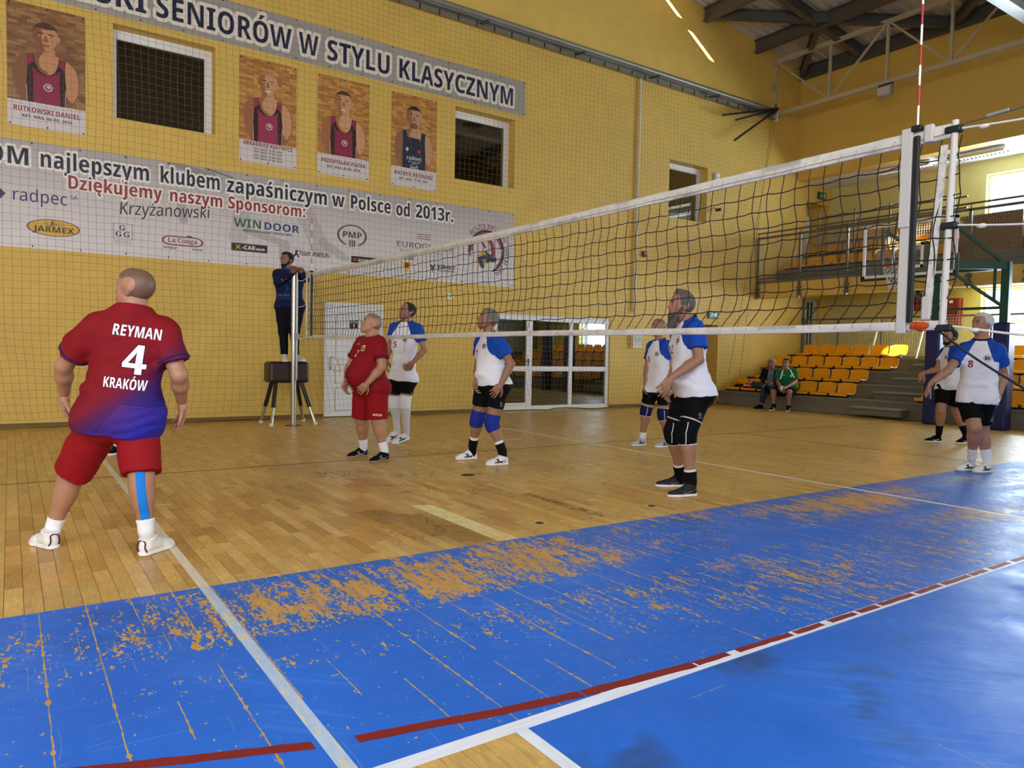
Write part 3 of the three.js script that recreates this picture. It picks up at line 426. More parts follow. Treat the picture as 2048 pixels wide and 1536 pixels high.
{ // ---- lower banner with the sponsors
  const X0 = -6.0, X1 = 5.1, Y0 = 2.66, Y1 = 4.22, W = 2048, H = 512, sx = W / (X1 - X0), sy = H / (Y1 - Y0);
  const px = (x) => (x - X0) * sx, py = (y) => H - (y - Y0) * sy;
  const t = paint(W, H, (c) => {
    const word = (s, a, b, base, cap, fill, edge, lw = 0, font = 'bold', fam = 'sans-serif', lower) => { c.save(); c.font = `${font} 100px ${fam}`; const m = c.measureText(s).width; c.translate(px(a), py(base)); c.scale((b - a) * sx / m, cap * sy / 72); c.lineJoin = 'round'; if (edge) { c.strokeStyle = edge; c.lineWidth = lw; c.strokeText(s, 0, 0); } c.fillStyle = fill; c.fillText(s, 0, 0); c.restore(); };
    const g = c.createLinearGradient(0, 0, 0, H); g.addColorStop(0, '#b3a89e'); g.addColorStop(0.45, '#cfc4ba'); g.addColorStop(1, '#ddd3ca'); c.fillStyle = g; c.fillRect(0, 0, W, H);
    // faded grey photograph of two grappling athletes
    c.save(); c.lineCap = 'round'; c.lineJoin = 'round';
    const limb = (pts, w, col) => { c.strokeStyle = col; c.lineWidth = w * sx; c.beginPath(); pts.forEach(([x, y], i) => c[i ? 'lineTo' : 'moveTo'](px(x), py(y))); c.stroke(); };
    limb([[-1.6, 4.2], [-1.0, 4.1]], 0.16, 'rgba(120,112,104,.5)'); limb([[-1.5, 3.75], [-1.45, 3.3]], 0.14, 'rgba(128,120,112,.4)'); limb([[-0.9, 3.95], [-0.1, 4.05], [0.5, 3.9]], 0.42, 'rgba(160,152,144,.35)'); limb([[-0.5, 3.7], [-0.6, 3.1]], 0.3, 'rgba(164,156,148,.35)'); limb([[0.5, 3.8], [0.75, 3.3], [0.9, 3.0]], 0.36, 'rgba(156,148,140,.36)'); limb([[-0.4, 3.25], [0.2, 3.1], [0.2, 2.85]], 0.2, 'rgba(150,142,134,.45)'); limb([[0.9, 3.2], [1.3, 2.95]], 0.22, 'rgba(160,152,144,.45)'); limb([[-1.1, 4.2], [-0.7, 4.12]], 0.06, 'rgba(60,56,52,.4)');
    c.restore();
    for (const [s, a, b] of [['RADOM', -4.78, -3.53], ['klubem', -1.81, -0.87], ['od', 2.33, 2.65]]) word(s, a, b, s === 'klubem' ? 3.88 : 3.86, 0.25, '#121a2c', '#efe6d8', 20);
    for (const [s, a, b] of [['najlepszym', -3.43, -1.94], ['zapaśniczym', -0.78, 0.98], ['w', 1.06, 1.3], ['Polsce', 1.4, 2.24], ['2013r.', 2.75, 3.62]]) word(s, a, b, 3.87, 0.25, '#121a2c', '#efe6d8', 20);
    for (const [s, a, b] of [['Dziękujemy', -3.08, -1.77], ['naszym', -1.67, -0.83], ['Sponsorom:', -0.76, 0.58]]) word(s, a, b, 3.6, 0.2, '#93221f', '#efe6d8', 20);
    c.fillStyle = '#1d2350'; c.beginPath(); c.moveTo(px(-3.94), py(3.52)); c.lineTo(px(-3.84), py(3.42)); c.lineTo(px(-3.9), py(3.34)); c.lineTo(px(-4.02), py(3.4)); c.fill();
    word('radpec', -3.77, -3.07, 3.34, 0.18, '#1d2350', null, 0, 'normal'); word('SA', -3.04, -2.94, 3.44, 0.06, '#1d2350', null, 0, 'normal');
    c.fillStyle = '#d8a318'; c.strokeStyle = '#4a3410'; c.lineWidth = 3; c.beginPath(); c.ellipse(px(-3.25), py(2.985), 0.33 * sx, 0.12 * sy, 0, 0, 7); c.fill(); c.stroke(); word('JARMEX', -3.5, -2.99, 2.92, 0.085, '#17130c'); word('J.', -3.29, -3.2, 3.03, 0.06, '#17130c'); c.lineWidth = 1; for (let i = 0; i < 9; i++) { c.beginPath(); c.moveTo(px(-3.36 + i * 0.03), py(3.07)); c.lineTo(px(-3.36 + i * 0.03), py(3.01)); c.stroke(); }
    // handwritten sponsor name
    c.save(); c.font = 'normal 100px sans-serif'; const kw = c.measureText('Krzyżanowski').width; c.translate(px(-2.39), py(3.3)); c.scale(1.35 * sx / kw, 0.19 * sy / 72); c.fillStyle = '#17161a'; c.transform(1, -0.06, -0.06, 1, 0, 0); c.fillText('Krzyżanowski', 0, 0); c.restore();
    c.strokeStyle = '#6d675f'; c.lineWidth = 1.5; c.strokeRect(px(-2.46), py(3.16), 0.26 * sx, 0.25 * sy); for (const [x, y] of [[-2.39, 3.05], [-2.44, 2.95], [-2.33, 2.95]]) word('G', x, x + 0.1, y, 0.085, '#1a1f38', null, 0, 'bold', 'serif'); c.fillStyle = '#8c857c'; c.fillRect(px(-2.46), py(2.885), 0.26 * sx, 2); c.fillRect(px(-2.46), py(2.86), 0.26 * sx, 2);
    c.strokeStyle = '#7d1f26'; c.lineWidth = 5; c.beginPath(); c.roundRect(px(-1.76), py(3.04), 0.6 * sx, 0.14 * sy, 0.07 * sy); c.stroke(); word('La Conga', -1.69, -1.24, 2.94, 0.075, '#7d1f26', null, 0, 'bold', 'serif'); c.fillStyle = '#4f5a30'; c.beginPath(); c.ellipse(px(-1.36), py(3.05), 0.05 * sx, 0.02 * sy, 0, 0, 7); c.fill(); word('laconga.pl', -1.75, -1.55, 2.84, 0.035, '#2a2622'); word('ziaaki.pl', -1.32, -1.16, 2.84, 0.03, '#2a2622');
    word('WIN', -0.66, -0.19, 3.31, 0.14, '#25582c', null, 0, 'bold'); word('DOOR', -0.17, 0.46, 3.31, 0.13, '#25346e', null, 0, 'bold'); word('PRODUCENT DRZWI I PROFILI WPC', -0.51, 0.33, 3.24, 0.04, '#23211f');
    c.fillStyle = '#201d16'; c.fillRect(px(-0.7), py(3.03), 0.6 * sx, 0.13 * sy); word('X', -0.64, -0.54, 2.93, 0.075, '#d0a422'); word('-CAR', -0.53, -0.3, 2.935, 0.065, '#efe9dc'); word('wash', -0.29, -0.14, 2.935, 0.045, '#efe9dc');
    limb([[0.36, 2.89], [0.41, 2.95], [0.41, 3.01]], 0.035, '#151515'); limb([[0.41, 2.99], [0.49, 3.0]], 0.022, '#151515'); limb([[0.41, 2.95], [0.46, 2.88]], 0.03, '#151515'); limb([[0.405, 3.04], [0.41, 3.04]], 0.04, '#151515'); word('FIGHTSPORTS', 0.47, 0.92, 2.92, 0.08, '#1b1b1b'); word('.PL', 0.92, 1.02, 2.92, 0.08, '#8e2320');
    c.strokeStyle = '#55493c'; c.lineWidth = 7; c.beginPath(); c.ellipse(px(1.455), py(3.37), 0.27 * sx, 0.19 * sy, 0, 2.0, 7.42); c.stroke(); word('PMP', 1.26, 1.65, 3.33, 0.11, '#3a342e'); for (const x of [1.41, 1.455, 1.5]) { c.fillStyle = '#55493c'; c.fillRect(px(x) - 2, py(3.29), 5, 0.12 * sy); }
    c.fillStyle = '#191611'; c.fillRect(px(1.44), py(3.0), 0.51 * sx, 0.12 * sy); c.strokeStyle = '#c9452f'; c.lineWidth = 4; c.beginPath(); c.arc(px(1.53), py(2.94), 0.035 * sx, 0.7, 5.6); c.stroke(); word('armax', 1.57, 1.92, 2.91, 0.06, '#efe9dc');
    for (let i = 0; i < 3; i++) { c.fillStyle = '#93382a'; c.fillRect(px(2.8), py(3.55 - i * 0.04), 0.14 * sx, 4); c.fillStyle = '#4a443d'; c.fillRect(px(2.95), py(3.55 - i * 0.04), 0.14 * sx, 4); }
    word('EUROGLATER', 2.35, 3.62, 3.27, 0.105, '#3d3833', null, 0, 'normal'); word('ARCHITEKTURA STALI I SZKŁA', 2.41, 3.36, 3.185, 0.035, '#56504a', null, 0, 'normal');
    c.fillStyle = '#d8b227'; c.beginPath(); c.moveTo(px(2.46), py(2.98)); c.lineTo(px(2.7), py(2.98)); c.lineTo(px(2.58), py(2.76)); c.fill(); c.fillStyle = '#8e2320'; c.fillRect(px(2.54), py(2.97), 0.08 * sx, 0.1 * sy); word('MOSiR', 2.45, 2.72, 3.03, 0.05, '#2a2622');
    c.fillStyle = '#4a4a4c'; c.beginPath(); c.moveTo(px(3.08), py(3.0)); c.lineTo(px(3.16), py(2.96)); c.lineTo(px(3.22), py(3.02)); c.lineTo(px(3.15), py(2.82)); c.fill(); word('VIRGO', 3.24, 3.66, 2.91, 0.085, '#232120'); word('POLIGRAFIA', 3.25, 3.65, 2.855, 0.04, '#232120');
    // round club emblem
    const cx = px(4.42), cy = py(3.36), R = 0.42 * sx, ky = sy / sx; c.save(); c.translate(cx, cy); c.scale(1, ky);
    const arc = (r, a, b, w, col) => { c.strokeStyle = col; c.lineWidth = w; c.beginPath(); c.arc(0, 0, r, a, b); c.stroke(); };
    arc(R, 3.0, 6.2, 9, '#1d2140'); arc(R - 9, 3.1, 6.1, 10, '#a8402f'); arc(R, -0.1, 1.2, 8, '#241f38'); arc(R - 7, -0.1, 0.9, 8, '#93333a'); arc(R, 2.8, 3.1, 4, '#1d2140');
    c.fillStyle = '#d39a3c'; c.beginPath(); c.arc(-R * 0.28, R * 0.42, R * 0.34, 0, 7); c.fill();
    const l2 = (pts, w, col) => { c.strokeStyle = col; c.lineCap = 'round'; c.lineWidth = w; c.beginPath(); pts.forEach(([x, y], i) => c[i ? 'lineTo' : 'moveTo'](x * R, y * R)); c.stroke(); };
    l2([[-0.35, -0.5], [-0.1, -0.2]], 9, '#8a2f2c'); l2([[0.05, -0.7], [0.3, -0.35], [0.38, 0.1], [0.3, 0.35]], 17, '#8a2f2c'); l2([[-0.45, -0.52], [-0.28, -0.58]], 8, '#8a2f2c'); l2([[-0.05, -0.68], [0.12, -0.76]], 8, '#8a2f2c');
    l2([[-0.35, 0.72], [-0.2, 0.8]], 7, '#1d2b50'); l2([[-0.25, 0.75], [-0.42, 0.4], [-0.1, 0.28], [0.3, 0.42], [0.5, 0.36]], 15, '#1d2b50'); l2([[0.05, 0.2], [0.28, 0.2]], 12, '#2c3a5e'); l2([[-0.05, 0.05], [0.1, 0.22]], 12, '#5b2a26'); c.fillStyle = '#22304e'; c.beginPath(); c.arc(0.05 * R, 0.47 * R, 8, 0, 7); c.fill();
    const ring = (s, a0, a1, r, col, flip) => { c.font = '26px sans-serif'; c.textAlign = 'center'; c.fillStyle = col; [...s].forEach((ch, i) => { const a = a0 + (a1 - a0) * i / (s.length - 1); c.save(); c.rotate(a); c.translate(0, -r); c.fillText(ch, 0, 0); c.restore(); }); };
    ring('RCSZ', -0.83, -0.38, R * 1.1, '#2b2a30'); ring('OLIMPIJCZYK', -0.22, 1.05, R * 1.1, '#8e2c2a'); ring('RADOM 2004', 1.42, 2.62, R * 1.1, '#2b2a30'); c.restore();
    for (let i = 0; i < 90; i++) { c.fillStyle = `rgba(${rnd() < 0.5 ? '240,232,222' : '150,140,130'},0.05)`; c.fillRect(rr(0, W), rr(0, H), rr(30, 200), rr(4, 60)); }
  });
  sheetOn('sponsor_banner', X0, X1, Y0, Y1, t, 'long pale banner with sponsor logos and dark blue headline above the net', 'banner');
}
{ // ---- four portrait posters
  const brick = (c, W, H, dark) => { c.fillStyle = dark ? '#8a622e' : '#b07a36'; c.fillRect(0, 0, W, H); for (let r = 0; r < 40; r++) for (let k = -1; k < 10; k++) { const y = r * H / 40, x = k * W / 8 + (r % 3) * 29 + rr(-6, 6), q = rr(-26, 26); c.fillStyle = `rgb(${172 + q + (dark ? -26 : 18)},${122 + q + (dark ? -20 : 10)},${64 + q * 0.6})`; c.fillRect(x, y + 1, W / 8 * rr(0.8, 1.5), H / 40 - 2); } };
  function portrait(o) {
    return paint(512, 922, (c, W, H) => {
      brick(c, W, H, o.darkBg); const skin = o.skin, sh = o.shadow; const cx = 250, top = o.top;
      const el = (x, y, a, b, f, rot = 0) => { c.fillStyle = f; c.beginPath(); c.ellipse(x, y, a, b, rot, 0, 7); c.fill(); };
      const poly = (f, ...p) => { c.fillStyle = f; c.beginPath(); p.forEach(([x, y], i) => c[i ? 'lineTo' : 'moveTo'](x, y)); c.closePath(); c.fill(); };
      const curve = (f, d) => { c.fillStyle = f; c.fill(new Path2D(d)); };
      const s = top; // neck, shoulders, arms
      curve(sh, `M${cx - 52} ${s + 150} L${cx - 56} ${s + 215} C${cx - 120} ${s + 240} ${cx - 190} ${s + 250} ${cx - 205} ${s + 330} C${cx - 225} ${s + 430} ${cx - 215} ${s + 520} ${cx - 150} ${s + 600} L${cx - 110} 780 L${cx + 120} 780 L${cx + 160} ${s + 590} C${cx + 225} ${s + 520} ${cx + 230} ${s + 430} ${cx + 212} ${s + 330} C${cx + 196} ${s + 250} ${cx + 120} ${s + 240} ${cx + 62} ${s + 215} L${cx + 56} ${s + 150} Z`);
      curve(skin, `M${cx - 10} ${s + 150} L${cx - 20} ${s + 220} C${cx - 60} ${s + 260} ${cx - 60} ${s + 330} ${cx} ${s + 350} L${cx + 170} ${s + 560} C${cx + 222} ${s + 500} ${cx + 224} ${s + 420} ${cx + 204} ${s + 335} C${cx + 190} ${s + 256} ${cx + 120} ${s + 244} ${cx + 60} ${s + 218} L${cx + 54} ${s + 150} Z`);
      // singlet
      curve(o.side, `M${cx - 128} ${s + 244} L${cx - 84} ${s + 232} C${cx - 70} ${s + 330} ${cx - 40} ${s + 372} ${cx + 4} ${s + 376} C${cx + 54} ${s + 372} ${cx + 76} ${s + 330} ${cx + 84} ${s + 232} L${cx + 130} ${s + 246} C${cx + 118} ${s + 330} ${cx + 128} ${s + 400} ${cx + 132} ${s + 450} L${cx + 128} 780 L${cx - 122} 780 L${cx - 128} ${s + 450} C${cx - 124} ${s + 400} ${cx - 116} ${s + 330} ${cx - 128} ${s + 244} Z`);
      if (o.panel) { curve(o.main, `M${cx - 92} ${s + 320} C${cx - 60} ${s + 400} ${cx + 60} ${s + 400} ${cx + 92} ${s + 320} C${cx + 84} ${s + 420} ${cx + 96} ${s + 520} ${cx + 92} 780 L${cx - 86} 780 C${cx - 88} ${s + 520} ${cx - 78} ${s + 420} ${cx - 92} ${s + 320} Z`); curve(o.main, `M${cx - 126} ${s + 246} L${cx - 88} ${s + 234} L${cx - 80} ${s + 290} L${cx - 122} ${s + 330} Z`); curve(o.main, `M${cx + 126} ${s + 248} L${cx + 88} ${s + 234} L${cx + 80} ${s + 290} L${cx + 122} ${s + 330} Z`); c.strokeStyle = '#cdbfae'; c.lineWidth = 4; for (const k of [-1, 1]) { c.beginPath(); c.moveTo(cx + k * 128, s + 470); c.lineTo(cx + k * 122, 780); c.stroke(); }
        el(cx + 12, s + 470, 30, 30, '#d9c3b4'); el(cx + 12, s + 470, 22, 22, '#8c2b34'); el(cx + 14, s + 466, 15, 12, '#d9c3b4', 0.5); }
      else { curve(o.main, `M${cx - 60} ${s + 300} L${cx + 60} ${s + 300} L${cx + 90} 780 L${cx - 90} 780 Z`); c.fillStyle = '#d8d4cc'; c.textAlign = 'center'; c.font = 'bold 54px sans-serif'; c.fillText('radom', cx + 6, s + 520); c.font = 'bold 20px sans-serif'; c.fillText('siła w precyzji', cx + 6, s + 546); c.strokeStyle = '#d8d4cc'; c.lineWidth = 6; c.beginPath(); c.arc(cx + 6, s + 596, 40, 0, 7); c.stroke(); c.font = 'bold 30px sans-serif'; c.fillText('PMP', cx + 6, s + 606); c.font = '22px sans-serif'; c.fillText('EUROGLATER', cx + 6, s + 668); el(cx + 60, s + 430, 20, 20, '#a8333a'); el(cx - 74, s + 420, 16, 20, '#c9c4ba'); }
      // head
      el(cx - 78, s + 92, 13, 28, sh); el(cx + 80, s + 96, 13, 28, skin);
      curve(sh, `M${cx - 78} ${s + 60} C${cx - 74} ${s - 30} ${cx + 74} ${s - 30} ${cx + 78} ${s + 60} C${cx + 82} ${s + 130} ${cx + 44} ${s + 204} ${cx} ${s + 206} C${cx - 44} ${s + 204} ${cx - 82} ${s + 130} ${cx - 78} ${s + 60} Z`);
      curve(skin, `M${cx - 20} ${s - 8} C${cx + 60} ${s - 20} ${cx + 76} ${s + 30} ${cx + 77} ${s + 66} C${cx + 80} ${s + 132} ${cx + 40} ${s + 200} ${cx} ${s + 202} C${cx - 22} ${s + 180} ${cx - 40} ${s + 60} ${cx - 20} ${s - 8} Z`);
      curve(o.hair, `M${cx - 80} ${s + 62} C${cx - 82} ${s - 40} ${cx + 80} ${s - 44} ${cx + 80} ${s + 62} C${cx + 66} ${s + 10} ${cx + 40} ${s + o.line} ${cx} ${s + o.line} C${cx - 40} ${s + o.line} ${cx - 66} ${s + 10} ${cx - 80} ${s + 62} Z`);
      for (const k of [-1, 1]) { c.fillStyle = o.hairDark; c.fillRect(cx + k * 34 - 22, s + 66, 42, 7); el(cx + k * 33, s + 86, 13, 6, '#e8dccb'); el(cx + k * 33, s + 86, 6, 6, '#2d2018'); }
      curve('rgba(90,48,24,.45)', `M${cx - 8} ${s + 84} L${cx - 18} ${s + 128} L${cx + 16} ${s + 130} L${cx + 6} ${s + 84} Z`); c.fillStyle = o.smile ? '#efe4d4' : '#8a4a38'; c.beginPath(); c.ellipse(cx, s + 156, 28, o.smile ? 11 : 6, 0, 0, o.smile ? Math.PI : 7); c.fill();
      if (o.beard) { c.fillStyle = 'rgba(50,34,20,.5)'; c.beginPath(); c.ellipse(cx, s + 186, 42, 24, 0, 0, 7); c.fill(); }
      // caption
      c.fillStyle = '#d9cdc2'; c.fillRect(0, 728, W, H - 728); c.textAlign = 'center'; c.fillStyle = '#7f2a26'; c.font = 'bold 52px sans-serif'; c.fillText(o.name, W / 2, o.lines.length > 1 ? 770 : 806, 440); c.fillStyle = '#2a2522'; c.font = `bold ${o.lines.length > 1 ? 24 : 32}px sans-serif`; o.lines.forEach((l, i) => c.fillText(l, W / 2, o.lines.length > 1 ? 800 + i * 28 : 850, 330));
    });
  }
  const red = { side: '#2a1c1a', main: '#8f2440', panel: true };
  const P = [
    [-3.81, -2.83, { ...red, top: 130, skin: '#c98c60', shadow: '#8a5836', hair: '#4a3322', hairDark: '#3a2618', line: 34, darkBg: true, name: 'RUTKOWSKI DANIEL', lines: ['KAT. WAG. 66 KG. 2014'] }, 'portrait poster of a wrestler on dark bricks, first from the left'],
    [-0.58, 0.4, { ...red, main: '#a03052', top: 110, skin: '#d29a70', shadow: '#a3683f', hair: '#b98058', hairDark: '#6b4628', line: 16, smile: true, name: 'ARKADIUSZ KUŁYNYCZ', lines: ['KAT. WAG. 75 KG 2014', 'KAT. WAG. 75 KG 2016', 'KAT. WAG. 75 KG 2017', 'KAT. WAG. 87 KG 2018'] }, 'portrait poster of a smiling bald wrestler with four caption lines'],
    [0.78, 1.77, { ...red, top: 130, skin: '#d49c70', shadow: '#a86c42', hair: '#4b3524', hairDark: '#4a321e', line: 22, smile: true, name: 'PRZEMYSŁAW PIĄTEK', lines: ['KAT. WAG. 60 KG. 2018'] }, 'portrait poster of a short haired wrestler, third from the left'],
    [2.22, 3.2, { side: '#1f2740', main: '#22263c', top: 120, skin: '#c9966e', shadow: '#996544', hair: '#241a14', hairDark: '#1c1410', line: 26, beard: true, name: 'PATRYK BEDNARZ', lines: ['KAT. WAG. 77 KG. 2021'] }, 'portrait poster of a wrestler in a navy singlet'],
  ];
  for (const [a, b, o, l] of P) sheetOn('portrait_poster', a, b, 4.42, 6.19, portrait(o), l, 'poster', 'wrestler posters on the wall');
}
// small things on the wall
{ const s = thing('alarm_sounder', 'small red alarm sounder on the yellow wall', 'alarm', [8.93, 3.72, WZ]); part('body', rbox(0.13, 0.14, 0.07, 0.025, 0, 0, 0.035), M.redBox, s); part('lens', new THREE.SphereGeometry(0.032, 12, 8).translate(0.01, 0.01, 0.07), std(0xd9c4c0, 0.2), s);
  const j = thing('junction_box', 'tiny white junction box on the wall above the glass door', 'box', [3.55, 2.37, WZ]); part('cover', rbox(0.11, 0.11, 0.03, 0.008, 0, 0, 0.015), M.white, j); part('screw', rbox(0.025, 0.025, 0.01, 0.003, 0, 0, 0.033), M.black, j);
  const c = thing('control_box', 'grey control box on the wall right of the glass door', 'box', [8.72, 1.62, WZ]); part('body', rbox(0.3, 0.34, 0.1, 0.015, 0, 0, 0.05), M.cream, c); part('display', rbox(0.2, 0.12, 0.01, 0.003, 0.02, 0.03, 0.103), std(0x6f8078, 0.3), c); part('base', rbox(0.34, 0.03, 0.12, 0.006, 0, -0.17, 0.06), M.white, c);
  const k = thing('wall_speaker', 'small white sensor box with a dangling cable beside the corner window', 'sensor', [11.46, 5.94, WZ]); part('body', rbox(0.14, 0.2, 0.09, 0.01, 0, 0, 0.045), M.white, k); part('cable', tube([[0, -0.1, 0.05], [0.02, -0.2, 0.05], [-0.02, -0.32, 0.06], [0.03, -0.36, 0.06], [0.02, -0.28, 0.05]], 0.008, 5), M.black, k);
  const k2 = thing('wall_camera', 'small dark camera on the wall right of the corner window', 'camera', [11.4, 5.1, WZ]); part('arm', rod([0, 0.06, 0], [0, 0, 0.12], 0.012), M.grey, k2); part('body', rbox(0.06, 0.07, 0.16, 0.012, 0.02, -0.02, 0.16), M.black, k2);
  const ex = (x, y, z, lab, w = 0.36) => { const t = paint(128, 64, (q) => { q.fillStyle = '#0f5a3a'; q.fillRect(0, 0, 128, 64); q.fillStyle = '#dff2e4'; q.fillRect(84, 10, 26, 44); q.beginPath(); q.arc(40, 16, 6, 0, 7); q.fill(); q.lineWidth = 6; q.strokeStyle = '#dff2e4'; q.beginPath(); q.moveTo(38, 22); q.lineTo(34, 38); q.lineTo(22, 50); q.moveTo(34, 38); q.lineTo(46, 50); q.moveTo(38, 26); q.lineTo(52, 32); q.stroke(); q.beginPath(); q.moveTo(58, 32); q.lineTo(76, 32); q.moveTo(68, 24); q.lineTo(76, 32); q.lineTo(68, 40); q.stroke(); });
    const o = thing('exit_sign', lab, 'sign', [x, y, z]); part('case', rbox(w + 0.03, w / 2 + 0.03, 0.05, 0.008, 0, 0, 0.025), M.green, o); part('face', new THREE.PlaneGeometry(w, w / 2).translate(0, 0, 0.0515), new THREE.MeshStandardMaterial({ map: t, roughness: 0.4 }), o); };
  ex(16.16, 6.1, WZ, 'green exit sign above the gallery door'); ex(11.5, 2.36, WZ, 'green exit sign over the recessed doorway by the stand', 0.34); ex(15.56, 2.4, WZ - 0.08, 'small exit pictogram on the grey door under the gallery', 0.14);
}
// netting hung in front of the long wall
{ const t = thing('safety_net', 'tall mustard cord netting hung over the whole banner wall', 'net', [0, 0, 0]), NX0 = -6.2, NX1 = 13.25, top = 7.72, ms = 0.105, zN = WZ + 0.34;
  const wav = (x, y) => zN + 0.05 * Math.sin(x * 1.9 + 0.6 * Math.sin(y * 0.9)) + 0.05 * (fbm(x * 1.1, y * 0.45, 2) - 0.5) + (y < 0.9 ? (0.9 - y) * 0.13 * Math.sin(x * 2.7) : 0);
  const wx = (x, y) => x + 0.05 * (fbm(x * 0.7 + 3, y * 0.8 + 7, 2) - 0.5) * 2 + (x > 11.3 ? -(x - 11.3) * 0.32 * sstep(7.7, 2, y) : 0) + (y < 1.3 ? 0.18 * (1.3 - y) * Math.sin(x * 1.3 + 1) : 0);
  const wy = (x, y) => y - 0.035 * Math.abs(Math.sin(Math.PI * x / 0.42)) * sstep(6.9, 7.72, y) + 0.02 * (fbm(x * 2.1, y * 2.1 + 50, 2) - 0.5) * 2;
  const lines = []; for (let x = NX0; x <= NX1; x += ms) { const l = []; for (let y = top; y >= 0.02; y -= 0.21) l.push(V(wx(x, y), Math.max(0.015, wy(x, y)), wav(x, y))); lines.push(l); }
  for (let y = top; y > 0; y -= ms) { const l = []; for (let x = NX0; x <= NX1 + 0.02; x += 0.21) l.push(V(wx(x, y), Math.max(0.015, wy(x, y) - 0.012 * Math.abs(Math.sin(x * 5 + y * 3))), wav(x, y))); lines.push(l); }
  const m = std(0x7d6420, 0.85); part('mesh', cords(lines, 0.0021, 3), m, t).userData.kind = 'stuff';
  const rope = []; for (let x = NX0; x <= NX1; x += 0.1) rope.push(V(wx(x, 0.05), 0.03 + 0.02 * Math.abs(Math.sin(x * 2.2)), wav(x, 0.05) + 0.02 * Math.sin(x * 7))); part('bottom_rope', cords([rope], 0.016, 6), m, t);
  part('support_wire', cords([[V(NX0, top + 0.1, zN), V(13.4, top + 0.1, zN)]], 0.003, 4), M.black, t);
  for (let x = NX0; x <= NX1; x += 0.42) part('hook', [rod([x, top + 0.1, zN], [x, top - 0.02, zN], 0.008, 6), rbox(0.022, 0.07, 0.022, 0.005, x, top + 0.05, zN)], M.rubber, t);
  for (const [a, b] of [[13.25, 12.2], [13.4, 11.75]]) part('edge_cord', cords([[V(a, top, zN), V((a + b) / 2 - 0.05, 4, zN + 0.02), V(b, 0.8, zN + 0.05)]], 0.006, 5), m, t);
  const s = thing('folding_bracket', 'three dark steel arms fanned out under the end of the net track', 'bracket', [13.6, 8.1, WZ + 0.1]);
  for (const [x, y, z] of [[-2.37, -0.68, 0.27], [-1.9, -0.72, 0.3], [-1.89, -1.23, 0.27]]) part('arm', bar([0.1, 0.02, 0.1], [x, y, z], 0.045, 0.045), M.rubber, s); part('hinge', rod([0.02, -0.1, 0.08], [0.02, 0.12, 0.08], 0.03), M.darkSteel, s);
}
// ---------------------------------------------------------------- concrete stand, gallery, seats
const ORD = ['first', 'second', 'third', 'fourth', 'fifth', 'sixth', 'seventh', 'eighth', 'ninth', 'tenth', 'eleventh', 'twelfth'];
const TIER = [[11.85, 0.37], [12.72, 0.68], [13.6, 0.99], [14.5, 1.31]];
{ const tiers = TIER.map((q, i) => { const s = struct(`floor_${String(i + 1).padStart(3, '0')}`, `grey concrete stand, ${['bottom', 'second', 'third', 'top'][i]} tier`); return s; }), t = tiers[0];
  TIER.forEach(([x, y], i) => part('tier', rspan(x, 16.7, i ? TIER[i - 1][1] : 0, y, WZ + 0.0, 12.6, 0.012), M.concrete, tiers[i]));
  const lip = std(0x76715f, 0.7); TIER.forEach(([x, y], i) => part('edge_strip', rspan(x - 0.02, x + 0.1, y - 0.05, y + 0.008, WZ, 12.6, 0.005), lip, tiers[i]));
  const step = std(0x8d897c, 0.55); // aisle half steps
  TIER.forEach(([x, y], i) => { part('aisle_step', rspan(x - 0.38, x, y - 0.17, y - 0.13, 1.87, 3.0, 0.006), step, tiers[i]); part('step_support', rspan(x - 0.33, x, Math.max(0, y - 0.31), y - 0.17, 1.9, 2.97, 0.006), M.concrete, tiers[i]); });
  TIER.forEach(([x, y], i) => { for (const [a, b] of [[-1.95, 1.5 - (i % 2) * 0.22], [3.1, 10.4]]) part('seat_rail', rspan(x + 0.12, x + 0.2, y + 0.0, y + 0.055, a, b, 0.008), M.rubber, tiers[i]); });
}
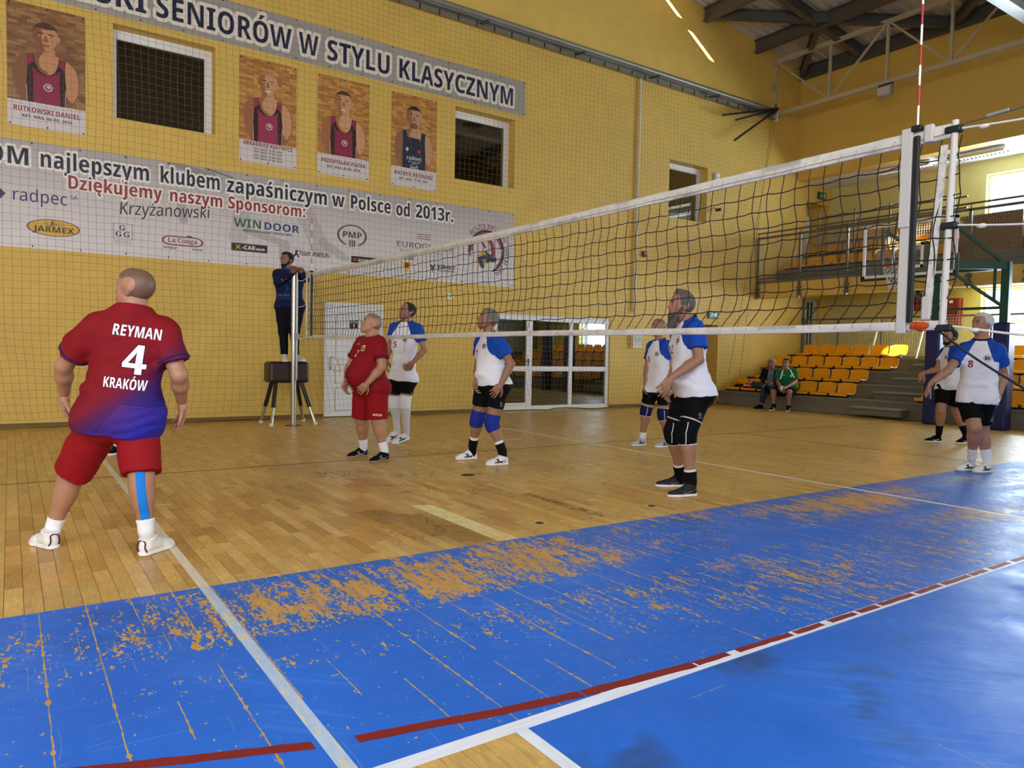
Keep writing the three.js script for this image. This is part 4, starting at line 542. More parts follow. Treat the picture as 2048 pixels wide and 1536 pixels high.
// one moulded bucket seat, front toward -x, hung at its rail; width along z
const seatGeo = (() => {
  const prof = [[-0.02, 0.0], [-0.005, 0.035], [0.04, 0.045], [0.16, 0.035], [0.27, 0.035], [0.335, 0.06], [0.37, 0.13], [0.395, 0.21], [0.412, 0.275], [0.418, 0.297], [0.43, 0.292]];
  const W = 0.44, nz = 12, P = [], I = [], c = new THREE.CatmullRomCurve3(prof.map(([x, y]) => V(x, y, 0))), nu = 26;
  for (let i = 0; i <= nu; i++) { const p = c.getPoint(i / nu), k = i / nu, narrow = sstep(0.72, 1.0, k);
    for (let j = 0; j <= nz; j++) { const s = j / nz * 2 - 1, round = narrow * narrow, half = W / 2 * (1 - 0.10 * narrow), e = Math.abs(s) ** 6;
      const lipUp = 0.018 * e * sstep(0.05, 0.2, k), top = k > 0.72 ? -0.055 * round * Math.abs(s) ** 5 : 0;
      P.push(p.x - 0.035 * sstep(0.55, 0.8, k) * s * s * s * s + (k < 0.15 ? 0.02 * e : 0), p.y + lipUp * (k < 0.6 ? 1 : 0) + top, s * half); } }
  for (let i = 0; i < nu; i++) for (let j = 0; j < nz; j++) { const a = i * (nz + 1) + j, b = a + nz + 1; I.push(a, a + 1, b, a + 1, b + 1, b); }
  const g = new THREE.BufferGeometry(); g.setAttribute('position', new THREE.Float32BufferAttribute(P, 3)); g.setIndex(I); g.computeVertexNormals();
  // thickness: a second skin behind
  const p2 = g.clone(), q = p2.attributes.position, n = g.attributes.normal, sg = n.getY(40) > 0 ? -1 : 1; for (let i = 0; i < q.count; i++) q.setXYZ(i, q.getX(i) + n.getX(i) * 0.012 * sg, q.getY(i) + n.getY(i) * 0.012 * sg, q.getZ(i) + n.getZ(i) * 0.012 * sg);
  const rim = [], R = []; const ring = []; for (let j = 0; j <= nz; j++) ring.push(j); for (let i = 1; i <= nu; i++) ring.push(i * (nz + 1) + nz); for (let j = nz - 1; j >= 0; j--) ring.push(nu * (nz + 1) + j); for (let i = nu - 1; i > 0; i--) ring.push(i * (nz + 1));
  const gp = g.attributes.position; for (const k of ring) { R.push(gp.getX(k), gp.getY(k), gp.getZ(k), q.getX(k), q.getY(k), q.getZ(k)); }
  const rI = []; for (let i = 0; i < ring.length; i++) { const a = i * 2, b = (i + 1) % ring.length * 2; rI.push(a, a + 1, b, a + 1, b + 1, b); }
  const rg = new THREE.BufferGeometry(); rg.setAttribute('position', new THREE.Float32BufferAttribute(R, 3)); rg.setIndex(rI); rg.computeVertexNormals(); p2.computeVertexNormals(); return merge([g, p2, rg]);
})();
const seatFoot = merge([rbox(0.2, 0.02, 0.1, 0.004, 0.15, 0.01, 0), rbox(0.16, 0.03, 0.28, 0.006, 0.14, 0.02, 0)]);
const seatProto = new THREE.Group(); part('shell', seatGeo, M.seat, seatProto); part('bracket', seatFoot, M.rubber, seatProto);
function seat(x, y, z, label, group) { const s = seatProto.clone(); s.name = numbered('bucket_seat'); s.userData = { label, category: 'seat', group }; s.position.set(x, y, z); scene.add(s); return s; }
const ROW = ['bottom', 'second', 'third', 'top'], rightEdge = [1.58, 1.36, 1.61, 1.35];
TIER.forEach(([x, y], r) => {
  const n = Math.floor((rightEdge[r] - WZ - 0.02) / 0.497);
  for (let k = 0; k < n; k++) seat(x + 0.02, y + 0.05, rightEdge[r] - 0.2485 - k * 0.497, `orange plastic seat, ${ORD[k]} from the aisle in the ${ROW[r]} row left of the aisle`, 'seats of the lower stand');
  for (let k = 0; k < 14; k++) seat(x + 0.02, y + 0.05, 3.27 + k * 0.497, `orange plastic seat, ${k < 12 ? ORD[k] : k === 12 ? 'thirteenth' : 'last'} from the aisle in the ${ROW[r]} row right of the aisle`, 'seats of the lower stand');
});
// gallery
const GX = 13.3, GY = 3.36;
{ const g = struct('floor_005', 'yellow gallery slab with dark steel edge over the stand');
  part('beam', rspan(GX, GX + 0.3, 2.9, 3.3, WZ, 12.6, 0.01), M.yellow, g); part('slab', span(GX + 0.28, 16.7, 3.17, 3.33, WZ, 12.6), M.pale, g); part('edge', rspan(GX - 0.02, GX + 0.25, 3.29, GY, WZ, 12.6, 0.006), M.grey, g);
  const T = [[14.15, 3.72], [15.05, 4.17], [15.9, 4.62]]; const gt = T.map(([x, y], i) => { const q = struct(`floor_${String(i + 6).padStart(3, '0')}`, `concrete gallery step, ${['front', 'middle', 'back'][i]} one`); part('tier', rspan(x, 16.7, i ? T[i - 1][1] : 3.33, y, WZ, 12.6, 0.01), M.concrete, q); return q; });
  const zs = [];
  T.forEach(([x, y], r) => { const n = r === 2 ? 6 : 7; for (let k = 0; k < n; k++) { const z = (r === 2 ? 1.75 : 1.6) - 0.25 - k * 0.5; seat(x + 0.02, y + 0.05, z, `orange gallery seat, ${ORD[k]} from the basketball board in the ${['front', 'middle', 'back'][r]} row`, 'seats of the gallery'); } part('seat_rail', rspan(x + 0.12, x + 0.2, y, y + 0.055, -1.9, 1.6, 0.008), M.rubber, gt[r]);
    if (r < 2) seat(x + 0.02, y + 0.05, 2.35 - r * 0.28, `single orange gallery seat right of the white net pole in the ${['front', 'middle'][r]} row`, 'seats of the gallery'); });
  const rl = thing('gallery_railing', 'grey steel gallery railing with wire mesh infill', 'railing', [GX - 0.05, 0, 0]), m = std(0x6e6a60, 0.45, { metalness: 0.5 });
  const posts = [WZ + 0.06, -0.72, 0.6, 1.95, 3.4, 4.5, 5.9, 7.3, 8.7, 10.1, 11.5];
  for (const z of posts) part('post', [bar([0, 2.86, z], [0, 4.55, z], 0.05, 0.05, V(1, 0, 0)), rbox(0.03, 0.09, 0.14, 0.006, 0.0, 2.95, z), rbox(0.03, 0.06, 0.14, 0.006, 0.0, 3.12, z)], m, rl);
  part('top_rail', rod([0, 4.66, WZ + 0.03], [0, 4.66, 12.5], 0.022), m, rl); part('lower_rail', bar([0, 4.53, WZ + 0.03], [0, 4.53, 12.5], 0.05, 0.05), m, rl);
  part('toe_rail', bar([0, 3.42, WZ + 0.03], [0, 3.42, 12.5], 0.04, 0.04), m, rl); for (const z of posts) part('rail_stub', rod([0, 4.53, z], [0, 4.66, z], 0.012, 6), m, rl);
  const L = []; for (let z = WZ + 0.08; z < 7; z += 0.055) L.push([V(0.01, 3.42, z), V(0.01, 4.53, z)]); for (let y = 3.44; y < 4.54; y += 0.055) L.push([V(0.012, y, WZ + 0.05), V(0.012, y, 7)]); part('wire_mesh', cords(L, 0.0028, 4), std(0x8c8672, 0.5, { metalness: 0.4 }), rl).userData.kind = 'stuff';
  const r2 = thing('gallery_handrail', 'second grey handrail higher up in the gallery behind the seats', 'railing', [14.85, 0, 0]); // inner rails beside the stairs
  for (const y of [4.9, 5.16]) part('rail', rod([0, y, -1.3], [0, y, 2.6], 0.022), m, r2); for (const z of [-1.25, -0.2, 0.75, 2.3]) part('post', rod([0, 3.75, z], [0, 5.3, z], 0.026), m, r2); const L2 = []; for (let z = -1.25; z < 2.3; z += 0.06) L2.push([V(0, 4.25, z), V(0, 4.9, z)]); for (let y = 4.27; y < 4.9; y += 0.06) L2.push([V(0.005, y, -1.25), V(0.005, y, 2.3)]); part('wire_mesh', cords(L2, 0.0028, 4), std(0x8c8672, 0.5, { metalness: 0.4 }), r2).userData.kind = 'stuff';
  // stored boards
  const wood = tex(256, 128, (u, v, o) => { const n = 0.84 + 0.2 * wrapNoise(u * 0.2, v, 64) + 0.08 * wrapNoise(u, v, 90), l = (v * 9) % 1 < 0.04 ? 0.78 : 1; o[0] = 142 * n * l; o[1] = 112 * n * l; o[2] = 82 * n * l; });
  for (const [z0, z1, y1, lab] of [[2.4, 3.72, 4.72, 'brown wooden board standing on the gallery, left one'], [3.78, 4.66, 4.78, 'brown wooden board standing on the gallery, middle one'], [4.75, 6.2, 4.86, 'brown wooden board with dark edge on the gallery, right one']]) { const b = thing('wooden_board', lab, 'board', [15.01, 3.75, 0]); part('panel', rspan(-0.03, 0, 0, y1 - 3.75, z0, z1, 0.008), new THREE.MeshStandardMaterial({ map: wood, roughness: 0.5 }), b); part('foot', rspan(-0.16, 0.04, -0.03, 0.02, z0 + 0.1, z0 + 0.16, 0.005), M.rubber, b); part('foot', rspan(-0.16, 0.04, -0.03, 0.02, z1 - 0.16, z1 - 0.1, 0.005), M.rubber, b); if (z0 > 4.7) part('edge_band', rspan(-0.036, -0.028, 0.03, y1 - 3.79, z0 + 0.32, z0 + 0.46, 0.002), M.black, b); }
  // fluorescent fittings under the gallery ceiling, switched off
  [[-0.1, 'left'], [1.6, 'right']].forEach(([z, w], i) => { const f = thing('ceiling_fitting', `white louvred strip light under the gallery ceiling, ${w} one`, 'lamp', [15.62 + i * 0.02, 6.36, z + 0.75]); part('case', rbox(0.34, 0.07, 1.5, 0.01, 0, -0.035, 0), M.white, f); for (let k = 0; k < 16; k++) part('louvre', rbox(0.28, 0.04, 0.008, 0.002, 0, -0.088, -0.66 + k * 0.088), M.white, f); for (const s of [-1, 1]) part('reflector', rbox(0.012, 0.05, 1.42, 0.003, s * 0.15, -0.09, 0), M.chrome, f); });
  // fence behind the top row of the lower stand
  const fz = thing('stand_fence', 'wire mesh fence behind the top row of orange seats', 'fence', [15.42, 1.31, 0]), fl = []; for (let z = WZ + 0.05; z < 6; z += 0.065) fl.push([V(0, 0.05, z), V(0, 1.02, z)]); for (let y = 0.06; y < 1.05; y += 0.065) fl.push([V(0.004, y, WZ + 0.05), V(0.004, y, 6)]);
  part('wire_mesh', cords(fl, 0.004, 4), std(0xb9b49a, 0.5), fz).userData.kind = 'stuff'; part('top_rail', rod([0, 1.08, WZ + 0.02], [0, 1.08, 6], 0.024), m, fz); part('bottom_rail', rod([0, 0.04, WZ + 0.02], [0, 0.04, 6], 0.016), m, fz); for (const z of [WZ + 0.1, -0.9, 0.35, 1.55, 3.0, 4.5, 5.9]) part('post', rod([0, 0, z], [0, 1.1, z], 0.028), m, fz);
  for (const z of [0.3, 1.5]) part('brace', bar([-0.02, 1.02, z], [-0.35, 0.0, z - 0.05], 0.03, 0.04), M.white, fz);
  // red cabinet and extinguisher on the back wall
  const hc = thing('hydrant_cabinet', 'red hydrant cabinet on the back wall under the gallery', 'cabinet', [BACK_X, 2.19, 1.48]); part('body', rbox(0.2, 0.72, 0.6, 0.012, -0.1, 0.36, 0), M.redBox, hc); part('door', rbox(0.02, 0.66, 0.54, 0.006, -0.205, 0.36, 0), M.redBox, hc); part('label_plate', rbox(0.004, 0.07, 0.09, 0.001, -0.217, 0.63, 0.1), M.white, hc); part('label_plate', rbox(0.004, 0.12, 0.14, 0.001, -0.217, 0.38, -0.2), std(0xc23a3a, 0.4), hc); part('lock', rbox(0.01, 0.04, 0.03, 0.003, -0.217, 0.33, 0.22), M.black, hc);
  const fe = thing('fire_extinguisher', 'red fire extinguisher on the back wall left of the hydrant cabinet', 'extinguisher', [BACK_X - 0.12, 2.62, 0.66]); part('cylinder', new THREE.LatheGeometry([[0, 0], [0.075, 0], [0.08, 0.02], [0.08, 0.38], [0.06, 0.44], [0.025, 0.47], [0.025, 0.5], [0, 0.5]].map(([a, b]) => new THREE.Vector2(a, b)), 20), M.redBox, fe); part('valve', [rbox(0.05, 0.04, 0.1, 0.008, 0, 0.52, 0), rod([0, 0.54, -0.02], [0, 0.57, 0.09], 0.01)], M.black, fe); part('hose', tube([[0, 0.5, 0.05], [-0.03, 0.42, 0.11], [-0.02, 0.25, 0.1], [-0.01, 0.16, 0.09]], 0.011, 6), M.black, fe); part('bracket', rbox(0.05, 0.06, 0.12, 0.004, 0.095, 0.3, 0), M.darkSteel, fe);
}
// basketball unit in front of the stand
{ const b = thing('basketball_frame', 'green steel basketball frame with padded blue posts', 'basketball hoop', [0, 0, 0]), gm = M.green, PX = 11.42;
  for (const z of [3.66, 4.87]) part('post', bar([PX, 0, z], [PX, 3.12, z], 0.14, 0.12, V(1, 0, 0)), gm, b);
  for (const z of [3.66, 4.87]) { const p = part('pad', rbox(0.3, z > 4 ? 2.0 : 1.88, 0.28, 0.04, PX, z > 4 ? 1.0 : 0.94, z, 3), M.pad, b, 'blue vinyl post pad'); part('label_mark', rbox(0.003, 0.22, 0.03, 0.001, PX - 0.151, 0.62, z + 0.02), std(0xaab2cc, 0.5), p); }
  part('cross_beam', [bar([PX, 3.05, 3.6], [PX, 3.05, 4.93], 0.14, 0.14), bar([PX, 2.28, 3.66], [PX, 2.28, 4.87], 0.05, 0.05)], gm, b);
  for (const q of [bar([10.65, 3.05, 4.2], [PX, 3.05, 4.87], 0.12, 0.13), bar([10.65, 3.05, 2.95], [PX, 3.05, 3.66], 0.1, 0.1), bar([10.7, 3.85, 4.2], [PX, 3.12, 4.8], 0.06, 0.06), bar([10.7, 3.85, 2.95], [PX, 3.12, 3.66], 0.06, 0.06), bar([10.7, 2.95, 4.2], [PX, 2.3, 4.83], 0.05, 0.05), bar([10.7, 2.95, 2.95], [PX, 2.3, 3.66], 0.05, 0.05), bar([PX - 0.16, 3.05, 4.74], [PX - 0.16, 2.4, 4.74], 0.04, 0.04, V(1, 0, 0))]) part('arm', q, gm, b);
  const BX = 10.55, z0 = 2.58, z1 = 4.38, y0 = 2.9, y1 = 3.95, fr = 0.035;
  const bd = part('backboard', span(BX, BX + 0.014, y0, y1, z0, z1), M.glass, b, 'clear glass backboard');
  part('board_border', [span(BX - 0.004, BX + 0.03, y0, y0 + 0.05, z0, z1), span(BX - 0.004, BX + 0.03, y1 - 0.05, y1, z0, z1), span(BX - 0.004, BX + 0.03, y0, y1, z0, z0 + 0.05), span(BX - 0.004, BX + 0.03, y0, y1, z1 - 0.05, z1)], M.white, bd);
  const cz = (z0 + z1) / 2; part('target_square', [span(BX - 0.006, BX, 3.05, 3.1, cz - 0.3, cz + 0.3), span(BX - 0.006, BX, 3.47, 3.52, cz - 0.3, cz + 0.3), span(BX - 0.006, BX, 3.05, 3.52, cz - 0.3, cz - 0.25), span(BX - 0.006, BX, 3.05, 3.52, cz + 0.25, cz + 0.3)], M.white, bd);
  part('edge_padding', [rspan(BX - 0.02, BX + 0.05, y0 - 0.05, y0, z0 - 0.03, z1 + 0.03, 0.02), rspan(BX - 0.02, BX + 0.05, y0 - 0.05, y0 + 0.35, z0 - 0.03, z0, 0.01), rspan(BX - 0.02, BX + 0.05, y0 - 0.05, y0 + 0.35, z1, z1 + 0.03, 0.01)], std(0x1c3530, 0.7), bd);
  part('board_frame', [bar([BX + 0.06, y0, 2.95], [BX + 0.06, y1, 2.95], 0.05, 0.05, V(1, 0, 0)), bar([BX + 0.06, y0, 4.2], [BX + 0.06, y1, 4.2], 0.05, 0.05, V(1, 0, 0))], M.darkSteel, bd);
  const rim = part('rim', [new THREE.TorusGeometry(0.225, 0.01, 8, 36).rotateX(Math.PI / 2).translate(BX - 0.385, 3.05, cz), bar([BX, 3.03, cz], [BX - 0.17, 3.04, cz], 0.14, 0.03)], std(0xd2421c, 0.4), b, 'orange rim');
  const nl = []; for (let k = 0; k < 12; k++) for (const s of [-1, 1]) { const l = []; for (let i = 0; i <= 8; i++) { const a = (k + s * i * 0.5) / 12 * Math.PI * 2, r = 0.222 - 0.1 * sstep(0, 1, i / 8), y = 3.04 - 0.42 * i / 8; l.push(V(BX - 0.385 + Math.cos(a) * r, y, cz + Math.sin(a) * r)); } nl.push(l); } part('hoop_net', cords(nl, 0.004, 4), M.rope, rim);
}
// ---------------------------------------------------------------- volleyball net, antennas, posts
let KNOT;
{ const n = thing('volleyball_net', 'black volleyball net with white tapes stretched across the court', 'net', [0, 0, 0]);
  const Z0 = -0.28, Z1 = 9.17, TOP = 2.424, BOT = 1.424;
  const sag = (z) => -0.022 * Math.sin(Math.PI * clamp((z - Z0) / (Z1 - Z0))), bsag = (z) => -0.03 * Math.sin(Math.PI * clamp((z - Z0) / (Z1 - Z0))) - 0.012 * Math.sin(z * 0.9);
  const white = new THREE.MeshStandardMaterial({ map: tex(512, 32, (u, v, o) => { const k = 0.86 + 0.16 * fbm(u * 90, v * 4, 3), d = sstep(0.55, 0.7, fbm(u * 38 + 4, v * 3, 3)) * 0.14; o[0] = 216 * (k - d); o[1] = 210 * (k - d); o[2] = 196 * (k - d); }), roughness: 0.75 });
  const band = (za, zb, yA, h, t, wav) => { // folded tape: a rounded flat tube following the cable
    const P = [], U = [], I = [], nz = Math.ceil((zb - za) / 0.05), ring = []; for (let k = 0; k < 10; k++) { const a = k / 10 * Math.PI * 2; ring.push([Math.sign(Math.cos(a)) * Math.abs(Math.cos(a)) ** 0.7 * t, Math.sign(Math.sin(a)) * Math.abs(Math.sin(a)) ** 0.45 * h / 2]); }
    for (let i = 0; i <= nz; i++) { const z = za + (zb - za) * i / nz, y = yA(z), w = wav * (fbm(z * 9, yA(z) * 3, 2) - 0.5), hh = 1 + 0.12 * (fbm(z * 5 + 9, 3, 2) - 0.5); ring.forEach(([x, dy], k) => { P.push(x + w + wav * 0.5 * (fbm(z * 22, k * 3.1, 2) - 0.5), y - h / 2 + dy * hh, z); U.push(z * 0.12, k / 10); }); }
    for (let i = 0; i < nz; i++) for (let k = 0; k < 10; k++) { const a = i * 10 + k, b = i * 10 + (k + 1) % 10; I.push(a, a + 10, b, b, a + 10, b + 10); }
    const g = new THREE.BufferGeometry(); g.setAttribute('position', new THREE.Float32BufferAttribute(P, 3)); g.setAttribute('uv', new THREE.Float32BufferAttribute(U, 2)); g.setIndex(I); g.computeVertexNormals(); return g;
  };
  const topY = (z) => TOP + sag(z), botY = (z) => BOT + 0.05 + bsag(z);
  part('top_tape', band(Z0, Z1, topY, 0.072, 0.012, 0.008), white, n); part('bottom_tape', band(Z0, Z1, botY, 0.048, 0.009, 0.006), white, n);
  const stitch = []; for (let z = Z0 + 0.04; z < Z1; z += 0.1) { const j = rr(-0.012, 0.012); stitch.push([V(-0.0135, topY(z) - 0.07, z), V(-0.0145, topY(z) - 0.045, z + 0.014 + j), V(-0.0145, topY(z) - 0.028, z + 0.022 + j)]); stitch.push([V(-0.0105, botY(z) - 0.008, z - 0.07), V(-0.0108, botY(z) - 0.03, z - 0.075 + j)]); }
  part('lacing', cords(stitch, 0.0022, 4), std(0xa8a294, 0.8), n).userData.kind = 'stuff'; part('seam', cords([-0.05, -0.052].map((d) => { const l = []; for (let z = Z0; z < Z1; z += 0.08) l.push(V(-0.0137, topY(z) + d + 0.002 * Math.sin(z * 9), z)); return l; }), 0.0012, 3), std(0x9a9488, 0.8), n);
  // mesh of cords, hanging a little slack and pulled toward the far side at the foot
  const rows = 9, pos = (k, i) => { const z = Z0 + 0.03 + k * 0.1005, t = i / rows, slack = sstep(0, 1, z / 9); const y = (topY(z) - 0.064) * (1 - t) + (botY(z) - 0.003) * t; const fold = sstep(0.84, 1, t); return V(0.014 * Math.sin(z * 2.3 + t * 4) * Math.sin(Math.PI * t), y - 0.006 * Math.sin(k * 2.1 + i) - 0.012 * Math.sin(z * 1.1 + t * 3) * Math.sin(Math.PI * t), z - 0.075 * fold * (0.35 + slack) + 0.012 * Math.sin(i * 1.7 + z) + 0.018 * (1 - t) * Math.sin(k * 0.7)); };
  const L = [], nk = Math.floor((Z1 - Z0) / 0.1005); for (let k = 0; k <= nk; k++) { const l = []; for (let i = 0; i <= rows; i++) { const a = pos(k, i); l.push(a); if (i < rows) l.push(a.clone().lerp(pos(k, i + 1), 0.5).add(V(0, 0, 0.004 * Math.sin(k + i * 3)))); } L.push(l); }
  for (let i = 1; i < rows; i++) { const l = []; for (let k = 0; k <= nk; k++) { const a = pos(k, i); l.push(a); if (k < nk) l.push(a.clone().lerp(pos(k + 1, i), 0.5).add(V(0, -0.004, 0))); } L.push(l); }
  part('mesh', cords(L, 0.0031, 4), std(0x0c0b0a, 0.8), n).userData.kind = 'stuff';
  const cloth = std(0xbdb8ac, 0.85), wrap = (z, dz, x = 0.016) => rbox(0.012, TOP - BOT + 0.03, dz, 0.005, -x, (TOP + BOT) / 2 - 0.003 + (sag(z) + bsag(z)) / 2, z);
  for (const z of [-0.03, 8.955]) { part('side_band', [wrap(z, 0.05), wrap(z, 0.05, -0.016)], cloth, n); part('upper_flap', rbox(0.016, 0.5, 0.056, 0.005, -0.024, TOP - 0.235, z - 0.002), cloth, n); }
  part('end_strap', bar([0, TOP - 0.1, 9.125], [-0.01, BOT + 0.06, 9.08], 0.008, 0.034, V(0, 0, 1)), white, n); part('strap_edging', bar([0.004, TOP - 0.1, 9.107], [-0.006, BOT + 0.1, 9.062], 0.006, 0.01, V(0, 0, 1)), M.black, n);
  part('end_rod', rod([0, BOT - 0.01, 9.15], [0, TOP + 0.01, 9.17], 0.0155, 12), std(0xc6c0b2, 0.5), n); part('end_rod', rod([0, BOT, -0.27], [0, TOP, -0.27], 0.014, 10), std(0xcfc6ae, 0.5), n);
  for (const y of [TOP - 0.035, TOP - 0.5, BOT]) part('strap', rbox(0.045, 0.035, 0.075, 0.01, 0, y, 9.165), M.black, n); part('cord_bundle', [rbox(0.02, 0.12, 0.045, 0.01, -0.012, BOT + 0.1, 9.075)], cloth, n); KNOT = [n, V(-0.012, BOT + 0.014, 9.048)]; part('top_fold', rbox(0.03, 0.09, 0.045, 0.01, -0.012, TOP - 0.03, 9.055), cloth, n);
  // antennas
  const stripe = (zz, lab) => { const a = thing('net_antenna', lab, 'antenna', [-0.022, 0, zz], 0, 'antennas on the net'); part('sleeve', rbox(0.02, 0.94, 0.03, 0.008, 0, BOT + 0.5, 0), M.black, a); for (let k = 0; k < 8; k++) { const y = TOP + 0.02 + k * 0.1, lean = (y - TOP) * 0.0; part('segment', rod([0, y, lean], [0, y + 0.1, lean], 0.0055, 8), k % 2 ? std(0xb0201c, 0.45) : std(0xeee6d6, 0.45), a); } part('clip', rbox(0.035, 0.03, 0.05, 0.006, 0, TOP + 0.006, 0), M.black, a); };
  stripe(0.0, 'red and white net antenna at the referee end'); stripe(9.0, 'red and white net antenna at the near end of the net');
  // posts
  const post = (z, s, lab) => { const p = thing('net_post', lab, 'post', [0, 0, z], 0, 'net posts'); part('tube', rod([0, 0, 0], [0, 2.56, 0], 0.045, 20), M.chrome, p); part('slide', rod([0.02, 0.75, s * 0.075], [0.02, 2.5, s * 0.075], 0.018, 12), M.steel, p); part('floor_plate', new THREE.CylinderGeometry(0.13, 0.13, 0.006, 28).translate(0, 0.004, 0), std(0x4d442e, 0.5, { metalness: 0.4 }), p); part('crank', [rbox(0.07, 0.1, 0.06, 0.01, 0.02, 1.45, s * 0.07), rod([0.04, 1.45, s * 0.1], [0.1, 1.45, s * 0.1], 0.012)], M.steel, p); part('pulley', rod([-0.03, 2.5, s * 0.07], [0.05, 2.5, s * 0.07], 0.03, 14), M.steel, p); };
  post(-0.88, 1, 'steel net post in front of the referee'); post(9.95, -1, 'steel net post at the near end of the net, right of the picture');
  const rope = std(0xd8d2c4, 0.85), R = (name, pts, r, m, lab) => solid(name, tube(pts, r, 6, 24), m, lab, 'rope', 'net ropes');
  R('net_rope', [[0, TOP - 0.035, 9.19], [0, TOP - 0.055, 9.45], [0, TOP - 0.07, 9.9]], 0.0055, rope, 'white rope from the top corner of the net, knotted'); R('net_rope', [[0, TOP - 0.5, 9.2], [0, TOP - 0.53, 9.45], [0, TOP - 0.56, 9.9]], 0.005, rope, 'white rope from the middle of the net end'); R('net_rope', [[0, BOT + 0.01, 9.19], [0, BOT - 0.03, 9.45], [0, BOT - 0.08, 9.9]], 0.0065, rope, 'white rope from the bottom corner of the net'); R('net_rope', [[-0.005, BOT, 9.12], [0, BOT - 0.14, 9.3], [0, BOT - 0.3, 9.55], [0, BOT - 0.52, 9.9]], 0.006, M.black, 'black rope slanting down from the bottom corner of the net'); R('net_cable', [[0, TOP - 0.02, 9.17], [0, TOP + 0.0, 9.5], [0, TOP + 0.03, 9.92]], 0.004, M.darkSteel, 'dark tension cable from the net top to the near post');
  solid('cable_joint', rod([0, TOP - 0.005, 9.31], [0, TOP + 0.002, 9.4], 0.009, 8), std(0xa9a59a, 0.35, { metalness: 0.5 }), 'grey tensioner sleeve on the dark net cable', 'tensioner');
  for (const [y, z] of [[TOP - 0.05, 9.3], [TOP - 0.518, 9.31], [BOT - 0.012, 9.3]]) part('knot', new THREE.SphereGeometry(0.013, 10, 8).scale(1, 0.9, 1.8).translate(0, y, z), rope, n);
  for (const [y, y2] of [[TOP - 0.07, TOP - 0.06], [1.95, 1.93], [BOT + 0.02, BOT + 0.03]]) R('net_rope', [[0.02, y2, -0.82], [0, y - 0.03, -0.5], [0, y, -0.27]], 0.006, rope, ['white rope from the post to the top of the net by the referee', 'white rope from the post to the middle of the net by the referee', 'white rope from the post to the foot of the net by the referee'][y > 2.2 ? 0 : y > 1.7 ? 1 : 2]);
}
// vaulting buck the referee stands on
{ const h = thing('vaulting_buck', 'brown leather vaulting buck on four splayed legs under the referee', 'vaulting buck', [0.0, 0, -1.16]), leather = new THREE.MeshPhysicalMaterial({ color: 0x2b1710, roughness: 0.38 });
  part('body', rbox(0.66, 0.35, 0.36, 0.06, -0.03, 0.865, 0, 4), leather, h); part('seam', [rbox(0.664, 0.008, 0.364, 0.004, -0.03, 0.73, 0)], std(0x1a0d08, 0.6), h);
  for (const [sx, sz] of [[-1, 1], [1, 1], [-1, -1], [1, -1]]) { const a = V(sx * 0.2 - 0.03, 0.74, sz * 0.1), b = V(sx * 0.36, 0.02, sz * 0.3), m = a.clone().lerp(b, 0.62); const l = part('leg', rod(a, m, 0.034, 12), std(0x24231c, 0.4, { metalness: 0.5 }), h); part('inner_tube', rod(m, b, 0.026, 12), M.chrome, l); part('rubber_foot', rod(b.clone().add(V(0, 0.03, 0)), b.clone().add(V(0, -0.015, 0)), 0.034, 12), M.cream, l); }
}
const JOINT = ['head', 'neck', 'shL', 'shR', 'elL', 'elR', 'wrL', 'wrR', 'tipL', 'tipR', 'hipL', 'hipR', 'knL', 'knR', 'anL', 'anR', 'heelL', 'heelR', 'toeL', 'toeR', 'base'];
